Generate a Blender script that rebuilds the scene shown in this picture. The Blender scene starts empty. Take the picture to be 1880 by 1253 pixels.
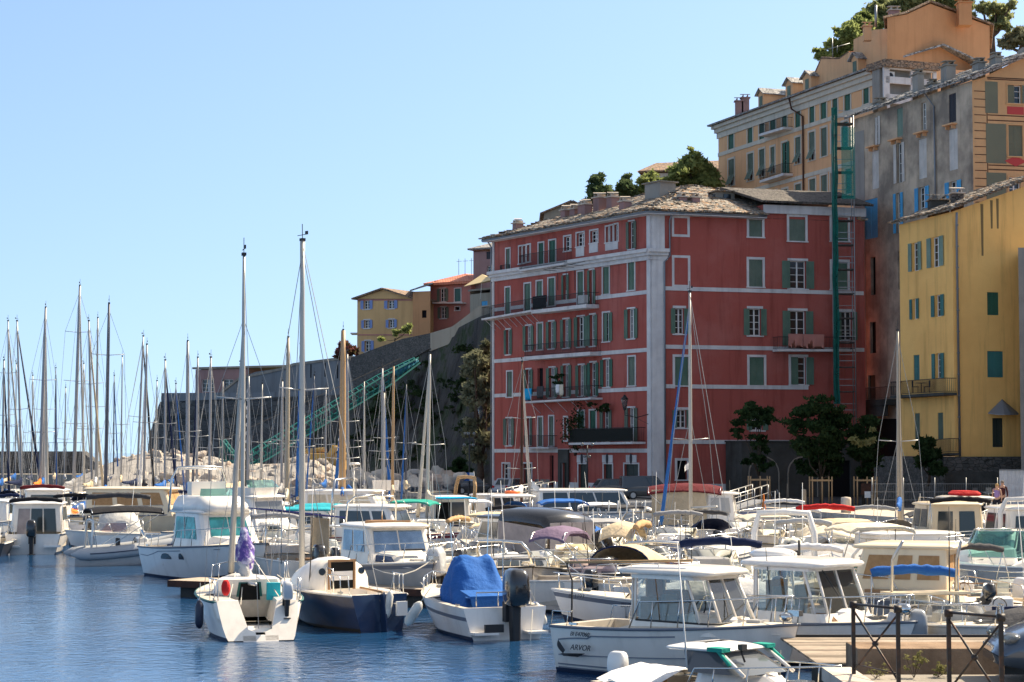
import bpy,math,random
import numpy as np
from math import sin,cos,pi,tan,atan,atan2,sqrt,hypot
from mathutils import Vector as V,Matrix,noise
R=math.radians
rnd=random.Random(7)
SC=bpy.context.scene
COL=SC.collection

# ------------------------------------------------------------------ camera, sky, sun, exposure
FPX,HOR,CZ=3672.0,830.0,4.8
TH=atan((HOR-626.5)/FPX)
cam=bpy.data.cameras.new('camera'); cam.lens=36*FPX/1880; cam.sensor_width=36
cam.clip_start=0.5; cam.clip_end=9000
co=bpy.data.objects.new('camera',cam); COL.objects.link(co)
co.location=(0,0,CZ); co.rotation_euler=(pi/2+TH,0,0)
SC.camera=co
SUN_EL,SUN_AZ=46,58  # azimuth from +Y (view direction) towards +X
w=bpy.data.worlds.new('World'); SC.world=w; w.use_nodes=True
nt=w.node_tree; nt.nodes.clear()
sky=nt.nodes.new('ShaderNodeTexSky'); sky.sky_type='NISHITA'; sky.sun_disc=False
sky.sun_elevation=R(SUN_EL); sky.sun_rotation=R(SUN_AZ)
sky.altitude=0; sky.air_density=1.0; sky.dust_density=1.3; sky.ozone_density=1.3
bg=nt.nodes.new('ShaderNodeBackground'); bg.inputs['Strength'].default_value=0.106
ow=nt.nodes.new('ShaderNodeOutputWorld')
# the haze of this sky texture is yellow at the skyline; look a little higher up in it so the skyline is pale blue as in the photo
tcw=nt.nodes.new('ShaderNodeTexCoord'); mpw=nt.nodes.new('ShaderNodeMapping'); mpw.inputs['Scale'].default_value=(1,1,.8); mpw.inputs['Location'].default_value=(0,0,.115)
nt.links.new(tcw.outputs['Generated'],mpw.inputs[0]); nt.links.new(mpw.outputs[0],sky.inputs[0])
tint=nt.nodes.new('ShaderNodeMixRGB'); tint.blend_type='MULTIPLY'; tint.inputs[0].default_value=1; tint.inputs[2].default_value=(.88,.935,1.0,1)
# the upper dome is greyed on purpose, out of view, which keeps the shade neutral as in the photo
hs=nt.nodes.new('ShaderNodeHueSaturation'); hs.inputs['Saturation'].default_value=.42; hs.inputs['Value'].default_value=.92
sx=nt.nodes.new('ShaderNodeSeparateXYZ'); mr=nt.nodes.new('ShaderNodeMapRange'); mr.inputs[1].default_value=.22; mr.inputs[2].default_value=.55
mxw=nt.nodes.new('ShaderNodeMixRGB'); nt.links.new(tcw.outputs['Generated'],sx.inputs[0]); nt.links.new(sx.outputs[2],mr.inputs[0]); nt.links.new(mr.outputs[0],mxw.inputs[0])
nt.links.new(sky.outputs[0],tint.inputs[1]); nt.links.new(tint.outputs[0],hs.inputs['Color']); nt.links.new(tint.outputs[0],mxw.inputs[1]); nt.links.new(hs.outputs[0],mxw.inputs[2]); nt.links.new(mxw.outputs[0],bg.inputs[0]); nt.links.new(bg.outputs[0],ow.inputs[0])
sun=bpy.data.lights.new('sun','SUN'); sun.energy=5.0; sun.angle=R(0.5); sun.color=(1,.85,.63)
so=bpy.data.objects.new('sun',sun); COL.objects.link(so)
sd=V((sin(R(SUN_AZ))*cos(R(SUN_EL)),cos(R(SUN_AZ))*cos(R(SUN_EL)),sin(R(SUN_EL))))
so.rotation_euler=sd.to_track_quat('Z','Y').to_euler(); so.location=(200,0,200)
SC.view_settings.view_transform='Standard'; SC.view_settings.look='None'
SC.view_settings.gamma=1; SC.view_settings.exposure=1.03
SC.cycles.max_bounces=8; SC.cycles.transparent_max_bounces=12
SC.cycles.use_denoising=True

# ------------------------------------------------------------------ survey helpers: a sight line from the viewpoint met with a real plane
def ray(px,py):
    cx=(px-940)/FPX; cy=(626.5-py)/FPX
    return V((cx,cos(TH)-cy*sin(TH),sin(TH)+cy*cos(TH)))
def at(px,py,Y):
    r=ray(px,py); k=Y/r.y
    return V((r.x*k,Y,CZ+r.z*k))
def gd(px,py,z=0.0):
    r=ray(px,py); k=(z-CZ)/r.z
    return V((r.x*k,r.y*k,z))
def zat(py,Y,px=940):return at(px,py,Y).z
def xat(px,Y,py=800):return at(px,py,Y).x

# ------------------------------------------------------------------ materials
MATS={}
def nod(nt,t,**kw):
    n=nt.nodes.new('ShaderNode'+t)
    for k,v in kw.items():
        if k.startswith('i_'):
            n.inputs[k[2:].replace('_',' ')].default_value=v
        else:setattr(n,k,v)
    return n
def mat(name,col,rough=.6,metal=0,col2=None,sc=1.0,det=4,bump=0,bsc=None,stain=0,coat=0,spec=.5,lo=.35,hi=.65,alpha=1,trans=0):
    """one Principled surface; col2 mixes in by noise; stain = vertical run-off streaks; bump = relief"""
    if name in MATS:return MATS[name]
    m=bpy.data.materials.new(name); m.use_nodes=True; nt=m.node_tree; b=nt.nodes['Principled BSDF']; L=nt.links.new
    b.inputs['Roughness'].default_value=rough; b.inputs['Metallic'].default_value=metal
    b.inputs['Specular IOR Level'].default_value=spec if rough<.7 else .12
    if coat:b.inputs['Coat Weight'].default_value=coat; b.inputs['Coat Roughness'].default_value=.08
    c=tuple(col)+(1,); b.inputs['Base Color'].default_value=c
    tc=nod(nt,'TexCoord')
    src=None
    if col2:
        nz=nod(nt,'TexNoise',i_Scale=sc,i_Detail=det,i_Roughness=.6); L(tc.outputs['Object'],nz.inputs['Vector'])
        rp=nod(nt,'ValToRGB'); rp.color_ramp.elements[0].position=lo; rp.color_ramp.elements[1].position=hi
        rp.color_ramp.elements[0].color=c; rp.color_ramp.elements[1].color=tuple(col2)+(1,)
        L(nz.outputs['Fac'],rp.inputs['Fac']); src=rp.outputs['Color']
    if stain:
        mp=nod(nt,'Mapping'); mp.inputs['Scale'].default_value=(1.1,1.1,.09); L(tc.outputs['Object'],mp.inputs['Vector'])
        n2=nod(nt,'TexNoise',i_Scale=1.3,i_Detail=6,i_Roughness=.65); L(mp.outputs[0],n2.inputs['Vector'])
        r2=nod(nt,'MapRange'); r2.inputs['From Min'].default_value=.5; r2.inputs['From Max'].default_value=.8
        r2.inputs['To Max'].default_value=stain; L(n2.outputs['Fac'],r2.inputs['Value'])
        mx=nod(nt,'MixRGB'); mx.blend_type='MULTIPLY'; mx.inputs[2].default_value=(.42,.38,.36,1)
        if src:L(src,mx.inputs[1])
        else:mx.inputs[1].default_value=c
        L(r2.outputs[0],mx.inputs[0]); src=mx.outputs[0]
    if src:L(src,b.inputs['Base Color'])
    if bump:
        n3=nod(nt,'TexNoise',i_Scale=bsc or sc*6,i_Detail=5,i_Roughness=.6); L(tc.outputs['Object'],n3.inputs['Vector'])
        bp=nod(nt,'Bump',i_Strength=min(1,bump),i_Distance=.05*max(1,bump)); L(n3.outputs['Fac'],bp.inputs['Height']); L(bp.outputs[0],b.inputs['Normal'])
    if alpha<1 or trans:
        b.inputs['Alpha'].default_value=alpha; b.inputs['Transmission Weight'].default_value=trans
    MATS[name]=m; return m
def cells_mat(name,cols,scale,rough=.85,bump=1.0,stretch=(1,1,1),jitter=1.0,gap=.06,bdist=.08):
    """slabs / tiles / stones: voronoi cells, each its own tone, with relief between them"""
    m=bpy.data.materials.new(name); m.use_nodes=True; nt=m.node_tree; b=nt.nodes['Principled BSDF']; L=nt.links.new
    b.inputs['Roughness'].default_value=rough
    tc=nod(nt,'TexCoord'); mp=nod(nt,'Mapping'); mp.inputs['Scale'].default_value=stretch; L(tc.outputs['Object'],mp.inputs['Vector'])
    v=nod(nt,'TexVoronoi',i_Scale=scale,i_Randomness=jitter); L(mp.outputs[0],v.inputs['Vector'])
    e=nod(nt,'TexVoronoi',feature='DISTANCE_TO_EDGE',i_Scale=scale,i_Randomness=jitter); L(mp.outputs[0],e.inputs['Vector'])
    sp=nod(nt,'SeparateColor'); L(v.outputs['Color'],sp.inputs[0])
    rp=nod(nt,'ValToRGB'); rp.color_ramp.elements.remove(rp.color_ramp.elements[1])
    for i,c in enumerate(cols):
        el=rp.color_ramp.elements[0]if i==0 else rp.color_ramp.elements.new(i/(len(cols)-1))
        el.color=tuple(c)+(1,)
    L(sp.outputs[0],rp.inputs['Fac'])
    nz=nod(nt,'TexNoise',i_Scale=scale*2.5,i_Detail=6); L(mp.outputs[0],nz.inputs['Vector'])
    mx=nod(nt,'MixRGB'); mx.blend_type='OVERLAY'; mx.inputs[0].default_value=.5; L(rp.outputs[0],mx.inputs[1]); L(nz.outputs['Fac'],mx.inputs[2])
    mr=nod(nt,'MapRange'); mr.inputs['From Max'].default_value=gap; L(e.outputs['Distance'],mr.inputs['Value'])
    m2=nod(nt,'MixRGB'); m2.inputs[1].default_value=tuple(.3*x for x in cols[0])+(1,); L(mx.outputs[0],m2.inputs[2]); L(mr.outputs[0],m2.inputs[0])
    L(m2.outputs[0],b.inputs['Base Color'])
    ad=nod(nt,'Math',operation='MULTIPLY_ADD'); L(sp.outputs[1],ad.inputs[0]); ad.inputs[1].default_value=.7; L(mr.outputs[0],ad.inputs[2])
    bp=nod(nt,'Bump',i_Strength=bump,i_Distance=bdist); L(ad.outputs[0],bp.inputs['Height']); L(bp.outputs[0],b.inputs['Normal'])
    MATS[name]=m; return m
def stripes_mat(name,c1,c2,axis,scale,rough=.7,sharp=.2,bump=.4,var=.25):
    m=bpy.data.materials.new(name); m.use_nodes=True; nt=m.node_tree; b=nt.nodes['Principled BSDF']; L=nt.links.new
    b.inputs['Roughness'].default_value=rough
    tc=nod(nt,'TexCoord'); wv=nod(nt,'TexWave',wave_type='BANDS',bands_direction=axis,i_Scale=scale); L(tc.outputs['Object'],wv.inputs['Vector'])
    rp=nod(nt,'ValToRGB'); rp.color_ramp.elements[0].position=.5-sharp; rp.color_ramp.elements[1].position=.5+sharp
    rp.color_ramp.elements[0].color=tuple(c1)+(1,); rp.color_ramp.elements[1].color=tuple(c2)+(1,)
    L(wv.outputs['Fac'],rp.inputs['Fac'])
    nz=nod(nt,'TexNoise',i_Scale=3.0,i_Detail=6); L(tc.outputs['Object'],nz.inputs['Vector'])
    mx=nod(nt,'MixRGB'); mx.blend_type='OVERLAY'; mx.inputs[0].default_value=var; L(rp.outputs[0],mx.inputs[1]); L(nz.outputs['Fac'],mx.inputs[2])
    L(mx.outputs[0],b.inputs['Base Color'])
    bp=nod(nt,'Bump',i_Strength=bump,i_Distance=.02); L(wv.outputs['Fac'],bp.inputs['Height']); L(bp.outputs[0],b.inputs['Normal'])
    MATS[name]=m; return m
def glass_mat(name,tint,clear=.5,rough=.03):
    """thin pane: part see-through, part mirror"""
    m=bpy.data.materials.new(name); m.use_nodes=True; nt=m.node_tree; nt.nodes.clear(); L=nt.links.new
    o=nod(nt,'OutputMaterial'); t=nod(nt,'BsdfTransparent'); t.inputs[0].default_value=tuple(tint)+(1,)
    g=nod(nt,'BsdfGlossy'); g.inputs['Roughness'].default_value=rough; g.inputs[0].default_value=(1,1,1,1)
    d=nod(nt,'BsdfDiffuse'); d.inputs[0].default_value=tuple(.25*x for x in tint)+(1,)
    m0=nod(nt,'MixShader'); m0.inputs[0].default_value=clear; L(d.outputs[0],m0.inputs[1]); L(t.outputs[0],m0.inputs[2])
    fr=nod(nt,'Fresnel',i_IOR=1.5); mx=nod(nt,'MixShader'); L(fr.outputs[0],mx.inputs[0]); L(m0.outputs[0],mx.inputs[1]); L(g.outputs[0],mx.inputs[2])
    L(mx.outputs[0],o.inputs[0]); MATS[name]=m; return m
def leaf_mat(name,c1,c2,sc=.8,tl=.35):
    m=bpy.data.materials.new(name); m.use_nodes=True; nt=m.node_tree; nt.nodes.clear(); L=nt.links.new
    o=nod(nt,'OutputMaterial'); tc=nod(nt,'TexCoord'); nz=nod(nt,'TexNoise',i_Scale=sc,i_Detail=5,i_Roughness=.7); L(tc.outputs['Object'],nz.inputs['Vector'])
    rp=nod(nt,'ValToRGB'); rp.color_ramp.elements[0].position=.35; rp.color_ramp.elements[1].position=.68
    rp.color_ramp.elements[0].color=tuple(c1)+(1,); rp.color_ramp.elements[1].color=tuple(c2)+(1,); L(nz.outputs['Fac'],rp.inputs['Fac'])
    d=nod(nt,'BsdfDiffuse'); t=nod(nt,'BsdfTranslucent'); mx=nod(nt,'MixShader'); mx.inputs[0].default_value=tl
    L(rp.outputs[0],d.inputs[0]); L(rp.outputs[0],t.inputs[0]); L(d.outputs[0],mx.inputs[1]); L(t.outputs[0],mx.inputs[2]); L(mx.outputs[0],o.inputs[0])
    MATS[name]=m; return m

# ------------------------------------------------------------------ mesh builder
OFFS={}
class MB:
    def __init__(s):s.v=[]; s.f=[]; s.mi=[]; s.m=0; s.sm=[]; s.smooth=False
    def add(s,vs,fs):
        n=len(s.v); s.v+=[tuple(p)for p in vs]
        for f in fs:s.f.append(tuple(i+n for i in f)); s.mi.append(s.m); s.sm.append(s.smooth)
        return s
    def hexa(s,p):  # 8 corners: bottom 0-3, top 4-7
        return s.add(p,[(3,2,1,0),(4,5,6,7),(0,1,5,4),(1,2,6,5),(2,3,7,6),(3,0,4,7)])
    def box(s,x0,y0,z0,x1,y1,z1):
        return s.hexa([(x0,y0,z0),(x1,y0,z0),(x1,y1,z0),(x0,y1,z0),(x0,y0,z1),(x1,y0,z1),(x1,y1,z1),(x0,y1,z1)])
    def cbox(s,c,sz,rz=0,tilt=0):
        M=Matrix.Translation(V(c))@Matrix.Rotation(rz,4,'Z')@Matrix.Rotation(tilt,4,'Y'); a,b,d=[x/2 for x in sz]
        return s.hexa([M@V(p)for p in[(-a,-b,-d),(a,-b,-d),(a,b,-d),(-a,b,-d),(-a,-b,d),(a,-b,d),(a,b,d),(-a,b,d)]])
    def loft(s,rings,close=True,cap0=True,cap1=True):
        n=len(rings[0]); vs=[p for r in rings for p in r]; fs=[]
        for i in range(len(rings)-1):
            for j in range(n if close else n-1):
                k=(j+1)%n; fs.append((i*n+j,i*n+k,(i+1)*n+k,(i+1)*n+j))
        if cap0:fs.append(tuple(range(n-1,-1,-1)))
        if cap1:fs.append(tuple((len(rings)-1)*n+j for j in range(n)))
        return s.add(vs,fs)
    def tube(s,pts,r,n=6,cap=True,smooth=True):
        pts=[V(p)for p in pts]; rs=r if isinstance(r,(list,tuple))else[r]*len(pts); rings=[]
        prev=None
        for i,p in enumerate(pts):
            t=(pts[min(i+1,len(pts)-1)]-pts[max(i-1,0)]).normalized()
            if prev is None:
                a=t.orthogonal().normalized()
            else:
                a=(prev-t*prev.dot(t)); a=a.normalized()if a.length>1e-6 else t.orthogonal().normalized()
            prev=a; b=t.cross(a)
            rings.append([p+(a*cos(2*pi*k/n)+b*sin(2*pi*k/n))*rs[i]for k in range(n)])
        o=s.smooth; s.smooth=smooth and n>4; s.loft(rings,True,cap,cap); s.smooth=o; return s
    def prism(s,poly,z0,z1):
        n=len(poly); return s.loft([[(p[0],p[1],z0)for p in poly],[(p[0],p[1],z1)for p in poly]])
    def ell(s,c,r,nu=10,nv=7,fn=None):
        c=V(c); r=r if isinstance(r,(list,tuple))else(r,r,r); rings=[]
        for i in range(1,nv):
            ph=pi*i/nv; ring=[]
            for j in range(nu):
                a=2*pi*j/nu; d=V((sin(ph)*cos(a),sin(ph)*sin(a),-cos(ph)))
                k=fn(d)if fn else 1
                ring.append(c+V((d.x*r[0],d.y*r[1],d.z*r[2]))*k)
            rings.append(ring)
        o=s.smooth; s.smooth=True; s.loft(rings,True,True,True); s.smooth=o; return s
    def lathe(s,c,prof,n=12):
        c=V(c); o=s.smooth; s.smooth=True
        s.loft([[c+V((r*cos(2*pi*k/n),r*sin(2*pi*k/n),z))for k in range(n)]for r,z in prof]); s.smooth=o; return s
    def quad(s,*p):return s.add(p,[tuple(range(len(p)))])
    def slab(s,poly,off):  # polygon given thickness along off
        off=V(off); return s.loft([[V(p)for p in poly],[V(p)+off for p in poly]])
    def build(s,name,ms,parent=None,off=None,loc=None,bevel=0):
        me=bpy.data.meshes.new(name)
        vs=s.v
        if off is None and parent is not None and parent.name in OFFS:off=OFFS[parent.name]
        if off is not None:ox,oy,oz=off; vs=[(x-ox,y-oy,z-oz)for x,y,z in vs]
        me.from_pydata(vs,[],s.f)
        for m in(ms if isinstance(ms,(list,tuple))else[ms]):me.materials.append(MATS[m]if isinstance(m,str)else m)
        me.polygons.foreach_set('material_index',s.mi); me.polygons.foreach_set('use_smooth',s.sm); me.update()
        o=bpy.data.objects.new(name,me); COL.objects.link(o)
        if parent is not None:o.parent=parent
        if loc is not None:o.location=loc
        if off is not None:OFFS[o.name]=off
        if bevel:
            b=o.modifiers.new('bevel','BEVEL'); b.width=bevel; b.segments=2; b.limit_method='ANGLE'; b.angle_limit=R(40)
        return o
def tag(o,label=None,cat=None,group=None,kind=None):
    if label:o['label']=label
    if cat:o['category']=cat
    if group:o['group']=group
    if kind:o['kind']=kind
    return o
def thing(name,label,cat,loc=(0,0,0),rz=0,group=None):
    o=bpy.data.objects.new(name,None); COL.objects.link(o); o.location=loc; o.rotation_euler=(0,0,rz); o.empty_display_size=.3
    return tag(o,label,cat,group)
def copy_tree(o,parent=None):
    c=o.copy(); COL.objects.link(c)
    if parent is not None:c.parent=parent
    for ch in list(o.children):copy_tree(ch,c)
    return c

# ------------------------------------------------------------------ facades
class Fac:
    """vertical wall plane from plan point a (left) to b (right); u along, z up, o out of the wall"""
    def __init__(s,a,b,view=False):
        s.a=V((a[0],a[1])); s.b=V((b[0],b[1])); d=s.b-s.a; s.len=d.length; s.d=d.normalized()
        s.n=V((s.d.y,-s.d.x))
        if s.n.dot(-s.a)<0:s.n=-s.n
        s.pn=s.n
        if view:s.n=-((s.a+s.b)/2).normalized()  # house runs straight back from this face
    def uz(s,px,py):
        r=ray(px,py); n3=V((s.pn.x,s.pn.y,0)); a3=V((s.a.x,s.a.y,0)); c=V((0,0,CZ))
        t=n3.dot(a3-c)/n3.dot(r); p=c+r*t
        return(V((p.x,p.y))-s.a).dot(s.d),p.z
    def P(s,u,z,o=0):
        q=s.a+s.d*u+s.n*o; return V((q.x,q.y,z))
    def box(s,mb,u0,u1,z0,z1,o0,o1):
        P=s.P; return mb.hexa([P(u0,z0,o0),P(u1,z0,o0),P(u1,z0,o1),P(u0,z0,o1),P(u0,z1,o0),P(u1,z1,o0),P(u1,z1,o1),P(u0,z1,o1)])
    def bar(s,mb,p0,p1,w0,w1,o0,o1):
        """band following two picture points on this wall: height w0 at the left end, w1 right"""
        P=s.P; (u0,z0),(u1,z1)=s.uz(*p0),s.uz(*p1)
        return mb.hexa([P(u0,z0-w0,o0),P(u1,z1-w1,o0),P(u1,z1-w1,o1),P(u0,z0-w0,o1),P(u0,z0,o0),P(u1,z1,o0),P(u1,z1,o1),P(u0,z0,o1)])
    def wall(s,mb,u0,u1,z0,z1,holes=(),depth=.3,top=None):
        """wall with real openings and reveals; top = optional list of (u,z) above z1 closing the outline"""
        us=sorted({u0,u1,*[h[0]for h in holes],*[h[1]for h in holes]}); zs=sorted({z0,z1,*[h[2]for h in holes],*[h[3]for h in holes]})
        us=[u for u in us if u0<=u<=u1]; zs=[z for z in zs if z0<=z<=z1]
        for i in range(len(us)-1):
            for j in range(len(zs)-1):
                cu,cz=(us[i]+us[i+1])/2,(zs[j]+zs[j+1])/2
                if any(h[0]<cu<h[1]and h[2]<cz<h[3]for h in holes):continue
                mb.quad(s.P(us[i],zs[j]),s.P(us[i+1],zs[j]),s.P(us[i+1],zs[j+1]),s.P(us[i],zs[j+1]))
        for a,b,c,d in[h[:4]for h in holes]:
            for p,q in(((a,c),(b,c)),((b,c),(b,d)),((b,d),(a,d)),((a,d),(a,c))):
                mb.quad(s.P(*p),s.P(*q),s.P(*q,-depth),s.P(*p,-depth))
        if top:mb.quad(*[s.P(u,z)for u,z in top])
        return mb
def opening(F,w):
    x0,x1,y0,y1=w[:4]; xm=(x0+x1)/2
    u0=F.uz(x0,(y0+y1)/2)[0]; u1=F.uz(x1,(y0+y1)/2)[0]
    return u0,u1,F.uz(xm,y1)[1],F.uz(xm,y0)[1]
def shutter_panel(mb,F,u0,u1,z0,z1,o,th=.05,tilt=0):
    """louvred leaf: stiles, rails and thin slats"""
    s=.07; q=lambda a,b,c,d,o0,o1:F.box(mb,a,b,c,d,o0,o1)
    q(u0,u0+s,z0,z1,o,o+th); q(u1-s,u1,z0,z1,o,o+th)
    zm=z0+(z1-z0)*.45
    for a,b in((z0,z0+.09),(zm-.05,zm+.05),(z1-.09,z1)):q(u0+s,u1-s,a,b,o,o+th)
    q(u0+s,u1-s,z0+.09,z1-.09,o+.005,o+.015)
    n=max(4,int((z1-z0)/.16))
    for k in range(n):
        z=z0+.1+(z1-z0-.25)*(k+.5)/n
        if abs(z-zm)>.09:q(u0+s,u1-s,z,z+.05,o+.015,o+th-.008)
def make_window(F,w,B,off,m_sh='green_shutter',m_sur='white_trim',m_gl='window_glass',sur=.14,label=None,door=False):
    """kinds: S closed leaves, O glazed with leaves folded back, L one leaf closed, G glazed, B blind frame, H leaf propped out, D dark door, K open dark"""
    u0,u1,z0,z1=opening(F,w); k=w[4]; W=u1-u0
    g=MB();
    if k=='B':
        f=MB()
        for a,b,c,d in((u0,u1,z1-sur,z1),(u0,u1,z0,z0+sur),(u0,u0+sur,z0+sur,z1-sur),(u1-sur,u1,z0+sur,z1-sur)):F.box(f,a,b,c,d,.003,.035)
        return f.build('blind_window',m_sur,B,off)
    dk=k in 'DK'
    F.box(g,u0-.0,u1+.0,z0,z1,-.34,-.26)
    win=g.build('door' if k=='D' else 'window','dark_opening' if k=='K' else('dark_door' if k=='D' else m_gl),B,off)
    if label:win['label']=label
    if k in 'OGLH' and not dk:
        f=MB(); t=.07
        for a,b,c,d in((u0,u1,z1-t,z1),(u0,u1,z0,z0+t),(u0,u0+t,z0+t,z1-t),(u1-t,u1,z0+t,z1-t),((u0+u1)/2-t*.8,(u0+u1)/2+t*.8,z0+t,z1-t)):
            F.box(f,a,b,c,d,-.255,-.2)
        n=4 if z1-z0>1.7 else 3
        for i in range(1,n):
            z=z0+(z1-z0)*i/n
            for a,b in((u0+t,(u0+u1)/2-t*.8),((u0+u1)/2+t*.8,u1-t)):F.box(f,a,b,z-.02,z+.02,-.255,-.215)
        f.build('sash','white_paint',win,None)
    if k=='D':
        f=MB(); F.box(f,u0,(u0+u1)/2-.02,z0,z1,-.255,-.2); F.box(f,(u0+u1)/2+.02,u1,z0,z1,-.255,-.2)
        f.build('door_leaf','dark_door',win,None)
    if sur and m_sur:
        f=MB(); e=sur
        F.box(f,u0-e,u1+e,z1,z1+e,.003,.05)
        if k in 'SGHLKD':
            for a,b in((u0-e,u0),(u1,u1+e)):F.box(f,a,b,z0,z1,.003,.045)
        if k!='D':F.box(f,u0-e-.05,u1+e+.05,z0-.1,z0,.003,.09)
        f.build('surround',m_sur,win,None)
    leaf=[]
    if k=='S':leaf=[(u0+.01,(u0+u1)/2-.01,-.09),((u0+u1)/2+.01,u1-.01,-.09)]
    elif k=='O':leaf=[(u0-W/2,u0-.02,.05),(u1+.02,u1+W/2,.05)]
    elif k=='L':leaf=[(u0+.01,(u0+u1)/2,-.09),(u1+.02,u1+W/2,.05)]
    elif k=='H':leaf=[(u0+.01,(u0+u1)/2-.01,-.09),((u0+u1)/2+.01,u1-.01,-.09)]
    for i,(a,b,o)in enumerate(leaf):
        f=MB()
        if k=='H':
            zz=z0+(z1-z0)*.42
            shutter_panel(f,F,a,b,zz,z1,o)
            P=F.P; f.hexa([P(a+.05,z0+.12,.42),P(b-.05,z0+.12,.42),P(b-.05,z0+.15,.45),P(a+.05,z0+.15,.45),P(a+.05,zz,-.08),P(b-.05,zz,-.08),P(b-.05,zz,-.04),P(a+.05,zz,-.04)])
        else:shutter_panel(f,F,a,b,z0+.02,z1-.02,o)
        f.build('shutter',m_sh,win,None)
    return win
def balcony(F,B,off,p0,p1,rail=1.0,dep=1.0,thick=.16,m_slab='white_trim',screen=None,label=None,n=None,brackets=0):
    """p0,p1 = picture points of the slab's top edge at the wall"""
    (u0,z0),(u1,z1)=F.uz(*p0),F.uz(*p1); P=F.P
    s=MB(); s.hexa([P(u0,z0-thick,0),P(u1,z1-thick,0),P(u1,z1-thick,dep),P(u0,z0-thick,dep),P(u0,z0,0),P(u1,z1,0),P(u1,z1,dep),P(u0,z0,dep)])
    if brackets:
        for i in range(brackets):
            t=(i+.5)/brackets; u=u0+(u1-u0)*t; z=z0+(z1-z0)*t-thick
            s.tube([P(u,z-.9,.02),P(u,z-.02,dep*.9)],.03,4)
    sl=s.build('balcony',m_slab,B,off)
    if label:sl['label']=label
    r=MB(); L=u1-u0; n=n or int(L/.13)
    zf=lambda t,h:z0+(z1-z0)*t+h
    for h,rr in((rail,.025),(.08,.018)):
        r.tube([P(u0,zf(0,h),.03),P(u0,zf(0,h),dep-.04),P(u1,zf(1,h),dep-.04),P(u1,zf(1,h),.03)],rr,4)
    for i in range(n+1):
        t=i/n; u=u0+L*t; F.box(r,u-.01,u+.01,zf(t,.05),zf(t,rail),dep-.05,dep-.03)
    for uu,t in((u0,0),(u1,1)):
        for j in range(1,7):F.box(r,uu-.008,uu+.008,zf(t,.05),zf(t,rail),dep*j/7-.01,dep*j/7+.01)
    r.build('railing','black_iron',sl,None)
    if screen:
        q=MB(); q.hexa([P(u0+.05,zf(0,.05),dep-.09),P(u1-.05,zf(1,.05),dep-.09),P(u1-.05,zf(1,.05),dep-.07),P(u0+.05,zf(0,.05),dep-.07),
                          P(u0+.05,zf(0,rail-.05),dep-.09),P(u1-.05,zf(1,rail-.05),dep-.09),P(u1-.05,zf(1,rail-.05),dep-.07),P(u0+.05,zf(0,rail-.05),dep-.07)])
        q.build('screen',screen,sl,None)
    return sl,(u0,z0,u1,z1)

# ------------------------------------------------------------------ foliage
def leaf_mesh(name,blobs,n,size,m,parent=None,seed=1,loc=None,flat=.0,core=None):
    """crown of many small leaf-clump faces spread through overlapping lobes (cx,cy,cz,r[,squash])"""
    g=np.random.default_rng(seed); tot=sum(b[3]**2 for b in blobs); P=[]
    for b in blobs:
        k=max(8,int(n*b[3]**2/tot)); d=g.normal(size=(k,3)); d/=np.linalg.norm(d,axis=1)[:,None]
        ph=g.uniform(0,6,3); wob=1+.34*np.sin(d[:,0]*5+ph[0])*np.cos(d[:,1]*4+ph[1])+.12*np.sin(d[:,2]*9+ph[2])
        nc=max(5,k//34); rr=b[3]*wob*g.uniform(.15,1.12,k)**.5
        cen=(d*rr[:,None])[:nc]; p=cen[g.integers(0,nc,k)]+g.normal(size=(k,3))*b[3]*np.array([.21,.21,.12]); p[:,2]*=(b[4]if len(b)>4 else .8); P.append(p+np.array(b[:3]))
    P=np.concatenate(P); k=len(P)
    a=g.normal(size=(k,3)); a/=np.linalg.norm(a,axis=1)[:,None]; c=g.normal(size=(k,3)); c[:,2]*=(1-flat); b=np.cross(a,c); b/=np.linalg.norm(b,axis=1)[:,None]+1e-6
    s=size*g.uniform(.4,1.3,k)[:,None]
    q=np.stack([P-a*s,P+b*s*.45,P+a*s,P-b*s*.45],1).reshape(-1,3)
    me=bpy.data.meshes.new(name); me.vertices.add(4*k); me.vertices.foreach_set('co',q.ravel()); me.loops.add(4*k); me.loops.foreach_set('vertex_index',np.arange(4*k))
    me.polygons.add(k); me.polygons.foreach_set('loop_start',np.arange(k)*4); me.polygons.foreach_set('loop_total',np.full(k,4)); me.update(); me.validate()
    me.materials.append(MATS[m]); o=bpy.data.objects.new(name,me); COL.objects.link(o)
    if parent is not None:o.parent=parent
    if loc is not None:o.location=loc
    return o
def tree(name,label,cat,base,blobs,n,size,m,trunk_r=.2,seed=1,limbs=6,group=None,bark='bark',lean=(0,0)):
    t=thing(name,label,cat,base,0,group); g=random.Random(seed); mb=MB()
    zc=min(b[2]for b in blobs); top=max(b[2]for b in blobs)
    fork=V((lean[0]*.6,lean[1]*.6,zc*.75))
    mb.tube([V((0,0,-.3)),V((lean[0]*.2,lean[1]*.2,fork.z*.5))+V((g.uniform(-.1,.1),g.uniform(-.1,.1),0)),fork],[trunk_r*1.25,trunk_r,trunk_r*.8],8)
    for b in sorted(blobs,key=lambda b:-b[3])[:limbs]:
        e=V(b[:3]); mid=(fork+e)/2+V((g.uniform(-.3,.3),g.uniform(-.3,.3),-.2)); mb.tube([fork-V((0,0,.15)),mid,e,e+V((g.uniform(-1,1),g.uniform(-1,1),.8))*b[3]*.4],[trunk_r*.6,trunk_r*.4,trunk_r*.2,.02],6)
    mb.build('trunk',bark,t); leaf_mesh('crown',blobs,n,size,m,t,seed); return t

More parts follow.
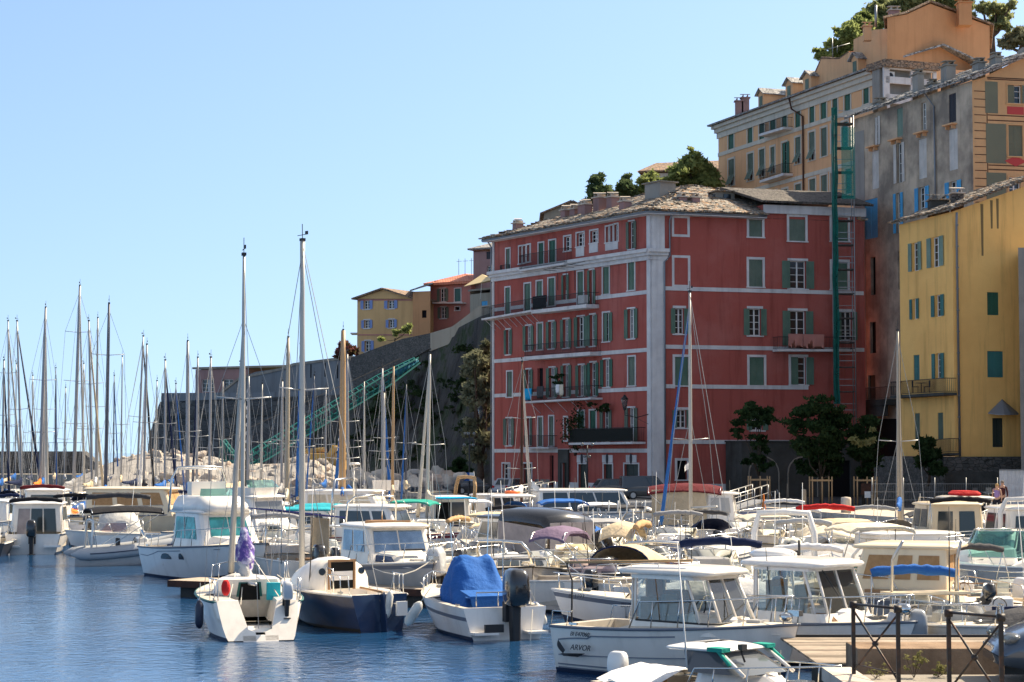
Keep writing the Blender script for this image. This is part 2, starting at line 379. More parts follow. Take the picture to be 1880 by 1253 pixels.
# ------------------------------------------------------------------ material list
mat('red_stucco',(.385,.098,.078),.85,col2=(.45,.155,.13),sc=.2,det=9,bump=.5,bsc=7,stain=.8,lo=.46,hi=.74)
mat('orange_stucco',(.78,.45,.24),.85,col2=(.70,.39,.21),sc=.3,bump=.4,bsc=8,stain=.5)
mat('deep_orange_stucco',(.58,.30,.145),.85,col2=(.51,.26,.125),sc=.3,bump=.4,bsc=8,stain=.35)
mat('yellow_stucco',(.94,.56,.19),.85,col2=(.84,.48,.16),sc=.3,bump=.4,bsc=8,stain=.7)
mat('pale_yellow_stucco',(.70,.44,.20),.85,col2=(.62,.38,.175),sc=.3,bump=.4,bsc=8,stain=.4)
mat('pink_stucco',(.50,.22,.18),.85,col2=(.42,.19,.17),sc=.4,bump=.4,bsc=8,stain=.4)
mat('mauve_stucco',(.36,.22,.21),.85,col2=(.30,.19,.18),sc=.4,bump=.3,bsc=8,stain=.4)
mat('grey_stucco',(.62,.50,.38),.9,col2=(.26,.215,.175),sc=.3,det=9,bump=1,bsc=5,stain=.55,lo=.38,hi=.62)
mat('plain_grey_stucco',(.34,.32,.29),.9,col2=(.26,.245,.225),sc=.3,bump=.4,bsc=6,stain=.4)
mat('beige_stucco',(.36,.32,.255),.9,col2=(.34,.30,.24),sc=.3,bump=.4,bsc=6,stain=.5)
mat('decor_stucco',(.60,.37,.19),.85,col2=(.54,.33,.17),sc=.4,bump=.2,bsc=8,stain=.3)
mat('white_trim',(.68,.66,.65),.8,col2=(.56,.54,.54),sc=.7,bump=.3,bsc=9,stain=.55)
mat('cream_trim',(.62,.56,.47),.8,col2=(.54,.49,.41),sc=.7,bump=.3,bsc=9,stain=.5)
mat('white_paint',(.75,.75,.73),.5)
mat('green_shutter',(.10,.17,.125),.7,col2=(.15,.22,.17),sc=.6,bump=.3,stain=.4)
mat('deep_green_shutter',(.025,.10,.065),.6,col2=(.035,.13,.08),sc=.6,stain=.2)
mat('faded_green_shutter',(.17,.21,.17),.8,col2=(.12,.16,.125),sc=.7,stain=.4)
mat('pale_green_shutter',(.24,.33,.28),.7,col2=(.19,.27,.22),sc=.6,stain=.4)
mat('teal_shutter',(.05,.19,.18),.6,col2=(.04,.15,.15),sc=.6,stain=.3)
mat('blue_shutter',(.09,.44,.74),.55,col2=(.07,.34,.62),sc=.8,stain=.3)
mat('sky_blue_shutter',(.22,.30,.55),.6)
mat('white_shutter',(.70,.66,.62),.7,col2=(.56,.53,.50),sc=.8,stain=.4)
mat('dark_shutter',(.06,.06,.07),.7)
mat('window_glass',(.02,.025,.03),.12,spec=.6)
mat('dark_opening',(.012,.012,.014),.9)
mat('dark_door',(.02,.035,.03),.6)
mat('black_iron',(.02,.02,.022),.5,metal=.3)
mat('grey_metal',(.28,.29,.30),.45,metal=.8)
mat('zinc',(.22,.24,.27),.5,metal=.6)
mat('bark',(.10,.075,.055),.95,col2=(.06,.045,.035),sc=4,bump=1)
mat('black_screen',(.02,.025,.022),.9)
mat('concrete',(.33,.29,.24),.9,col2=(.22,.20,.17),sc=.6,bump=.6,bsc=7,stain=.3)
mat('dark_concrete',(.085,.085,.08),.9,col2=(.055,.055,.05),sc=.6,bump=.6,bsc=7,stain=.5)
mat('paving',(.52,.47,.39),.9,col2=(.42,.38,.32),sc=.35,bump=.4,bsc=12)
mat('asphalt',(.06,.06,.065),.9,col2=(.045,.045,.05),sc=.8,bump=.3,bsc=30)
mat('iron_brown',(.10,.045,.03),.7,col2=(.05,.03,.025),sc=3)
mat('green_net',(.014,.15,.12),.8,col2=(.012,.11,.09),sc=1.5,alpha=.8)
mat('beige_canvas',(.62,.50,.30),.85)
mat('leaf_mulch',(.10,.09,.05),.95,col2=(.04,.06,.02),sc=.8,bump=1)
mat('limestone',(.54,.48,.41),.92,col2=(.34,.30,.26),sc=1.1,det=8,bump=1,bsc=4)
mat('limestone_pale',(.60,.53,.45),.92,col2=(.42,.35,.29),sc=1.3,det=8,bump=1,bsc=4)
mat('limestone_ruddy',(.52,.42,.34),.92,col2=(.34,.25,.20),sc=1.0,det=8,bump=1,bsc=4)
mat('limestone_grey',(.36,.34,.32),.92,col2=(.24,.225,.21),sc=1.0,det=8,bump=1,bsc=4)
mat('fort_render',(.21,.22,.23),.92,col2=(.17,.18,.19),sc=.12,det=8,bump=.6,bsc=2,stain=.8)
mat('crane_green',(.014,.13,.13),.7,col2=(.014,.11,.11),sc=1.5)
mat('digger_yellow',(.50,.30,.06),.5)
mat('painted_green',(.17,.18,.13),.85,col2=(.15,.16,.12),sc=.5)
mat('painted_red',(.45,.07,.07),.85)
mat('stain_streak',(.22,.15,.07),.9)
cells_mat('slate_roof',[(.16,.14,.12),(.33,.29,.24),(.42,.24,.12),(.24,.22,.20),(.50,.45,.38),(.30,.26,.21),(.14,.13,.12)],3.6,bump=1,stretch=(1,1,1.7),bdist=.12)
cells_mat('slate_grey',[(.20,.20,.20),(.32,.31,.30),(.42,.41,.40),(.26,.25,.24)],2.6,bump=1,stretch=(1,1,1.7),bdist=.1)
cells_mat('slate_brown',[(.16,.11,.08),(.30,.21,.15),(.36,.22,.13),(.22,.17,.13)],2.6,bump=1,stretch=(1,1,1.7),bdist=.1)
cells_mat('slate_dark',[(.06,.055,.05),(.12,.10,.09),(.09,.08,.07),(.15,.13,.11)],2.6,bump=1,bdist=.1)
stripes_mat('red_tiles',(.50,.16,.09),(.62,.24,.15),'X',1.6,rough=.8,bump=1,var=.5)
cells_mat('rubble',[(.08,.08,.072),(.12,.112,.104),(.096,.092,.084),(.066,.066,.062)],2.4,bump=1,stretch=(1,1,1.8),gap=.05)
cells_mat('fort_stone',[(.10,.095,.09),(.075,.07,.066),(.125,.118,.108),(.055,.053,.05),(.09,.085,.08)],1.25,bump=.9,stretch=(.6,.6,1.5),gap=.05)
mat('curtained_glass',(.30,.29,.30),.35,col2=(.20,.20,.21),sc=2.5)
leaf_mat('pine_leaf',(.14,.18,.06),(.40,.44,.17),.5,.6)
leaf_mat('dark_pine_leaf',(.05,.085,.045),(.18,.23,.10),.6,.5)
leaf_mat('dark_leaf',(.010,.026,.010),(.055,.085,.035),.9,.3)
leaf_mat('olive_leaf',(.09,.10,.06),(.34,.34,.22),.5,.4)
leaf_mat('oak_leaf',(.14,.17,.08),(.36,.38,.19),.6,.6)
leaf_mat('weed_leaf',(.16,.17,.06),(.34,.30,.14),3)
leaf_mat('flower_leaf',(.06,.09,.03),(.30,.06,.10),2)
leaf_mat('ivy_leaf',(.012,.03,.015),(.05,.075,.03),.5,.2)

# cliff rock: weathered dark stone with patches of scrub
def cliff_mat():
    m=bpy.data.materials.new('cliff_rock'); m.use_nodes=True; nt=m.node_tree; b=nt.nodes['Principled BSDF']; L=nt.links.new; b.inputs['Roughness'].default_value=.95
    tc=nod(nt,'TexCoord'); mp=nod(nt,'Mapping'); mp.inputs['Scale'].default_value=(1,1,.35); L(tc.outputs['Object'],mp.inputs['Vector'])
    n1=nod(nt,'TexNoise',i_Scale=.35,i_Detail=10,i_Roughness=.7); L(mp.outputs[0],n1.inputs['Vector'])
    r1=nod(nt,'ValToRGB'); r1.color_ramp.elements[0].position=.35; r1.color_ramp.elements[1].position=.7
    r1.color_ramp.elements[0].color=(.022,.022,.024,1); r1.color_ramp.elements[1].color=(.085,.08,.072,1); L(n1.outputs['Fac'],r1.inputs['Fac'])
    n2=nod(nt,'TexNoise',i_Scale=.16,i_Detail=8,i_Roughness=.75); L(tc.outputs['Object'],n2.inputs['Vector'])
    r2=nod(nt,'MapRange'); r2.inputs['From Min'].default_value=.5; r2.inputs['From Max'].default_value=.58; L(n2.outputs['Fac'],r2.inputs['Value'])
    mx=nod(nt,'MixRGB'); mx.inputs[2].default_value=(.025,.04,.015,1); L(r2.outputs[0],mx.inputs[0]); L(r1.outputs[0],mx.inputs[1]); L(mx.outputs[0],b.inputs['Base Color'])
    n3=nod(nt,'TexNoise',i_Scale=1.6,i_Detail=8); L(mp.outputs[0],n3.inputs['Vector']); bp=nod(nt,'Bump',i_Strength=1,i_Distance=.5); L(n3.outputs['Fac'],bp.inputs['Height']); L(bp.outputs[0],b.inputs['Normal'])
    MATS['cliff_rock']=m
cliff_mat()
def water_mat():
    m=bpy.data.materials.new('sea_water'); m.use_nodes=True; nt=m.node_tree; b=nt.nodes['Principled BSDF']; L=nt.links.new
    b.inputs['Base Color'].default_value=(.012,.058,.15,1); b.inputs['Roughness'].default_value=.04; b.inputs['IOR'].default_value=1.33; b.inputs['Specular IOR Level'].default_value=.6
    tc=nod(nt,'TexCoord'); mp=nod(nt,'Mapping'); mp.inputs['Scale'].default_value=(1,.8,1); mp.inputs['Rotation'].default_value=(0,0,.4); L(tc.outputs['Object'],mp.inputs['Vector'])
    n1=nod(nt,'TexNoise',i_Scale=3.2,i_Detail=5,i_Roughness=.55,i_Distortion=.4); L(mp.outputs[0],n1.inputs['Vector'])
    n2=nod(nt,'TexNoise',i_Scale=.45,i_Detail=2); L(mp.outputs[0],n2.inputs['Vector'])
    ad=nod(nt,'Math',operation='MULTIPLY_ADD'); L(n2.outputs['Fac'],ad.inputs[0]); ad.inputs[1].default_value=1.6; L(n1.outputs['Fac'],ad.inputs[2])
    n3=nod(nt,'TexNoise',i_Scale=.06,i_Detail=2); L(mp.outputs[0],n3.inputs['Vector']); pr=nod(nt,'MapRange'); pr.inputs['From Min'].default_value=.38; pr.inputs['From Max'].default_value=.62; pr.inputs['To Min'].default_value=.14; pr.inputs['To Max'].default_value=.42; L(n3.outputs['Fac'],pr.inputs['Value'])
    bp=nod(nt,'Bump',i_Distance=.11); L(pr.outputs[0],bp.inputs['Strength']); L(ad.outputs[0],bp.inputs['Height']); L(bp.outputs[0],b.inputs['Normal'])
    MATS['sea_water']=m
water_mat()

# ------------------------------------------------------------------ ground, water, quay, hill
mb=MB(); mb.quad((-4000,-60,0),(4000,-60,0),(4000,7000,0),(-4000,7000,0)); tag(mb.build('water','sea_water'),kind='structure')
A=(xat(1197,160),160.0); Bf=(xat(905,181),181.0); ang=R(17)
Cc=(A[0]+18.9*cos(ang),A[1]+18.9*sin(ang)); Dd=(Bf[0]+Cc[0]-A[0],Bf[1]+Cc[1]-A[1])
QZ=1.2
def gq(px,py):p=gd(px,py,QZ); return(p.x,p.y)
quay_edge=[(80,100),gq(1885,968),gq(1700,955),gq(1560,946),gq(1400,933),gq(1200,925),gq(1050,915),(-4,165),(-16,186),(-26,205),(-30,232)]
mb=MB(); mb.prism(quay_edge+[(-30,300),(140,300),(140,100)],-2,QZ); tag(mb.build('quay','paving'),kind='structure')
mb=MB()  # coping stones along the quay edge
for p,q in zip(quay_edge[:-1],quay_edge[1:]):
    p,q=V(p),V(q); d=(q-p).normalized(); n=V((-d.y,d.x)); L=(q-p).length; k=max(1,int(L/2.2))
    if n.dot(V((20,250))-p)<0:n=-n
    for i in range(k):
        a,b=p+d*(L*i/k+.02),p+d*(L*(i+1)/k-.02)
        mb.slab([(*(a-n*.12),QZ-.25),(*(b-n*.12),QZ-.25),(*(b+n*.5),QZ-.25),(*(a+n*.5),QZ-.25)],(0,0,.31))
tag(mb.build('quay_edge','limestone_pale'),kind='structure')
# road strip in front of the red house
mb=MB(); P1=[gq(1885,948),gq(1560,932),gq(1215,917),(A[0]-3.5,A[1]-3),(Bf[0]-6,Bf[1]-1),(Bf[0]-2,Bf[1]+0),(A[0]-.5,A[1]-1.2),(Cc[0],Cc[1]-3.5),(50,150)]
mb.add([(x,y,QZ+.004)for x,y in P1],[tuple(range(len(P1)))]); tag(mb.build('road','asphalt'),kind='structure')

# hill behind the town: a rising terrain sheet
def hill_h(x,y):
    pts=[(-34,264,7),(-20,248,9.5),(-8,230,13),(6,225,18),(15,212,20),(28,205,20),(40,200,24),(52,215,34),(70,220,36)]
    wsum=0; h=0
    for a,b,c in pts:
        d=1/(((x-a)**2+(y-b)**2)/60+1)**2; wsum+=d; h+=d*c
    return h/wsum
def inside_hill(x,y):return True
g=MB(); nx,ny=50,40; X0,X1,Y0,Y1=-40,120,197,330
vs=[]
for j in range(ny+1):
    for i in range(nx+1):
        x=X0+(X1-X0)*i/nx; y=Y0+(Y1-Y0)*j/ny
        y2=y+max(0,(4-x))*1.5
        vs.append((x,y2,hill_h(x,y2)-1+noise.noise(V((x*.1,y2*.1,0)))*.8))
g.add(vs,[(j*(nx+1)+i,j*(nx+1)+i+1,(j+1)*(nx+1)+i+1,(j+1)*(nx+1)+i)for j in range(ny)for i in range(nx)])
g.smooth=True
n=len(g.v); sk=[(X0+(X1-X0)*i/nx,Y0+max(0,4-(X0+(X1-X0)*i/nx))*1.5)for i in range(nx+1)]
g.add([(x,y,0)for x,y in sk]+[vs[i]for i in range(nx+1)],[(i,i+1,nx+2+i,nx+1+i)for i in range(nx)])
tag(g.build('hill','leaf_mulch'),kind='structure')

# cliff: dark rock face under the old town, from the fort to the red house
cl=[  # px, y of the top edge, distance
    (590,735,231),(640,715,227),(690,690,222),(740,650,217),(790,627,213),(840,603,208),(880,582,203),(915,570,198),(990,552,192)]
NT,NS=46,150; vs=[]
for i in range(NS+1):
    t=i/NS*(len(cl)-1); k=min(int(t),len(cl)-2); f=t-k
    px=cl[k][0]*(1-f)+cl[k+1][0]*f; py=cl[k][1]*(1-f)+cl[k+1][1]*f; Y=cl[k][2]*(1-f)+cl[k+1][2]*f
    tp=at(px,py,Y);
    for j in range(NT+1):
        s=j/NT; lean=7*(1-s)**1.3
        p=V((tp.x-lean*.25,tp.y-lean,.5+(tp.z-.5)*s))
        amp=sin(pi*min(1,s*1.02))*.9+.1
        q=V((p.x*.22,p.y*.1,p.z*.16)); dn=noise.fractal(q,1,2,5)*2.6*amp+noise.fractal(q*4,1,2,3)*.5*amp
        vs.append((p.x+dn*.3,p.y-dn,p.z+(noise.noise(q*6)*.35 if 0<j<NT else 0)))
    for bk in(8,30):vs.append((tp.x+bk*.2,tp.y+bk,tp.z+.1))
g=MB(); g.smooth=True; W=NT+3
g.add(vs,[(i*W+j,(i+1)*W+j,(i+1)*W+j+1,i*W+j+1)for i in range(NS)for j in range(W-1)])
tag(g.build('cliff','cliff_rock'),kind='structure')
# scrub clinging to the cliff
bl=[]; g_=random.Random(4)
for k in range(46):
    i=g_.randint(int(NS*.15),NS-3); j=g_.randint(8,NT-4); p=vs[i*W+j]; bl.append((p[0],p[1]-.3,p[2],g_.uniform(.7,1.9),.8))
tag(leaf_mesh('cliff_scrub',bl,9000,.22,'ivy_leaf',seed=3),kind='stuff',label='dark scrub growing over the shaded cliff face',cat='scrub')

def polywall(mb,F,pts,thick):
    q=[F.P(*F.uz(*p))for p in pts]; n=-V((F.n.x,F.n.y,0))*thick; mb.slab(q,n); return mb

# ------------------------------------------------------------------ the fort
Ff=Fac((xat(290,256),256),(xat(640,226),226))
f=thing('fort','long dark stone bastion wall on the headland, above the rock breakwater','fort',(xat(420,245),245,0))
off=f.location
mb=MB(); polywall(mb,Ff,[(291,745),(294,738),(645,724),(645,862),(268,862),(274,800)],6); mb.build('battered_wall','fort_stone',f,off)
mb=MB(); polywall(mb,Ff,[(296,722),(440,721),(560,719),(560,737),(296,739)],4.6); mb.build('parapet','fort_render',f,off)
mb=MB(); Ff.bar(mb,(294,765),(500,757),.35,.35,0,.3); mb.build('string_course','dark_concrete',f,off)
Fu=Fac((xat(405,252),252),(xat(900,203),203))
r=thing('rampart_wall','tall grey rendered rampart wall sloping up along the headland','wall',(xat(560,238),238,0)); off=r.location
mb=MB(); polywall(mb,Fu,[(404,722),(440,694),(470,683),(520,676),(540,668),(620,658),(642,655),(645,726),(404,730)],1.2); mb.build('wall','fort_render',r,off)
mb=MB()
for a,b in(((404,721),(440,693)),((440,693),(520,675)),((520,675),(540,667)),((540,667),(642,654))):Fu.bar(mb,a,b,.3,.3,-1.2,.12)
mb.build('coping','concrete',r,off)
mb=MB()
for x,y in((571,683),(597,681),(620,684)):u,z=Fu.uz(x,y); Fu.box(mb,u-.12,u+.12,z-.7,z+.9,.0,.03)
mb.build('loophole','dark_opening',r,off)
r=thing('retaining_wall','stone retaining wall climbing the cliff edge below the hillside houses','wall',(xat(760,217),217,0)); off=r.location
mb=MB(); polywall(mb,Fu,[(644,657),(664,650),(690,640),(740,622),(790,612),(790,640),(740,668),(700,706),(644,720)],1.0); mb.build('wall','rubble',r,off)
mb=MB(); polywall(mb,Fu,[(790,612),(830,600),(850,585),(880,562),(906,560),(906,600),(840,626),(790,645)],1.0); mb.build('garden_wall','beige_stucco',r,off)
# pink flat-roofed house on the fort
def simple_house(name,label,fac,poly,wallm,thick,wins=(),m_sh='green_shutter',sur=.1,right=None,rightw=None,extra=None):
    t=thing(name,label,'house',(fac.a.x,fac.a.y,0)); off=t.location
    mb=MB(); us=[]
    hol=[opening(fac,w_)for w_ in wins]
    uz=[fac.uz(*p)for p in poly]; zb=min(z for _,z in uz); u0=min(u for u,_ in uz); u1=max(u for u,_ in uz)
    eave=min(z for u,z in uz if z>zb+1.5)
    fac.wall(mb,u0,u1,zb,eave,hol,.3,[(u,z)for u,z in uz if z>=eave-1e-3]if max(z for _,z in uz)>eave+.05 else None)
    P=fac.P  # sides and back
    tops=sorted([(u,z)for u,z in uz if z>zb+1.5])
    mb.quad(P(u0,zb),P(u0,tops[0][1]),P(u0,tops[0][1],-thick),P(u0,zb,-thick)); mb.quad(P(u1,zb),P(u1,tops[-1][1]),P(u1,tops[-1][1],-thick),P(u1,zb,-thick))
    mb.quad(P(u0,zb,-thick),*[P(u,z,-thick)for u,z in tops],P(u1,zb,-thick))
    mb.build('wall',wallm,t,off)
    for w_ in wins:make_window(fac,w_,t,off,w_[5]if len(w_)>5 else m_sh,'white_trim' if sur else None,sur=sur)
    return t,off,tops,zb
def roof_sheet(mb,pts,th=.18):
    n=(V(pts[1])-V(pts[0])).cross(V(pts[2])-V(pts[0])).normalized(); n=n if n.z>0 else-n
    mb.slab(pts,n*th)
def gable_roof(t,off,F,tops,thick,m,over=.5,peak=None):
    """roof over a gable whose outline is tops [(u,z)...]"""
    mb=MB(); P=F.P
    for(a,za),(b,zb)in zip(tops[:-1],tops[1:]):
        if abs(b-a)<.2:continue
        s=(zb-za)/(b-a); ea=over if(a,za)==tops[0]else 0; eb=over if(b,zb)==tops[-1]else 0
        roof_sheet(mb,[P(a-ea,za-s*ea+.02,over),P(b+eb,zb+s*eb+.02,over),P(b+eb,zb+s*eb+.02,-thick-.2),P(a-ea,za-s*ea+.02,-thick-.2)])
    return mb.build('roof',m,t,off)
Fp=Fac((xat(358,256),256),(xat(450,252),252))
t,off,tops,zb=simple_house('flat_roofed_house','pale pink flat-roofed house standing on the fort behind its parapet',Fp,[(359,724),(359,679),(455,677),(455,724)],'mauve_stucco',9,
    [(370,393,697,720,'G'),(410,428,697,715,'G')],sur=0)
mb=MB(); mb.slab([Fp.P(tops[0][0]-.3,tops[0][1]+.05,.3),Fp.P(tops[-1][0]+12,tops[-1][1]+.05,.3),Fp.P(tops[-1][0]+12,tops[-1][1]+.05,-9),Fp.P(tops[0][0]-.3,tops[0][1]+.05,-9)],(0,0,.25)); mb.build('roof','concrete',t,off)

# yellow gabled house with lilac shutters
Fy=Fac((xat(656,236),236),(xat(758,232),232))
t,off,tops,zb=simple_house('gabled_house','yellow gabled house with lilac-blue shutters above the cliff wall',Fy,[(656,660),(656,549),(705,532),(758,549),(758,660)],'pale_yellow_stucco',9,
    [(668,679,552,568,'O'),(712,724,552,567,'O'),(669,679,588,603,'O'),(714,724,587,602,'O'),(670,681,626,646,'O')],m_sh='sky_blue_shutter',sur=.12)
rf=gable_roof(t,off,Fy,tops,9,'slate_brown')
mb=MB(); mb.cbox(Fy.P(8.5,tops[1][1]+.5,-5),(1.2,.6,1.1)); mb.cbox(Fy.P(8.5,tops[1][1]+1.1,-5),(1.6,.8,.12)); mb.build('chimney','pink_stucco',rf)
mb=MB(); Fy.bar(mb,(657,550),(757,550),.15,.15,.002,.06); Fy.bar(mb,(657,614),(757,614),.15,.15,.002,.06); mb.build('string_course','pink_stucco',t,off)
mb=MB(); mb.cbox(Fy.P(-.9,Fy.uz(650,612)[1],-1.5),(1.8,2.5,.15)); mb.build('balcony','white_trim',t,off)
# orange annexe to its right, sun on its flank
Fa=Fac((xat(758,231),231),(xat(790,230),230),True)
t,off,tops,zb=simple_house('annexe_house','small orange house squeezed between the gabled house and the pink house',Fa,[(758,618),(758,536),(790,530),(790,618)],'deep_orange_stucco',9,[(775,783,570,584,'K')],sur=0)
mb=MB(); Q=Fa.P; roof_sheet(mb,[Q(-.4,tops[0][1],.5),Q(Fa.len+.3,tops[-1][1]+.5,.5),Q(Fa.len+.3,tops[-1][1]+1.2,-9),Q(-.4,tops[0][1]+.8,-9)]); mb.build('roof','slate_grey',t,off)
# pink house, red hip roof
Fk=Fac((xat(790,236),236),(xat(864,233),233))
t,off,tops,zb=simple_house('hipped_house','pink house with a red tiled hip roof and green shutters on the hillside',Fk,[(790,622),(790,523),(864,522),(864,622)],'pink_stucco',9,
    [(808,818,530,554,'O'),(835,846,530,554,'S','teal_shutter'),(809,819,564,585,'O'),(836,844,564,570,'K')],m_sh='faded_green_shutter',sur=.1)
mb=MB(); z=tops[0][1]; ap0=at(826,508,240); P=Fk.P; w_=Fk.len; a,b,c,d=P(-.6,z,.6),P(w_+.6,z,.6),P(w_+.6,z,-9.6),P(-.6,z,-9.6); zt=ap0.z; e0,e1=P(w_/2-.3,zt,-3.6),P(w_/2+.3,zt,-5.4)
for q in([a,b,e0],[b,c,e1,e0],[c,d,e1],[d,a,e0,e1]):roof_sheet(mb,q,.15)
mb.slab([a,b,c,d],(0,0,-.15)); mb.build('roof','red_tiles',t,off)
mb=MB(); Fk.bar(mb,(800,556),(856,556),.15,.15,0,.8); mb.build('balcony','white_trim',t,off)
mb=MB()
for k in range(4):mb.tube([P(2+k*.9,z+.6,-3),P(2+k*.9,z+3.2,-3)],.04,4); mb.tube([P(1.7+k*.9,z+2.9,-3),P(2.4+k*.9,z+2.9,-3)],.03,4)
mb.build('aerial','grey_metal',t,off)
# beige terrace house + parasol
Ft=Fac((xat(862,226),226),(xat(912,222),222))
t,off,tops,zb=simple_house('terrace_house','low beige house with a blue door and roof terrace beside the red house',Ft,[(863,605),(863,536),(912,536),(912,605)],'beige_stucco',8,[(884,895,553,578,'S','blue_shutter')],sur=0)
mb=MB(); mb.slab([Ft.P(-.1,tops[0][1]+.02,.15),Ft.P(Ft.len,tops[0][1]+.02,.15),Ft.P(Ft.len,tops[0][1]+.02,-8),Ft.P(-.1,tops[0][1]+.02,-8)],(0,0,.2)); mb.build('roof','concrete',t,off)
p=at(882,530,221); t=thing('parasol','beige square parasol tilted on the roof terrace of the hillside house','parasol',(p.x,p.y,p.z-1.2))
mb=MB(); q=[V((-1.8,-1.3,1.3)),V((1.3,-1.5,2.0)),V((1.9,1.3,2.2)),V((-1.4,1.4,1.6))]; ap=V((.2,0,2.75))
for i in range(4):mb.slab([q[i],q[(i+1)%4],ap],(0,0,.04))
mb.build('canopy','beige_canvas',t); mb=MB(); mb.tube([(0,0,0),(.2,0,2.7)],.04,6); mb.build('pole','white_paint',t)
# tall mauve house and grey gabled one behind the red house's roof
Fm=Fac((xat(869,234),234),(xat(925,232),232))
t,off,tops,zb=simple_house('tall_house','tall mauve-grey house with a slate roof behind the red house',Fm,[(869,560),(869,460),(925,460),(925,560)],'mauve_stucco',10,[(893,906,462,476,'S'),(894,906,489,504,'G')],m_sh='dark_shutter',sur=0)
mb=MB(); z=tops[0][1]; P=Fm.P; L_=Fm.len; e0,e1=P(2.2,z+1.5,-4.5),P(L_+2,z+1.5,-4.5)
for q in([P(-.5,z,.5),P(L_+2,z,.5),e1,e0],[P(-.5,z,.5),e0,P(-.5,z,-10)],[P(-.5,z,-10),P(L_+2,z,-10),e1,e0]):roof_sheet(mb,q,.2)
mb.build('roof','slate_grey',t,off)
Fg=Fac((xat(995,222),222),(xat(1078,222),222))
t,off,tops,zb=simple_house('grey_gabled_house','plain grey gabled house peeping over the red house roof',Fg,[(999,470),(999,392),(1050,371),(1090,392),(1090,470)],'beige_stucco',9,[(1028,1040,394,404,'G')],sur=0)
gable_roof(t,off,Fg,tops,9,'slate_brown',.4)
Fh=Fac((xat(1181,226),226),(xat(1345,224),224))
t,off,tops,zb=simple_house('long_roofed_house','ochre house with a long brown slate roof behind the pines',Fh,[(1181,400),(1181,318),(1345,316),(1345,400)],'deep_orange_stucco',9,sur=0)
mb=MB(); z=tops[0][1]; P=Fh.P; L_=Fh.len; e0,e1=P(1.0,at(1190,300,229).z,-4.5),P(L_+2,at(1190,298,229).z,-4.5)
for q in([P(-.4,z,.5),P(L_+2,z,.5),e1,e0],[P(-.4,z,.5),e0,P(-.4,z,-9)],[P(-.4,z,-9),P(L_+2,z,-9),e1,e0]):roof_sheet(mb,q,.2)
mb.build('roof','slate_brown',t,off)
mb=MB(); Fh.bar(mb,(1181,319),(1345,317),.5,.5,.002,.15); mb.build('cornice','cream_trim',t,off)

# ------------------------------------------------------------------ the red house
RH=thing('red_house','big red six-storey house with white bands and green shutters on the quay','house',(A[0],A[1],QZ)); off=RH.location
FL=Fac(Bf,A); FR=Fac(A,Cc)
def X1(x):return 900+x/4.178
def Y1_(y):return 340+y/4.178
def Y2_(y):return 620+y/4.178
def wl(lst,fx,fy):return[tuple([fx(a),fx(b),fy(c),fy(d)]+list(r))for a,b,c,d,*r in lst]
LW=wl([(122,152,490,690,'S','faded_green_shutter'),(222,245,472,602,'G'),(252,274,468,596,'G'),(283,308,460,588,'G'),(372,410,445,628,'S','deep_green_shutter'),(453,502,425,608,'S','deep_green_shutter'),(568,618,395,505,'G'),
    (664,720,368,470,'G'),(768,825,350,442,'G'),(888,915,320,440,'G'),(920,946,312,436,'G'),(951,980,303,430,'G'),(1066,1104,280,490,'O','faded_green_shutter'),
    (117,153,787,1003,'S'),(264,310,757,973,'S'),(357,400,738,955,'S'),(447,496,715,925,'S'),(565,592,690,880,'O'),(670,716,665,920,'S'),(765,795,652,915,'O'),(865,913,628,836,'S'),(1058,1108,592,806,'S'),
    (125,155,1110,1300,'O'),(275,315,1080,1270,'O'),(364,402,1062,1262,'S'),(452,490,1048,1255,'O'),(563,604,1030,1250,'O'),(672,722,1010,1240,'O'),(768,805,995,1235,'O'),(866,915,980,1200,'L'),(1058,1108,950,1178,'O')],X1,Y1_)+wl([(130,170,262,455,'S','faded_green_shutter'),(278,312,245,440,'O'),(362,405,235,470,'K'),(455,498,232,460,'O'),(565,605,212,455,'O'),(680,722,212,450,'O'),(770,812,192,450,'O','deep_green_shutter'),(872,918,168,380,'O','deep_green_shutter'),(1060,1112,148,368,'S','faded_green_shutter'),
    (125,165,620,828,'O','faded_green_shutter'),(283,310,615,828,'O','faded_green_shutter'),(370,402,612,832,'S','faded_green_shutter'),(453,487,605,830,'S','faded_green_shutter'),(567,593,612,790,'G'),(675,722,565,805,'S','deep_green_shutter'),(765,812,560,805,'S','deep_green_shutter'),(868,912,555,800,'O','faded_green_shutter'),(1060,1108,540,800,'O','faded_green_shutter'),
    (95,150,968,1125,'G'),(255,318,968,1192,'D'),(456,486,905,1185,'K'),(555,598,962,1172,'D'),(678,744,972,1178,'D'),(872,938,972,1188,'D'),(1030,1138,972,1192,'D')],X1,Y2_)
def X3(x):return 1190+x/4.176
def Y3(y):return 340+y/4.176
def X4(x):return 1190+x/3.916
def Y4(y):return 620+y/3.916
RW=wl([(180,318,235,398,'B'),(773,873,266,398,'S','faded_green_shutter'),(1080,1204,245,430,'S','faded_green_shutter'),(1408,1530,248,430,'S'),
    (182,322,540,785,'B'),(772,876,572,780,'S','faded_green_shutter'),(1086,1208,582,795,'O'),(1410,1528,590,800,'S'),
    (206,272,945,1142,'O'),(775,862,948,1155,'O'),(1088,1205,965,1235,'O'),(1480,1560,970,1190,'O')],X3,Y3)+wl([(192,288,140,345,'S'),(728,832,142,343,'S'),(1026,1134,140,340,'L'),(206,272,520,650,'O'),(745,822,558,668,'O'),(208,278,885,1022,'K')],X4,Y4)
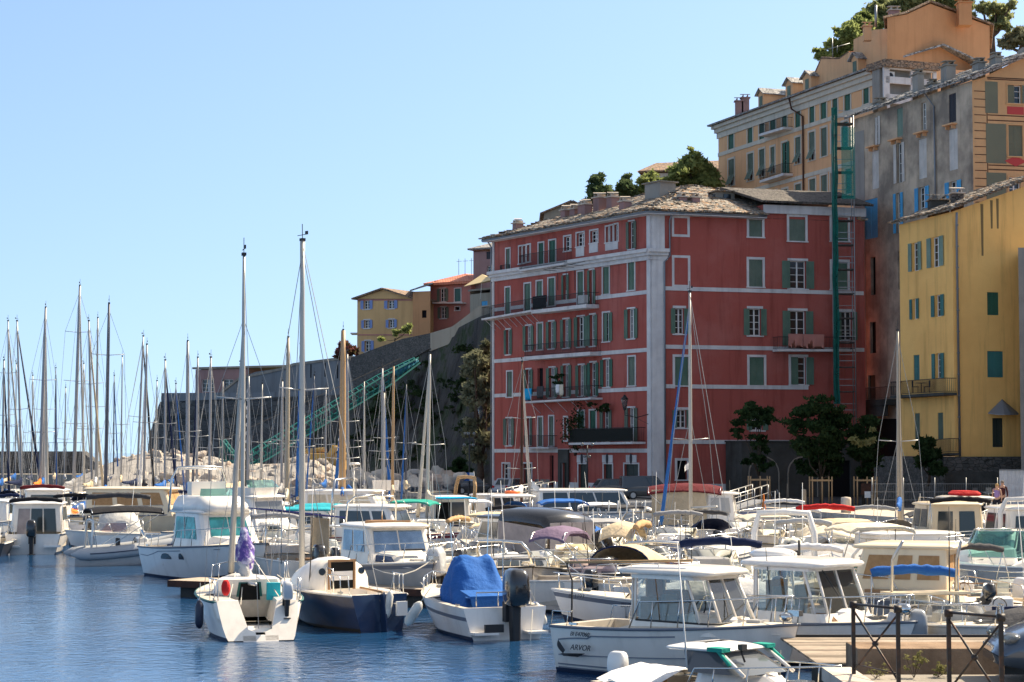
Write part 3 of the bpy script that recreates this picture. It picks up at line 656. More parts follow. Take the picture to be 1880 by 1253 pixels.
def house_faces(F,wins,ztop_pts,z0,thickhole=.3):
    hol=[opening(F,w_)for w_ in wins if w_[4]!='B']; mb=MB()
    zl,zr=ztop_pts; zm=min(zl,zr)-.02
    top=[(0,zm),(F.len,zm),(F.len,zr),(0,zl)]if abs(zl-zr)>.1 else None
    F.wall(mb,0,F.len,z0,zm,hol,.34,top); return mb
zL=FL.uz(905,452)[1]; zA=FL.uz(1196,393)[1]; zC=FR.uz(1429,401)[1]
print('eave z',zL,zA,zC,'FL len',FL.len)
ZE=zA
mb=house_faces(FL,LW,(ZE,ZE),QZ)
mbR=house_faces(FR,RW,(ZE,ZE),QZ); mb.add(mbR.v,mbR.f)
mb.quad((*Bf,QZ),(*Bf,ZE),(*Dd,ZE),(*Dd,QZ)); mb.quad((*Cc,QZ),(*Cc,ZE),(*Dd,ZE),(*Dd,QZ))
mb.build('wall','red_stucco',RH,off)
mb=MB()
def curtain(F,px):pass
for i_,w_ in enumerate(LW):make_window(FL,w_,RH,off,w_[5]if len(w_)>5 else 'green_shutter',None if w_[4]=='K' else 'white_trim',sur=.13,m_gl='curtained_glass' if w_[4]=='O' and i_%5!=2 else 'window_glass')
for w_ in RW:make_window(FR,w_,RH,off,w_[5]if len(w_)>5 else 'green_shutter','white_trim',sur=.2)
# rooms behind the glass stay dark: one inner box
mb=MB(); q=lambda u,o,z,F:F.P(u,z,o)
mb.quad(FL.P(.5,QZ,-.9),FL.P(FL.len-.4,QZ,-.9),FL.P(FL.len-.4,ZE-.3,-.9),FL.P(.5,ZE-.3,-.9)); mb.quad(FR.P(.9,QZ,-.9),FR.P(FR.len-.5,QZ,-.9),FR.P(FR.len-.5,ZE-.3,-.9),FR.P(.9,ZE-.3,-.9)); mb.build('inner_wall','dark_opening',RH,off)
# plinth, corner pilasters, cornice, string bands
mb=MB()
zp=FL.uz(1050,886)[1]
def cut_bar(F,z0,z1,u0,u1,wins,o0,o1):
    hs=sorted([(a,b)for a,b,c,d in[opening(F,w_)for w_ in wins if w_[4]!='B']if c<z1 and d>z0]); u=u0
    for a,b in hs+[(u1,u1)]:
        if a-.14>u:F.box(mb,u,min(a-.14,u1),z0,z1,o0,o1)
        u=max(u,b+.14)
cut_bar(FL,QZ,zp,0,FL.len,LW,.003,.07); cut_bar(FR,QZ,zp,1.1,FR.len-6,RW,.003,.07)
mb.build('plinth','white_trim',RH,off)
mb=MB(); FR.box(mb,0,1.12,QZ,ZE,.003,.12); FL.box(mb,FL.len-.5,FL.len-.003,QZ,ZE,.003,.12); mb.build('corner_pilaster','white_trim',RH,off); mb=MB(); FL.box(mb,.0,.28,QZ,ZE,.003,.1); mb.build('edge_pilaster','white_trim',RH,off)
mb=MB(); zc1,zc0=FL.uz(1190,458)[1],FL.uz(1190,478)[1]
for a,b,o in((zc0,zc0+.35,.18),(zc0+.35,zc0+.6,.4),(zc0+.6,zc1,.62)):FL.box(mb,-.1,FL.len+.2,a,b,.003,o)
for a,b,o in((zc0,zc0+.35,.18),(zc0+.35,zc0+.6,.4),(zc0+.6,zc1,.62)):FR.box(mb,-.4,1.35,a,b,.13,o)
mb.build('cornice','white_trim',RH,off)
mb=MB()
zb_l=[FL.uz(1196,y)[1]for y in(532,638.5,710,824)]
def band(F,z,u0,u1,wins,h=.32,o=.06):
    hs=sorted([(a,b)for a,b,c,d in[opening(F,w_)for w_ in wins if w_[4]!='B']if c<z and d>z-h])
    u=u0
    for a,b in hs+[(u1,u1)]:
        if a>u:F.box(mb,u,min(a,u1),z-h,z,.003,o)
        u=max(u,b)
for z in zb_l:band(FL,z,.28,FL.len-.5,LW)
for y in(530,637,709.5,811.5):band(FR,FR.uz(1240,y)[1]+.15,1.14,FR.len-(.1 if y<700 else 5.2),RW)
mb.build('string_course','white_trim',RH,off)
# eaves soffit and hip roof
rp1=at(1265,345,168.5); zr=rp1.z; P=FL.P
bk=8.0
e=.75
def cor(F1,u1,o1):return F1.P(u1,ZE+.05,o1)
pA=V((*(V(A)+FL.n*e+FR.n*e*.9),ZE+.05)); pB=V((*(V(Bf)+FL.n*e-FL.d*.7),ZE+.05)); pC=V((*(V(Cc)+FR.n*e),ZE+.05)); pD=V((*(V(Dd)-FL.d*.7),ZE+.05))
r1=V((rp1.x,rp1.y,zr)); r2=V((*(V((r1.x,r1.y))-FL.d*(FL.len-13)),zr-.2)); r3=V((*(V((r1.x,r1.y))+FR.d*5.6),zr-.5))
mb=MB()
for q in([pB,pA,r1,r2],[pA,FR.P(9.8,ZE+.05,e),r3,r1],[pB,r2,pD],[r2,r1,r3,pC,pD]):roof_sheet(mb,q,.16)
rf=mb.build('roof','slate_roof',RH,off)
# rough slabs lying along the roof slopes: broken silhouette
mb=MB(); g_=random.Random(3)
def scatter_slabs(mb,q0,q1,q2,q3,n,s=.55):
    for _ in range(n):
        a,b=g_.random(),g_.random(); p=(q0*(1-a)+q1*a)*(1-b)+(q3*(1-a)+q2*a)*b
        nn=(q1-q0).cross(q3-q0).normalized(); nn=nn if nn.z>0 else-nn; dx=(q1-q0).normalized(); dy=nn.cross(dx)
        w1,w2=g_.uniform(.4,1)*s,g_.uniform(.4,1)*s*.8; p=p+nn*.17; ti=nn*g_.uniform(.02,.07)
        mb.slab([p-dx*w1-dy*w2+ti,p+dx*w1-dy*w2+ti*g_.random(),p+dx*w1+dy*w2,p-dx*w1+dy*w2*.9],nn*.05)
scatter_slabs(mb,pB,pA,r1,r2,700); scatter_slabs(mb,pA,FR.P(9.8,ZE+.05,e),r3,r1,420);
for a,b in((pB,pA),(pA,FR.P(9.8,ZE+.05,e)),(r1,r2),(r1,r3),(pA,r1),(pB,r2)):
    n_=int((b-a).length/.35)
    for i in range(n_):
        p=a+(b-a)*((i+g_.random()*.5)/n_); mb.cbox(p+V((0,0,.17+g_.uniform(0,.08))),(g_.uniform(.4,.7),g_.uniform(.4,.7),.07),g_.uniform(0,3),g_.uniform(-.2,.2))
mb.build('slates','slate_roof',rf)
mb=MB(); mb.slab([pB-V((0,0,.03)),pA-V((0,0,.03)),FR.P(9.8,ZE,e),FR.P(9.8,ZE,-.1),FL.P(FL.len,ZE,-.1),FL.P(0,ZE,-.1)],(0,0,-.1)); mb.build('eaves','white_trim',RH,off)
mb=MB(); mb.tube([pB+V((0,0,.02)),pA+V((0,0,.02)),FR.P(9.8,ZE+.07,e)],.1,6)
x,_=FR.uz(1229,500); mb.tube([FR.P(x,ZE,.6),FR.P(x,ZE-.5,.12),FR.P(x,FR.uz(1228,470)[1],.12),FR.P(x-.5,FR.uz(1228,475)[1]-.3,.2),FR.P(x-.5,QZ+.3,.17)],.07,6)
mb.tube([FL.P(-.15,ZE,.5),FL.P(-.1,ZE-.5,.14),FL.P(-.1,QZ,.14)],.07,6); mb.build('gutter','zinc',RH,off)
# higher roofed bay on the right
z2=FR.uz(1480,385)[1]; ua=9.9; ub=FR.len
mb=MB(); FR.wall(mb,ua,ub,ZE,z2+.3,[],.3); mb.quad(FR.P(ua,ZE),FR.P(ua,z2+.3),FR.P(ua,z2+.3,-12),FR.P(ua,ZE,-12)); mb.build('upper_bay','red_stucco',RH,off)
mb=MB(); FR.box(mb,ua-.1,ub+.1,z2-.45,z2+.25,.003,.25); mb.build('bay_cornice','white_trim',RH,off)
mb=MB(); ry=at(1400,357,171).z
roof_sheet(mb,[FR.P(ua-.5,z2+.35,.8),FR.P(ub+.5,z2+.35,.8),FR.P(ub+.5,ry,-5.5),FR.P(ua-1.5,ry,-5.5)]); roof_sheet(mb,[FR.P(ua-1.5,ry,-5.5),FR.P(ub+.5,ry,-5.5),FR.P(ub+.5,z2-.5,-13),FR.P(ua-.5,z2-.5,-13)])
mb.build('bay_roof','slate_dark',RH,off)  # dark slates here put the shade on this roof into the colour
# chimneys on the roof
def chimney(B,off,p,w=.55,h=1.2,d=.8,m='pink_stucco',rz=0,cap='limestone_pale',name='chimney'):
    mb=MB(); mb.cbox(V(p)+V((0,0,h/2-.4)),(w,d,h+.8),rz); c=mb.build(name,m,B,off)
    mb=MB(); mb.cbox(V(p)+V((0,0,h+.06)),(w+.25,d+.25,.1),rz)
    for s in(-1,1):mb.cbox(V(p)+V((cos(rz)*s*w*.3,sin(rz)*s*w*.3,h+.22)),(.1,d,.24),rz)
    mb.slab([V(p)+V((-w*.6,-d*.6,h+.34)),V(p)+V((w*.6,-d*.6,h+.34)),V(p)+V((w*.6,d*.6,h+.5)),V(p)+V((-w*.6,d*.6,h+.5))],(0,0,.07))
    mb.build('chimney_cap',cap,c)
rz=atan2(FL.d.y,FL.d.x)
for px,py,Y,w_,h_ in((951,430,180,.6,.9),(1040,402,177,.7,.7),(1057,400,176,.8,.7),(1071,397,175,.6,.9),(1077,398,172.5,.6,1.0),(1101,390,172,.9,1.2),(1125,385,171,.8,1.0),(1148,396,166,.7,1.1)):
    p=at(px,py,Y); chimney(RH,off,p,w_,h_,.8,'mauve_stucco',rz)
for px,py in((1251,386),(1275,387)):chimney(RH,off,at(px,py,163.5),.65,1.0,.9,'mauve_stucco',R(17))
p=at(1325,366,166.5); mb=MB(); mb.cbox(p+V((0,.6,.1)),(1.7,1.8,.9),ang); d_=mb.build('dormer','plain_grey_stucco',RH,off)
mb=MB(); mb.cbox(p+V((0,.3,.6)),(2.0,2.4,.1),ang); mb.build('dormer_roof','slate_roof',d_); mb=MB(); mb.cbox(p+V((.42,-.33,.12)),(.62,.06,.5),ang); mb.cbox(p+V((-.5,-.3,.12)),(.6,.06,.5),ang); mb.build('dormer_window','window_glass',d_)
p=at(1212,352,167); mb=MB(); mb.cbox(p,(2.2,1.6,1.3),rz); d_=mb.build('dormer','plain_grey_stucco',RH,off); mb=MB(); mb.cbox(p+V((0,0,.7)),(2.6,2,.1),rz); mb.build('dormer_roof','concrete',d_)
# balconies
balcony(FL,RH,off,(X1(92),Y1_(703)),(X1(156),Y1_(697)),dep=.25,thick=.05,n=6)
balcony(FL,RH,off,(X1(285),Y1_(655)),(X1(632),Y1_(600)),rail=1.25,dep=.9,label='narrow attic balcony with green mesh railing',screen=None)
balcony(FL,RH,off,(X1(20),Y1_(1028)),(X1(405),Y1_(962)),dep=1.2,brackets=9,label='long upper balcony on raking iron struts')
balcony(FL,RH,off,(X1(412),Y1_(965)),(X1(835),Y1_(918)),dep=1.3,thick=.3,label='deep upper balcony with clothes lines and a white cooler')
balcony(FL,RH,off,(X1(348),Y2_(150)),(X1(856),Y2_(112)),dep=1.2,thick=.3)
balcony(FL,RH,off,(X1(338),Y2_(492)),(X1(862),Y2_(462)),dep=1.2,thick=.16,brackets=5,label='long balcony with a blue towel and laundry over the rail')
balcony(FL,RH,off,(X1(318),Y2_(842)),(X1(515),Y2_(842)),dep=.9,thick=.12)
balcony(FL,RH,off,(X1(700),Y2_(808)),(X1(1192),Y2_(800)),rail=1.15,dep=1.3,thick=.18,screen='black_screen',label='long low balcony wrapped in black screening')
sl,_=balcony(FR,RH,off,(X4(895),Y4(88)),(X4(1450),Y4(90)),dep=1.1,thick=.18,label='balcony with two pink cloths hung over the rail')
# white panels under attic windows, ovals over the shop doors, stone door
mb=MB()
for a,b,c,d in((660,722,478,548),(762,828,450,518),(885,982,440,498)):
    u0,u1=FL.uz(X1(a),480)[0],FL.uz(X1(b),480)[0]; FL.box(mb,u0,u1,FL.uz(X1((a+b)/2),Y1_(d))[1],FL.uz(X1((a+b)/2),Y1_(c))[1],.003,.05)
mb.build('panel','white_trim',RH,off)
for a,b in((668,748),(862,942),(1045,1125)):
    mb=MB(); u0,u1=FL.uz(X1(a),845)[0],FL.uz(X1(b),845)[0]; z0=FL.uz(X1((a+b)/2),Y2_(972))[1]+.15; z1=FL.uz(X1((a+b)/2),Y2_(902))[1]
    FL.box(mb,u0,u1,z0,z1,.003,.06); fl=mb.build('fanlight_panel','white_trim',RH,off); mb=MB(); um,zm=(u0+u1)/2,(z0+z1)/2
    mb.slab([FL.P(um+.17*cos(k*pi/8),zm+.42*sin(k*pi/8),.064)for k in range(16)],V((FL.n.x,FL.n.y,0))*.04); mb.build('oval_window','dark_shutter',fl)
mb=MB(); u0,u1=FL.uz(X1(533),850)[0],FL.uz(X1(612),850)[0]; zt=FL.uz(X1(570),Y2_(858))[1]; ud,ue=opening(FL,LW[-4])[:2]
FL.box(mb,u0,ud-.02,QZ,zt,.075,.2); FL.box(mb,ue+.02,u1,QZ,zt,.075,.2); FL.box(mb,ud-.02,ue+.02,opening(FL,LW[-4])[3],zt,.075,.2); mb.build('stone_doorway','dark_concrete',RH,off)
# dark clothes-line frames above the upper balcony
mb=MB()
for x in(522,590,656,728):
    u,z=FL.uz(X1(x),Y1_(700)); z1=FL.uz(X1(x),Y1_(660-(x-522)*.2))[1]; mb.tube([FL.P(u,z-1.2,.1),FL.P(u,z1,.1),FL.P(u+.1,z1,1.6),FL.P(u+2.4,z1+.1,1.6)],.03,4)
mb.build('drying_frame','black_iron',RH,off)
# lower grey block joined to the foot of the red house
Fq=Fac((FR.P(FR.uz(1331,870)[0],0,3.4).x,FR.P(FR.uz(1331,870)[0],0,3.4).y),(FR.P(FR.uz(1566,870)[0],0,3.2).x,FR.P(FR.uz(1566,870)[0],0,3.2).y))
t=thing('low_grey_block','low grey rendered outbuilding with blind arches at the foot of the red house','outbuilding',(Fq.a.x,Fq.a.y,QZ)); o2=t.location
zq=Fq.uz(1400,812)[1]; hol=[(1.6,2.2,QZ+2.2,QZ+3.0),(4.9,5.4,QZ+2.2,QZ+3.2),(7.6,9.6,QZ,QZ+2.9)]
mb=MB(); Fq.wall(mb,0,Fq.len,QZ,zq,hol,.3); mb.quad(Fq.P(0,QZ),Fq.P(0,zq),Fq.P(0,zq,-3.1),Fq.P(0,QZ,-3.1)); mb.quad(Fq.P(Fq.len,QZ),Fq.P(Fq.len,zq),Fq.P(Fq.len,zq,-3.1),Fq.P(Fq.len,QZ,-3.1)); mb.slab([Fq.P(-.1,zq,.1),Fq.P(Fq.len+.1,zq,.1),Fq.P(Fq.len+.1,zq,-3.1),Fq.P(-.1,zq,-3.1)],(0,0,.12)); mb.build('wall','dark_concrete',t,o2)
mb=MB()
for u0 in(.6,4.0):
    pts=[(u0+1.3+1.3*cos(k*pi/10),QZ+1.9+1.3*sin(k*pi/10))for k in range(11)]
    mb.tube([Fq.P(u,z,.02)for u,z in[(u0+2.6,QZ)]+pts+[(u0,QZ)]],.07,4)
mb.build('blind_arch','concrete',t,o2)
for h in hol:mb=MB(); Fq.box(mb,h[0],h[1],h[2],h[3],-.3,-.25); mb.build('window','dark_opening',t,o2)

# ------------------------------------------------------------------ long orange house above
OL=(xat(1322,216),216.0); OR=(xat(1636,182),182.0); FO=Fac(OL,OR)
OH=thing('orange_house','long orange hillside house with cream cornice and rows of dark green shutters','house',(OL[0],OL[1],14)); off=OH.location
def X5(x):return 1290+x/3.481
def Y5(y):return y/3.481
OW=wl([(165,200,818,972,'S'),(288,320,780,935,'S'),(362,395,752,912,'S'),(432,467,725,862,'S'),(507,540,700,845,'S'),(592,625,668,825,'S'),(683,715,630,790,'S'),(755,792,600,765,'S'),(830,863,568,735,'S'),(907,945,540,710,'S'),(1028,1063,498,665,'S'),
    (165,203,1020,1188,'H','faded_green_shutter'),(288,325,982,1155,'H','faded_green_shutter'),(362,397,955,1130,'H','faded_green_shutter'),(435,462,940,1110,'H','faded_green_shutter'),(508,540,912,1135,'L'),(592,627,878,1048,'H','faded_green_shutter'),(680,718,845,1025,'H','faded_green_shutter'),(757,795,818,1000,'S','faded_green_shutter'),(822,850,800,975,'S','faded_green_shutter'),(890,930,780,950,'S','teal_shutter'),
    (440,475,1225,1380,'S'),(510,545,1210,1370,'S'),(592,630,1178,1340,'S','faded_green_shutter'),(683,722,1145,1310,'S','faded_green_shutter'),(757,797,1120,1290,'S','faded_green_shutter'),(818,845,1105,1270,'S'),(915,950,1080,1240,'S','teal_shutter')],X5,Y5)
zo=FO.uz(1322,228)[1]; zo2=FO.uz(1630,120)[1]; print('orange eave',zo,zo2); ZO=(zo+zo2)/2
mb=MB(); FO.wall(mb,0,FO.len,12,ZO,[opening(FO,w_)for w_ in OW],.3); P=FO.P
mb.quad(P(0,12),P(0,ZO),P(0,ZO,-12),P(0,12,-12)); mb.quad(P(FO.len,12),P(FO.len,ZO),P(FO.len,ZO,-12),P(FO.len,12,-12)); mb.build('wall','orange_stucco',OH,off)
for w_ in OW:make_window(FO,w_,OH,off,w_[5]if len(w_)>5 else 'deep_green_shutter','cream_trim',sur=.2)
mb=MB()
for a,b,o in((-1.5,-.9,.12),(-.9,-.45,.35),(-.45,-.1,.6)):FO.box(mb,-.2,FO.len+.2,ZO+a,ZO+b,.003,o); mb.hexa([P(-o,ZO+a,-12),P(0-.003,ZO+a,-12),P(-.003,ZO+a,o),P(-o,ZO+a,o),P(-o,ZO+b,-12),P(-.003,ZO+b,-12),P(-.003,ZO+b,o),P(-o,ZO+b,o)])
mb.build('cornice','cream_trim',OH,off)
mb=MB()
for(x0,y0),(x1,y1)in(((118,996),(1100,655)),((118,1275),(850,1060))):
    z0=FO.uz(X5(x0),Y5(y0))[1]; z1=FO.uz(X5(x1),Y5(y1))[1]; FO.box(mb,0,FO.len,z1-.4,z1,.003,.08)
mb.build('string_course','cream_trim',OH,off)
mb=MB(); roof_sheet(mb,[P(-.9,ZO-.1,.9),P(FO.len,ZO-.1,.9),P(FO.len,ZO+2.2,-6),P(3,ZO+2.2,-6)],.18); roof_sheet(mb,[P(-.9,ZO-.1,.9),P(3,ZO+2.2,-6),P(-.9,ZO-.1,-12.6)],.18); roof_sheet(mb,[P(3,ZO+2.2,-6),P(FO.len,ZO+2.2,-6),P(FO.len,ZO-.1,-12.6),P(-.9,ZO-.1,-12.6)],.18)
rf=mb.build('roof','slate_grey',OH,off)
mb=MB(); u=FO.uz(1461,163)[0]; u2=FO.uz(1476,183)[0]; mb.tube([P(u,ZO,.8),P(u,ZO-1.2,.5),P(u2,ZO-2.2,.15),P(u2,14,.15)],.09,6); mb.build('downpipe','iron_brown',OH,off)
for pxa,pxb in((1381,1391),(1431,1444),(1463,1478),(1552,1564)):
    u0=FO.uz(pxa,180)[0]; u1=FO.uz(pxb,180)[0]; um=(u0+u1)/2; zt=ZO+1.9; back=-V((FO.n.x,FO.n.y,0))*4.2; mb=MB()
    mb.slab([P(u0,ZO-.2,-.7),P(u0,zt,-.7),P(um,zt+.55,-.7),P(u1,zt,-.7),P(u1,ZO-.2,-.7)],back); dm=mb.build('dormer','orange_stucco',OH,off); mb=MB()
    for ua,za,ub_,zb_ in((u0-.3,zt-.1,um,zt+.6),(um,zt+.6,u1+.3,zt-.1)):mb.slab([P(ua,za,-.4),P(ub_,zb_,-.4),P(ub_,zb_+.1,-.4),P(ua,za+.1,-.4)],back*1.15)
    mb.build('dormer_roof','slate_grey',dm); mb=MB(); FO.box(mb,um-.35,um+.35,ZO+.5,ZO+1.7,-.69,-.66); mb.build('dormer_window','faded_green_shutter',dm)
for px,py in((1357,203),(1368,197)):chimney(OH,off,at(px,py,211),.8,.9,.8,'mauve_stucco',0,'mauve_stucco')
b_,_=balcony(FO,OH,off,(X5(420),Y5(862)),(X5(578),Y5(815)),dep=1.1,thick=.25)
b_,_=balcony(FO,OH,off,(X5(425),Y5(1158)),(X5(578),Y5(1110)),dep=1.1,thick=.25)
# roof blocks: stepped parapet wall and the tall gable end
Fs=Fac((P(FO.uz(1492,130)[0],0,-1.5).x,P(FO.uz(1492,130)[0],0,-1.5).y),(P(FO.len,0,-1.5).x,P(FO.len,0,-1.5).y))
mb=MB(); polywall(mb,Fs,[(1490,146),(1508,106),(1528,107),(1540,108),(1556,96),(1567,96),(1567,73),(1604,55),(1632,53),(1640,110),(1560,140),(1490,170)],5); mb.build('roof_parapet','orange_stucco',OH,off)
mb=MB(); polywall(mb,Fs,[(1489,147),(1508,104),(1529,106),(1541,106),(1558,94),(1558,97),(1541,109),(1508,109),(1491,150)],5.3); mb.build('parapet_slates','slate_brown',OH,off)
GC=P(FO.len+.05,0,-1.4); Fe=Fac((GC.x,GC.y),(xat(1817,GC.y+5),GC.y+5),True);
GB=thing('gable_block','tall plain orange gable end rising above the other roofs at top right','house',(GC.x,GC.y,20)); o2=GB.location
mb=MB(); polywall(mb,Fe,[(1629,300),(1629,33),(1664,27),(1708,7),(1817,48),(1817,300)],11); mb.build('wall','deep_orange_stucco',GB,o2)
tp=[Fe.uz(*q)for q in((1627,34),(1664,26),(1708,5),(1820,47))]; gable_roof(GB,o2,Fe,tp,11,'slate_brown',.3)
chimney(GB,o2,at(1770,33,185),1.2,1.3,1.2,'deep_orange_stucco',0,'deep_orange_stucco'); chimney(GB,o2,at(1641,33,184),.9,.6,.9,'mauve_stucco'); chimney(OH,off,at(1592,60,184),.7,.5,.7,'orange_stucco',0,'orange_stucco')
mb=MB(); mb.tube([at(1608,50,184),at(1608,10,184)],.12,6); mb.tube([at(1529,106,186),at(1528,70,186)],.05,5); mb.tube([at(1515,92,186),at(1560,80,186)],.04,5); mb.tube([at(1537,97,186),at(1537,84,186)],.03,5); mb.build('aerial','grey_metal',GB,o2)
# glazed roof terrace in front of the gable
Fz=Fac((xat(1621,176),176),(xat(1716,178),178)); TZ=thing('glazed_terrace','white glazed roof terrace with an air conditioner between the orange and grey houses','terrace',(Fz.a.x,Fz.a.y,26)); o3=TZ.location
mb=MB()
for x0,x1,y0,y1 in((1621,1716,121,127),(1624,1716,148,153),(1624,1716,180,190),(1621,1631,121,200),(1671,1676,121,200),(1712,1717,121,200)):
    q=[Fz.uz(x,y)for x,y in((x0,y1),(x1,y0))]; Fz.box(mb,q[0][0],q[1][0],q[0][1],q[1][1],0,.2)
mb.build('frame','white_trim',TZ,o3); mb=MB(); q=[Fz.uz(x,y)for x,y in((1622,200),(1716,124))]; Fz.box(mb,q[0][0],q[1][0],q[0][1],q[1][1],-1.8,-.6); mb.build('wall','plain_grey_stucco',TZ,o3)
mb=MB(); q=[Fz.uz(x,y)for x,y in((1618,124),(1718,119))]; Fz.box(mb,q[0][0],q[1][0],q[0][1],q[1][1],-2.5,.7); mb.build('roof','slate_brown',TZ,o3)
mb=MB(); q=Fz.uz(1637,139); Fz.box(mb,q[0]-.45,q[0]+.45,q[1]-.4,q[1]+.4,-.6,-.2); ac=mb.build('air_conditioner','white_paint',TZ,o3); mb=MB(); mb.slab([Fz.P(q[0]+.28*cos(k*pi/6),q[1]+.28*sin(k*pi/6),-.19)for k in range(12)],V((Fz.n.x,Fz.n.y,0))*.02); mb.build('fan','dark_shutter',ac)

# ------------------------------------------------------------------ shabby grey house and the decorated face beside it
GL=(xat(1574,172),172.0); GR=(xat(1793,154),154.0); FG=Fac(GL,GR)
GH=thing('weathered_house','tall shabby grey-brown house with peeling plaster and bright blue shutters','house',(GL[0],GL[1],QZ)); off=GH.location
def X6(x):return 1560+x/3.481
def X7(x):return 1540+x/4.176
def X8(x):return 1540+x/3.685
def Y8(y):return 620+y/3.685
GW=wl([(158,185,748,930,'L','white_shutter'),(302,340,692,872,'S','pale_green_shutter'),(457,488,655,832,'G'),(634,680,600,783,'S','dark_shutter'),(142,186,965,1208,'S','white_shutter'),(303,337,915,1170,'O','white_shutter'),(440,492,888,1142,'S','white_shutter'),(634,690,825,1088,'S','white_shutter')],X6,Y5)+wl([(190,298,108,412,'S','blue_shutter'),(442,478,60,368,'O','blue_shutter'),(614,668,15,225,'O','blue_shutter'),(850,912,-30,150,'O','blue_shutter'),(246,282,552,843,'K'),(452,476,508,800,'K'),(240,284,1050,1290,'K')],X7,Y3)+wl([(197,248,255,428,'D')],X8,Y8)
zg=FG.uz(1574,217)[1]; zg2=FG.uz(1790,147)[1]; print('grey eave',zg,zg2); ZG=(zg+zg2)/2
mb=MB(); FG.wall(mb,0,FG.len,QZ,ZG,[opening(FG,w_)for w_ in GW],.35); P=FG.P; mb.quad(P(0,QZ),P(0,ZG),P(0,ZG,-11),P(0,QZ,-11)); mb.build('wall','grey_stucco',GH,off)
mb=MB(); FG.box(mb,-.05,1.75,QZ,ZG-1.2,.004,.03); mb.build('cement_patch','plain_grey_stucco',GH,off)
for w_ in GW:make_window(FG,w_,GH,off,w_[5]if len(w_)>5 else 'white_shutter',None)
mb=MB(); roof_sheet(mb,[P(-.5,ZG,.7),P(FG.len+.6,ZG,.7),P(FG.len+2,ZG+3.2,-7),P(.5,ZG+3.2,-7)],.16); rf=mb.build('roof','slate_grey',GH,off)
mb=MB(); q=[P(-.5,ZG,.7),P(FG.len+.6,ZG,.7),P(FG.len+2,ZG+3.2,-7),P(.5,ZG+3.2,-7)]; scatter_slabs(mb,*q,500,.5); mb.build('slates','slate_grey',rf)
for px,py,Y,w_,h_ in((1616,203,169,.8,.6),(1686,176,164,.55,1.7),(1711,168,162.5,.5,.5),(1741,155,161,.8,1.4),(1797,132,157.5,.6,.6),(1828,122,156.5,.55,.6)):chimney(GH,off,at(px,py,Y),w_,h_,1.2,'plain_grey_stucco',R(10),'concrete')
mb=MB()
for x,y0,y1 in((1717.6,196,420),):u,z0=FG.uz(x,y0); mb.tube([P(u,z0,.15),P(u+.1,FG.uz(x,y1)[1],.15)],.07,6)
mb.tube([P(u,z0,.15),P(u-1.2,z0+1.4,.4)],.05,6); mb.build('downpipe','zinc',GH,off)
for x,y,w_ in((305,890,1.3),(470,845,1.3),(655,795,1.2),(160,935,1.2)):
    u,z=FG.uz(X6(x),Y5(y)); mb=MB(); FG.box(mb,u-w_/1.6,u+w_/1.6,z-.12,z,.004,.5); FG.box(mb,u-w_/2.4,u-w_/2.4+.1,z-.4,z-.12,.004,.35); FG.box(mb,u+w_/2.4-.1,u+w_/2.4,z-.4,z-.12,.004,.35); mb.build('broken_balcony','orange_stucco',GH,off)
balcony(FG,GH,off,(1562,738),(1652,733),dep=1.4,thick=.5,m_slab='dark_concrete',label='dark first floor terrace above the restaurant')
mb=MB(); u0,z1=FG.uz(1546,768); u1,_=FG.uz(1648,768); FG.box(mb,-2.6,u1,z1,z1+.9,.9,1.3); sg=mb.build('sign_board','dark_concrete',GH,off)
mb=MB(); FG.box(mb,-1,u1,QZ,z1-.2,.01,.04); mb.build('shop_front','dark_opening',GH,off)
Fd=Fac(GR,(xat(1793,154)+14,157.5)); DH=thing('decorated_house','ochre house face with painted green panels, red lozenge and brown lines at the right edge','house',(GR[0],GR[1],QZ)); o2=DH.location
DW=wl([(1008,1098,545,662,'L','painted_green'),(1014,1104,802,1000,'S','painted_green'),(1018,1092,1132,1280,'G')],X6,Y5)
mb=MB(); Fd.wall(mb,0,Fd.len,QZ,ZG,[opening(Fd,w_)for w_ in DW],.3,[(0,ZG),(Fd.len,ZG),(Fd.len,ZG+6),(8,ZG+3.9),(1,ZG+.3)]); mb.build('wall','decor_stucco',DH,o2)
for w_ in DW:make_window(Fd,w_,DH,o2,w_[5]if len(w_)>5 else 'painted_green','decor_stucco',sur=.1)
def panel(F,B,off,name,m,x0,x1,y0,y1,o=.02,X=X6,Y=Y5):
    u0,z0=F.uz(X(x0),Y(y1)); u1,z1=F.uz(X(x1),Y(y0)); mb=MB(); F.box(mb,u0,u1,z0,z1,.004,o); return mb.build(name,m,B,off)
for q in((867,945,525,723),(873,998,795,1043),(876,1000,1108,1300)):panel(Fd,DH,o2,'painted_panel','painted_green',*q)
panel(Fd,DH,o2,'painted_panel','painted_red',1006,1112,686,731)
mb=MB(); u,z=Fd.uz(X6(1060),Y5(1032)); mb.slab([Fd.P(u-.95,z,.02),Fd.P(u,z-.42,.02),Fd.P(u+.95,z,.02),Fd.P(u,z+.42,.02)],V((Fd.n.x,Fd.n.y,0))*.01); mb.build('painted_lozenge','painted_red',DH,o2)
mb=MB()
for y in(495,505,735,768,1055,1082):u,z=Fd.uz(X6(865),Y5(y)); Fd.box(mb,1.3,Fd.len,z-.04,z+.04,.003,.015)
for k in range(26):z=ZG-.8-k*.62; Fd.box(mb,.15,1.15,z-.03,z+.03,.003,.015)
Fd.box(mb,1.2,1.27,QZ,ZG-.3,.003,.015); mb.build('painted_lines','iron_brown',DH,o2)
mb=MB(); roof_sheet(mb,[Fd.P(-.3,ZG-.05,.7),Fd.P(Fd.len+.2,ZG+6.3,.7),Fd.P(Fd.len+.2,ZG+6.3,-3),Fd.P(-.3,ZG-.05,-3)],.18); mb.build('roof','slate_grey',DH,o2)
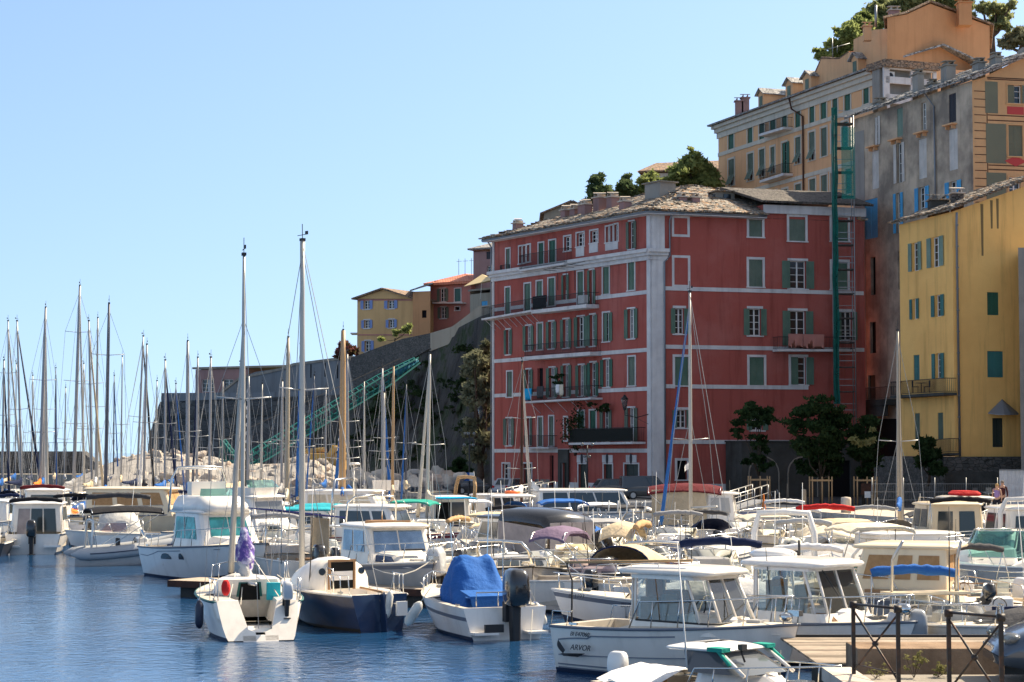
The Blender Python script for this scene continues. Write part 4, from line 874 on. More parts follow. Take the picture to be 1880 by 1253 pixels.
p=Fd.P(6.0,ZG+3.6,-1.4); mb=MB(); mb.cbox(p+V((.2,.8,-1.3)),(2.0,1.6,1.8)); dm=mb.build('dormer','plain_grey_stucco',DH,o2); mb=MB(); mb.cbox(p+V((.3,-.03,-1.1)),(.7,.1,.8)); mb.build('dormer_window','window_glass',dm)

# town blocks added out of view to cut the red house's sky light
mb=MB()
for x_,y_,w_,d_,h_ in((50,118,18,26,24),(52,92,18,25,21),(51,66,18,25,25),(54,40,18,25,19)):mb.box(x_,y_,0,x_+w_,y_+d_,h_)
tag(mb.build('sky_blocker_row','deep_orange_stucco'),kind='structure')
# scaffold with green debris net
SY=162.6
sc_=thing('scaffold','slim scaffold wrapped in green debris net between the orange and grey houses','scaffold',(xat(1553,SY),SY,QZ)); off=sc_.location
mb=MB(); xs=[xat(1536,SY),xat(1572,SY)]; zt=at(1540,212,SY).z
for x in xs:
    for yy in(0,1.2):mb.tube([(x,SY+yy,QZ),(x,SY+yy,zt)],.05,5)
k=0
while QZ+2*k<zt:z=QZ+2*k; mb.tube([(xs[0],SY,z+1),(xs[1],SY,z+1)],.04,4); mb.tube([(xs[0],SY,z+1.5),(xs[1],SY,z+1.5)],.03,4); k+=1
mb.build('poles','grey_metal',sc_,off); k=0
while QZ+2*k<zt:mb=MB(); mb.box(xs[0],SY,QZ+2*k+.45,xs[1],SY+1.2,QZ+2*k+.53); mb.build('deck','rubble',sc_,off); k+=1
mb=MB(); x0,x1=xat(1531.5,SY),xat(1549,SY); zb_=at(1540,742,SY).z; n_=60; ringsF=[]
for i in range(n_+1):
    z=zb_+(zt+.6-zb_)*i/n_; ww=(x1-x0)*(.55+.2*noise.noise(V((0,0,z*.3)))); xx=x0+.1*noise.noise(V((3,0,z*.5)))
    ringsF.append([V((xx,SY-.05,z)),V((xx+ww*.3,SY-.35-.1*noise.noise(V((0,1,z))),z)),V((xx+ww*.7,SY-.2,z)),V((xx+ww,SY-.3,z)),V((xx+ww,SY-.26,z)),V((xx+ww*.7,SY-.16,z)),V((xx+ww*.3,SY-.31,z)),V((xx,SY-.01,z))])
mb.loft(ringsF); mb.build('debris_net','green_net',sc_,off)
mb=MB(); x2=xs[1]+.1; z0=at(1550,366,SY).z; mb.hexa([(x1,SY-.12,z0),(x2,SY-.12,z0),(x2,SY-.1,z0),(x1,SY-.1,z0),(x1,SY-.12,zt-1),(x2,SY-.12,zt-1),(x2,SY-.1,zt-1),(x1,SY-.1,zt-1)])
m=mat('thin_net',(.02,.25,.2),.8,alpha=.4); mb.build('thin_net','thin_net',sc_,off)

# ------------------------------------------------------------------ yellow house
YC=(xat(1753,140),140.0); YL=(xat(1655,148),148.0); FY1=Fac(YL,YC); FY2=Fac(YC,(xat(1900,142.5)+1,142.5));
YH=thing('yellow_house','mustard yellow house with green shutters, drainpipe and rain streaks at the right','house',(YC[0],YC[1],QZ)); off=YH.location
YW1=wl([(563,612,440,660,'O','pale_green_shutter'),(712,775,398,630,'O','pale_green_shutter'),(566,600,872,1030,'O','teal_shutter'),(738,786,842,1010,'O','teal_shutter')],X7,Y3)+wl([(506,546,118,288,'S','teal_shutter'),(655,695,106,278,'O','teal_shutter'),(514,549,512,700,'S','faded_green_shutter'),(669,706,508,690,'S','faded_green_shutter')],X8,Y8)
YW2=wl([(1138,1225,822,998,'S','deep_green_shutter')],X7,Y3)+wl([(1005,1112,92,270,'S','teal_shutter'),(1040,1118,545,742,'D')],X8,Y8)
zy=FY1.uz(1655,412)[1]; zy2=FY1.uz(1752,388)[1]; print('yellow eave',zy,zy2); ZY=(zy+zy2)/2; zgr=at(1700,838,144).z; print('yellow base',zgr)
mb=MB(); FY1.wall(mb,0,FY1.len,zgr,ZY,[opening(FY1,w_)for w_ in YW1],.3); zr2=FY2.uz(1880,335)[1]
FY2.wall(mb,0,FY2.len,zgr-1,ZY-.3,[opening(FY2,w_)for w_ in YW2],.3,[(0,ZY-.3),(FY2.len,ZY-.3),(FY2.len,zr2+.3),(0,ZY)]); mb.quad(FY1.P(0,zgr),FY1.P(0,ZY),FY1.P(0,ZY,-10),FY1.P(0,zgr,-10)); mb.build('wall','yellow_stucco',YH,off)
for w_ in YW1:make_window(FY1,w_,YH,off,w_[5],None)
for w_ in YW2:make_window(FY2,w_,YH,off,w_[5]if len(w_)>5 else 'teal_shutter',None)
mb=MB(); P=FY1.P; s=(zr2-ZY)/(FY2.uz(1880,335)[0]); q=[P(-.4,ZY+.02,.5),P(FY1.len+.2,ZY+.02,.5)+V((FY2.n.x,FY2.n.y,0))*.4,FY2.P(FY2.len,ZY+s*FY2.len+.05,.4),P(-.4,ZY+s*FY2.len,-FY2.len)]
roof_sheet(mb,q,.16); rf=mb.build('roof','slate_roof',YH,off); mb=MB(); scatter_slabs(mb,*[V(x)for x in q],420,.45)
for a,b in((q[0],q[1]),(q[1],q[2])):
    n_=int((b-a).length/.3)
    for i in range(n_):mb.cbox(a+(b-a)*((i+g_.random()*.5)/n_)+V((0,.05,.17)),(g_.uniform(.35,.6),.5,.07),g_.uniform(0,3),g_.uniform(-.2,.2))
mb.build('slates','slate_roof',rf)
chimney(YH,off,at(1723,382,146),1.4,.5,1.0,'dark_concrete',0,'slate_roof'); chimney(YH,off,at(1757,370,144),.8,.5,.8,'slate_dark',0)
u=.55; mb=MB(); mb.tube([FY2.P(.1,ZY-.1,.45),FY2.P(.25,ZY-.9,.15),FY2.P(.3,zgr,.15)],.08,6)
for k in range(12):z=zgr+1.2+k*1.5; mb.tube([FY2.P(.28,z,.15),FY2.P(.28,z+.08,.15)],.11,6)
mb.build('downpipe','zinc',YH,off)
mb=MB()
for x,y0,y1,w_ in((1802.5,375,470,.12),(1820,368,420,.11),(1831,365,420,.11)):
    u,z1=FY2.uz(x,y0); z0=FY2.uz(x,y1)[1]; mb.quad(FY2.P(u-w_,z1,.004),FY2.P(u+w_,z1,.004),FY2.P(u+w_*.7,z0,.004),FY2.P(u-w_*.6,z0,.004))
mb.build('rain_streaks','stain_streak',YH,off)
sl,_=balcony(FY1,YH,off,(1657,727),(1757,721),dep=1.0,thick=.2,m_slab='dark_concrete',label='balcony with a small table and chairs')
balcony(FY1,YH,off,(1714,835),(1762,832),dep=.8,thick=.15,m_slab='dark_concrete')
mb=MB(); u,z=FY2.uz(1839,733); fan=[FY2.P(u-1.25+2.5*k/6,z-1.0-(.0 if k in(0,6)else .1),.2+.9*sin(pi*k/6))for k in range(7)]
for k in range(6):mb.slab([FY2.P(u,z,.05),fan[k],fan[k+1]],(0,0,-.04))
mb.build('door_canopy','zinc',YH,off)
# dark rubble terrace and steps the yellow house stands on
t=thing('terrace_wall','dark rubble terrace wall under the yellow house','wall',(YL[0],YL[1],QZ)); o2=t.location
Fw=Fac((FY1.P(-2.2,0,1.2).x,FY1.P(-2.2,0,1.2).y),(FY1.P(FY1.len+.6,0,1.2).x,FY1.P(FY1.len+.6,0,1.2).y)); Fw2=Fac((Fw.b.x,Fw.b.y),(Fw.b.x+12,Fw.b.y+2.2))
mb=MB(); Fw.box(mb,0,Fw.len,QZ,zgr-.02,-9,0); mb.build('wall','rubble',t,o2)
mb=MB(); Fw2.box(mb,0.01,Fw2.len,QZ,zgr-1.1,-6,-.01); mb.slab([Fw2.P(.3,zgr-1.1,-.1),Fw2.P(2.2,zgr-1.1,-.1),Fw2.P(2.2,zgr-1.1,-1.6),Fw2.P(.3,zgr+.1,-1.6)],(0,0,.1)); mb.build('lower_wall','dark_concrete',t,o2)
t=thing('grey_pillar_building','strip of grey block wall at the right edge beside the yellow house','wall',(xat(1874,137),137,QZ)); mb=MB(); ht=at(1876,455,137).z-QZ; mb.slab([(0,0,0),(3.5,0,0),(3.5,0,ht),(0,0,ht)],(1.4,5,0))
for k in range(9):mb.box(.0,-.02,1.2+k*1.6,3.5,-.003,1.24+k*1.6)
mb.build('wall','plain_grey_stucco',t)

# ------------------------------------------------------------------ boat materials
mat('gelcoat',(.87,.81,.72),.28,col2=(.79,.73,.64),sc=1.2,coat=.4,stain=.45)
mat('gelcoat_white',(.88,.84,.78),.25,col2=(.82,.78,.72),sc=1.2,coat=.5,stain=.4)
mat('gelcoat_cream',(.84,.70,.48),.35,col2=(.76,.62,.42),sc=1.2,coat=.3,stain=.25)
mat('gelcoat_grey',(.46,.44,.41),.4,col2=(.36,.37,.38),sc=1,coat=.3,stain=.25)
mat('cockpit_shade',(.54,.49,.41),.6,col2=(.40,.36,.30),sc=2.5); mat('deck_paint',(.70,.62,.50),.6,col2=(.58,.51,.41),sc=1.6,bump=.2,bsc=30)  # cockpit tone darker than the decks: recess shade put into the colour
mat('blue_hull',(.007,.030,.095),.3,col2=(.005,.02,.06),sc=1,coat=.4,stain=.5)
mat('black_hull',(.02,.02,.025),.35)
mat('navy_boot',(.015,.03,.07),.5); mat('green_boot',(.02,.12,.11),.5); mat('red_boot',(.30,.03,.03),.5); mat('grey_stripe',(.14,.16,.20),.5); mat('black_boot',(.02,.02,.02),.5)
mat('maroon',(.20,.03,.04),.5); mat('teak',(.36,.20,.09),.6,col2=(.28,.15,.07),sc=4); mat('wood_curtain',(.46,.28,.14),.8,col2=(.36,.21,.10),sc=5)
mat('steel',(.62,.62,.60),.22,metal=1); mat('alu',(.50,.50,.49),.42,metal=.85); mat('mast_alu_backlit',(.30,.30,.31),.45,metal=.3); mat('mast_tan',(.34,.29,.22),.5,metal=.1); mat('mast_pale',(.46,.44,.40),.45,metal=.2); mat('mast_dark',(.06,.07,.10),.5); mat('mast_wood',(.40,.25,.12),.5)  # the mast alloy is alu darkened, its backlit look put into the colour
mat('rope',(.62,.58,.50),.9); mat('rubber',(.02,.02,.022),.6); mat('boat_glass',(.03,.04,.045),.08,spec=.7); mat('smoke_glass',(.10,.11,.12),.1,spec=.7)
mat('curtain_grey',(.36,.33,.34),.8,col2=(.28,.26,.27),sc=3); mat('interior',(.35,.30,.24),.8); mat('dark_gap',(.015,.015,.015),.9)
mat('sky_reflection_tint',(.22,.31,.42),.1,.75,col2=(.10,.16,.24),sc=1.6); mat('teal_reflection_tint',(.07,.36,.36),.12,.6,col2=(.03,.16,.17),sc=1.8)  # sky and teal reflections are put into these pane colours
glass_mat('clear_glass',(.88,.93,.92),.82); glass_mat('aqua_glass',(.30,.62,.60),.55); glass_mat('violet_glass',(.62,.55,.66),.75); glass_mat('plastic_window',(.80,.82,.80),.6,.15)
CV={'blue':(.03,.13,.42),'navy':(.015,.025,.07),'black':(.022,.022,.026),'violet':(.20,.145,.22),'maroon':(.13,.02,.025),'cyan':(.02,.38,.68),'turquoise':(.03,.36,.44),'green':(.03,.32,.25),
      'beige':(.62,.50,.34),'tan':(.52,.34,.18),'cream':(.70,.62,.48),'grey':(.34,.34,.35),'white':(.80,.80,.80),'indigo':(.06,.07,.26),'red':(.55,.03,.03),'charcoal':(.07,.07,.075),'orange':(.80,.22,.04),'yellow':(.80,.48,.05),'purple':(.16,.11,.33),'lightgrey':(.55,.54,.52)}
mat('canvas_purple',(.12,.08,.30),.8,col2=(.55,.52,.66),sc=4,bump=2.5,bsc=4,lo=.45,hi=.6); mat('wire',(.30,.30,.29),.55)
for k,c in CV.items():mat('canvas_'+k,c,.78,col2=tuple(x*.82 for x in c),sc=2.2,bump=1.3,bsc=3)
for k,c in(('black',(.018,.018,.02)),('grey',(.30,.31,.32)),('white',(.78,.76,.72)),('navy',(.03,.05,.10)),('silver',(.50,.51,.52))):mat('cowl_'+k,c,.22,coat=.6)
mat('hypalon_grey',(.42,.43,.44),.5,col2=(.36,.37,.38),sc=2); mat('hypalon_white',(.70,.69,.66),.45,col2=(.62,.61,.58),sc=2); mat('fender_white',(.68,.66,.60),.45,col2=(.50,.48,.43),sc=4); mat('fender_navy',(.02,.025,.05),.4)
mat('letter_dark',(.03,.03,.035),.6); mat('lifebuoy_orange',(.85,.16,.03),.5)

HULLS=[]
class Hull:
    def __init__(s,t,L=6,B=2.4,hs=.75,hb=1.1,fs=.86,dr=.3,rake=.09,tr=0.,chine=.78,pw=2.2,cp=.5,fl=.25,m='gelcoat',boot='navy_boot',stripe=None,sh=.12,so=.1,deck='deck_paint',gw=.14,rub='gelcoat',openstern=False,mx=.42,camber=.06,bowend=1.0,N=18):
        s.__dict__.update(L=L,B=B,hs=hs,hb=hb,fs=fs,rake=rake,tr=tr,pw=pw,mx=mx,t=t)
        HULLS.append(s); rings=[]; S_=[i/N for i in range(N)]+[.985,1.0]
        for q in S_:
            h=s.h(q); b=s.b(q); zk=-dr*(1-q**3*1.05); yc=chine*(1-.45*q**2.2); zc=-.04+q**2.5*h*.38
            lev=[(0,zk),(b*yc*.55,zk+(zc-zk)*.62),(b*yc,zc)]
            zs=[max(zc+.01,.0)+.01,max(zc+.03,.09),h*.55,h-so-sh,h-so,h-.02,h]
            last=zc
            for z in zs:
                z=max(z,last+.004); last=z
                lev.append((b*(yc+(1-yc)*max(0,min(1,(z-zc)/max(.05,h-zc)))**.75),min(z,h)))
            ring=[(s.xx(q,z),y,z)for y,z in lev]
            rings.append([(x,-y,z)for x,y,z in ring[::-1]]+ring[1:])
        K=len(rings[0]); nlev=(K+1)//2
        mb=MB(); mb.smooth=True; mats=[m,boot,stripe or m]
        vs=[p for r in rings for p in r]; n0=len(mb.v); mb.v+=vs
        for i in range(len(rings)-1):
            for j in range(K-1):
                lv=(nlev-1-j-1)if j<nlev-1 else j-(nlev-1)  # 0 = at keel
                mi=1 if lv<=3 else(2 if lv==6 and stripe else 0)
                mb.f.append((i*K+j,(i+1)*K+j,(i+1)*K+j+1,i*K+j+1)); mb.mi.append(mi); mb.sm.append(True)
        if not openstern:
            o=MB(); mb.m=0; mb.smooth=False; mb.add(rings[0],[tuple(range(K))]);
        s.hull=mb.build('hull',mats,t)
        s.cp=cp; s.gw=gw; s.floor=fl
        # foredeck, side decks, cockpit
        d=MB(); d.smooth=False; q0=cp; nn=10; sec=[]
        for i in range(nn+1):
            q=q0+(bowend-q0)*i/nn; b=s.b(q)-.01; h=s.h(q)-.01; x=s.xx(q,h)
            sec.append([(x,-b,h),(x,-b*.5,h+camber*b*.8),(x,0,h+camber*b*1.1),(x,b*.5,h+camber*b*.8),(x,b,h)])
        d.loft(sec,False,False,False)
        dk=d.build('deck',deck,t)
        if cp>.06:
            c=MB(); nn=8; T=[]; I=[]; Fz=[]
            for i in range(nn+1):
                q=cp*i/nn; b=s.b(q)-.01; h=s.h(q)-.005; x=s.xx(q,h)+(gw if i==0 else 0); xo=s.xx(q,h)
                T.append((xo,b,h)); I.append((x,max(.05,b-gw),h)); Fz.append((max(x,s.xx(q,fl)+.06),max(.05,b-gw-.03),fl))
            for sg in(1,-1):
                m_=lambda P:[(x,y*sg,z)for x,y,z in P]
                c.loft([m_(T),m_(I),m_(Fz)],False,False,False)
            c.loft([Fz,[(x,-y,z)for x,y,z in Fz]],False,False,False)
            c.quad(T[0],I[0],(I[0][0],-I[0][1],I[0][2]),(T[0][0],-T[0][1],T[0][2]))if not openstern else None
            if not openstern:c.quad(I[0],Fz[0],(Fz[0][0],-Fz[0][1],fl),(I[0][0],-I[0][1],I[0][2]))
            c.quad(Fz[-1],(Fz[-1][0],-Fz[-1][1],fl),(sec[0][0][0],sec[0][0][1],sec[0][0][2]),(sec[0][4][0],sec[0][4][1],sec[0][4][2]))
            c.build('cockpit','cockpit_shade' if deck=='deck_paint' else deck,t)
        if rub:
            r=MB()
            for sg in(1,-1):r.tube([(s.xx(q,s.h(q)),sg*(s.b(q)+.012),s.h(q)-.03)for q in[k/14 for k in range(14)]+[.98,1]],.032,5)
            r.build('rubbing_strake',rub,t)
    def b(s,q):
        if q<s.mx:f=s.fs+(1-s.fs)*sin(pi/2*q/s.mx)
        else:f=1-((q-s.mx)/(1-s.mx))**s.pw
        return max(.012,s.B/2*f)
    def h(s,q):return s.hs+(s.hb-s.hs)*q**1.8
    def xx(s,q,z):k=max(0,z)/s.h(q); return-s.L/2+q*s.L*(1-s.rake)+s.rake*s.L*q**3*k+s.tr*(1-q)**10*k
    def rail(s,q0,q1,ht=.5,n=4,r=.016,m='steel',both=True,mid=False,name='pulpit',inset=.06,closed=True,dip=True):
        mb=MB(); pts=[]
        Q=[q0+(q1-q0)*i/12 for i in range(13)]
        P=lambda q,sg,z:V((s.xx(q,s.h(q))-(.02 if q<.97 else .05),sg*max(.0,s.b(q)-inset),s.h(q)+z))
        side=lambda sg,z:[P(q,sg,z)for q in Q]
        for z in([ht,ht*.5]if mid else[ht]):
            a=side(1,z); c=side(-1,z)
            if dip and z==ht:a=[P(q0,1,0)]+a[1:]; c=[P(q0,-1,0)]+c[1:]
            if closed:mb.tube(a+c[::-1],r,5)
            else:mb.tube(a,r,5); mb.tube(c,r,5)
        for i in range(1,n+1):
            q=q0+(q1-q0)*i/(n+.2)
            for sg in(1,-1):mb.tube([P(q-.01,sg,0),P(q,sg,ht)],r*.9,5)
        return mb.build(name,m,s.t)

def rr(x0,x1,wr,wf,r,z,n=3,r2=None):
    """rounded plan ring; corners: bow-starboard, bow-port, stern-port, stern-starboard"""
    out=[]; r2=r if r2 is None else r2
    for(cx,cy,a0,rad)in((x1-r,-(wf-r),-pi/2,r),(x1-r,wf-r,0,r),(x0+r2,wr-r2,pi/2,r2),(x0+r2,-(wr-r2),pi,r2)):
        for k in range(n+1):
            a=a0+pi/2*k/n; out.append((cx+rad*cos(a),cy+rad*sin(a),z))
    return out
def lerp(a,b,t):return tuple(a[i]*(1-t)+b[i]*t for i in range(3))
def pane(mb,ra,rb,e,f0,f1,t0,t1,off=.012,n=3,th=.008,curve=0,skew0=0,skew1=0):
    N=len(ra); i=e*(n+1)+n; j=((e+1)*(n+1))%N
    def p(f,t):return V(lerp(lerp(ra[i],ra[j],f),lerp(rb[i],rb[j],f),t))
    q=[p(f0+skew0,t0),p(f1+skew1,t0),p(f1,t1),p(f0,t1)]; nn=(q[1]-q[0]).cross(q[3]-q[0]).normalized(); c=V((sum(a[0]for a in ra)/N,0,q[0].z))
    if nn.dot(q[0]-c)<0:nn=-nn
    mb.slab([x+nn*off for x in q],nn*th); return mb
def wrap(mb,ra,rb,i0,i1,t0,t1,off=.012):
    """glass following the ring from index i0 to i1 (round the corners)"""
    N=len(ra); A_=[]; B_=[]
    cx=sum(a[0]for a in ra)/N
    for k in range(i0,i1+1):
        i=k%N; a,b=V(lerp(ra[i],rb[i],t0)),V(lerp(ra[i],rb[i],t1)); d=V((ra[i][0]-cx,ra[i][1],0)).normalized()*off
        A_.append(a+d); B_.append(b+d)
    mb.smooth=True; mb.loft([A_,B_],False,False,False); mb.smooth=False; return mb
def slabroof(t,x0,x1,wr,wf,z,th=.1,r=.35,m='gelcoat',name='roof',camber=.06,n=4,tilt=0):
    mb=MB(); mb.smooth=True
    R_=[rr(x0+.05,x1-.05,wr-.05,wf-.05,r*.9,z,n),rr(x0,x1,wr,wf,r,z+th*.45,n),rr(x0+.04,x1-.04,wr-.04,wf-.04,r,z+th*.85,n),rr(x0+.22,x1-.3,wr-.22,wf-.22,r*.8,z+th+camber*.6,n),rr(x0+.6,x1-.8,wr*.45,wf*.4,r*.4,z+th+camber,n)]
    if tilt:R_=[[(x,y,zz+(x-x0)*tilt)for x,y,zz in q]for q in R_]
    mb.loft(R_); return mb.build(name,m,t)
def trunk(t,x0,x1,wr,wf,z0,h,inf=.5,inb=.1,ins=.12,r=.15,m='gelcoat',wins=(),mg='boat_glass',name='coachroof',z1=None):
    """low solid cabin with windows set on it; returns rings"""
    a=rr(x0,x1,wr,wf,r,z0-.05); b=rr(x0+inb,x1-inf,wr-ins,wf-ins,r,z0+h); c=rr(x0+inb+.08,x1-inf-.12,wr-ins-.1,wf-ins-.1,r,z0+h+.05)
    if z1 is not None:  # roof falls forward to z1
        f=lambda ring:[(x,y,z-(x-x0)/(x1-x0)*(z0+h-z1))for x,y,z in ring]; b,c=f(b),f(c)
    mb=MB(); mb.smooth=False; mb.loft([a,b,c]); o=mb.build(name,m,t)
    for e,f0,f1,t0,t1,*mm in wins:
        w_=MB(); pane(w_,a,b,e,f0,f1,t0,t1); w_.build('window',mm[0]if mm else mg,o)
    return o,a,b
def wheelhouse(t,x0,x1,w,z0,h,lf=.45,lb=.0,ls=.08,band=(.42,.92),roof_over=(.15,.25,.08),m='gelcoat',mg='boat_glass',see=False,open_back=False,r=.18,roof_m=None,frontsplit=2,sidesplit=(.0,1.0),wf=None,roofth=.1,sides=None,backwins=(),name='wheelhouse'):
    wf=wf or w; a=rr(x0,x1,w,wf,r,z0-.04); b=rr(x0+lb,x1-lf,w-ls,wf-ls,r,z0+h)
    mid=[lerp(p,q,band[0])for p,q in zip(a,b)]; top=[lerp(p,q,band[1])for p,q in zip(a,b)]
    n=3; N=len(a)
    if not see:
        mb=MB(); mb.loft([a,b]); o=mb.build(name,m,t)
    else:
        mb=MB();
        i0=2*(n+1)+n if not open_back else 2*(n+1)+n+1
        seq=list(range(N))if not open_back else[(3*(n+1)+k)%N for k in range(0,3*(n+1))]
        lo=[a[i]for i in seq]; mi=[mid[i]for i in seq]; tp=[top[i]for i in seq]; hi=[b[i]for i in seq]
        mb.loft([lo,mi],not open_back,False,False); mb.loft([tp,hi],not open_back,False,False)
        for k in(0,1,2,3):  # corner pillars
            for c in(0,n):i=k*(n+1)+c; mb.tube([mid[i],top[i]],.035,5)
        for f in(.5,):i,j=n,(n+1); mb.tube([lerp(mid[i],mid[j],f),lerp(top[i],top[j],f)],.03,5)
        o=mb.build(name,m,t)
    sd=sides if sides is not None else((.06,.46),(.54,.94))
    if frontsplit:
        for k in range(frontsplit):
            g_=MB(); f0=.02+.96*k/frontsplit+.015; f1=.02+.96*(k+1)/frontsplit-.015; pane(g_,a,b,0,f0,f1,band[0],band[1],off=.012 if not see else-.005); g_.build('windshield',mg,o)
    for e in(1,3):
        for f0,f1,*sk in sd:
            g_=MB(); F0,F1=(f0,f1)if e==1 else(1-f1,1-f0); s1=sk[0]if sk else 0
            pane(g_,a,b,e,F0,F1,band[0],band[1],off=.012 if not see else-.005,skew0=(-s1 if e==1 else 0),skew1=(s1 if e==3 else 0)); g_.build('window',mg,o)
    for f0,f1,t0,t1,*mm in backwins:
        g_=MB(); pane(g_,a,b,2,f0,f1,t0,t1); g_.build('door' if t0<.15 else 'window',mm[0]if mm else mg,o)
    ob,of,os_=roof_over
    rf=slabroof(t,x0+lb-ob,x1-lf+of,w-ls+os_,wf-ls+os_,z0+h,roofth,r+.1,roof_m or m)
    return o,a,b,rf
def coaming_screen(t,x0,x1,w,z0,h,m='clear_glass',lf=.35,frame='steel',r=.45,back=.5):
    """wrap-round windscreen of an open boat, open aft"""
    n=6; a=rr(x0,x1,w,w*.8,r,z0,n); b=rr(x0,x1-lf,w-.1,w*.8-.12,r,z0+h,n); N=len(a); i0=3*(n+1); seq=[i0+k for k in range(0,3*(n+1))]
    seq=[3*(n+1)]+[k for k in range(0,2*(n+1))]+[2*(n+1)]
    seq=[3*(n+1)+n]+list(range(0,2*(n+1)+1))
    A_=[a[i%N]for i in seq]; B_=[b[i%N]for i in seq]; A_=[A_[0]]+A_; B_=[B_[0]]+B_
    g_=MB(); g_.smooth=True; g_.loft([A_,B_],False,False,False); gl=g_.build('windscreen',m,t)
    f=MB(); f.tube(B_,.018,5); f.tube(A_,.018,5);
    for i in(1,len(A_)//2,len(A_)-1):f.tube([A_[i],B_[i]],.015,5)
    f.build('frame',frame,gl); return gl
def outboard(t,x,y,z,s=1.0,m='cowl_black',tilt=0,yaw=0,name='outboard_motor',leg='rubber'):
    """local: motor hangs aft (-x) of the transom"""
    mb=MB(); mb.cbox((-.05*s,0,0),(.16*s,.26*s,.34*s)); mb.loft([rr(-.34*s,-.08*s,.08*s,.08*s,.03*s,.12*s,2),rr(-.34*s,-.12*s,.07*s,.06*s,.03*s,-.55*s,2),rr(-.30*s,-.14*s,.04*s,.035*s,.015*s,-.8*s,2)])
    mb.cbox((-.26*s,0,-.56*s),(.42*s,.24*s,.02*s)); mb.ell((-.24*s,0,-.82*s),(.22*s,.06*s,.06*s),8,6); mb.slab([(-.28*s,0,-.86*s),(-.2*s,0,-.86*s),(-.26*s,0,-1.0*s)],(0,.015,0))
    o=mb.build(name,leg,t); o.location=(x,y,z); o.rotation_euler=(0,tilt,yaw)
    c=MB(); c.smooth=True
    prof=[(.10,.62,.7),(.16,.86,.92),(.28,1.0,1.0),(.46,1.0,.98),(.60,.93,.9),(.70,.78,.72),(.74,.5,.4)]
    c.loft([rr((-.24-.30*k)*s,(-.24+.24*k+.03*zz)*s,.19*w_*s,.17*w_*s,.10*min(k,w_)*s,zz*s,3)for zz,k,w_ in prof]); c.build('cowling',m,o)
    p=MB()
    for k in range(3):a=k*2*pi/3; p.slab([(-.46*s,.02*s*cos(a),-.82*s+.02*s*sin(a)),(-.44*s,.12*s*cos(a+.35),-.82*s+.12*s*sin(a+.35)),(-.48*s,.12*s*cos(a-.25),-.82*s+.12*s*sin(a-.25))],(.012,0,0))
    p.build('propeller','steel',o); return o
def bimini(t,x0,x1,w,z,m,legx=None,legz=.8,drop=.1,frame='steel',th=.02,hoops=2,name='bimini'):
    mb=MB(); mb.smooth=True; ny,nx=8,6; up=[];
    for i in range(nx+1):
        x=x0+(x1-x0)*i/nx; row=[]
        for j in range(ny+1):
            v=-1+2*j/ny; zz=z-drop*1.6*v**4-drop*.8*(2*i/nx-1)**2+.015*sin(i*3.1+j); row.append((x,v*w,zz))
        up.append(row)
    mb.loft(up,False,False,False); mb.loft([[(x,y,q-th)for x,y,q in r]for r in up],False,False,False)
    for r_ in(up[0],up[-1],[r[0]for r in up],[r[-1]for r in up]):mb.loft([r_,[(x,y,q-th-.05)for x,y,q in r_]],False,False,False)
    o=mb.build(name,'canvas_'+m,t); f=MB(); lx=(x0+x1)/2 if legx is None else legx
    for i in range(hoops):
        xx=x0+(x1-x0)*(i/max(1,hoops-1)); xx+=.05 if i==0 else-.05
        f.tube([(lx,-w,legz),(xx,-w+.02,z-drop*2.2),(xx,-w*.8,z-drop*.8-.04),(xx,w*.8,z-drop*.8-.04),(xx,w-.02,z-drop*2.2),(lx,w,legz)],.016,5)
    f.build('frame',frame,o); return o
def rolled(t,x,w,z,m,lx,lz,r=.1,frame='steel',name='rolled_canopy',seed=1,bow=.12):
    """folded canopy lying on its hoop like a sausage"""
    mb=MB(); g_=random.Random(seed); pts=[]; rs=[]
    for k in range(15):v=-1+2*k/14; pts.append((x+g_.uniform(-.02,.02),v*w,z-bow*v**2+g_.uniform(-.015,.015))); rs.append(r*(1-.25*v**6)*g_.uniform(.85,1.15))
    mb.tube(pts,rs,8); o=mb.build(name,'canvas_'+m,t)
    f=MB(); f.tube([(lx,-w,lz),(x-.03,-w,z-bow-.05),(x,-w*.9,z-bow*.8),(x,0,z-.02),(x,w*.9,z-bow*.8),(x-.03,w,z-bow-.05),(lx,w,lz)],.016,5); f.tube([(lx+.9,-w,lz),(x,-w,z-bow-.05)],.014,5); f.tube([(lx+.9,w,lz),(x,w,z-bow-.05)],.014,5); f.build('frame',frame,o); return o
def arch(t,x,w,z0,z1,m='gelcoat',r=.06,sweep=-.35,name='radar_arch',flat=1.6):
    mb=MB(); pts=[(x,-w,z0),(x+sweep*.7,-w*.97,z0+(z1-z0)*.75),(x+sweep,-w*.8,z1),(x+sweep,0,z1+.04),(x+sweep,w*.8,z1),(x+sweep*.7,w*.97,z0+(z1-z0)*.75),(x,w,z0)]
    mb.tube(pts,r,8); return mb.build(name,m,t)
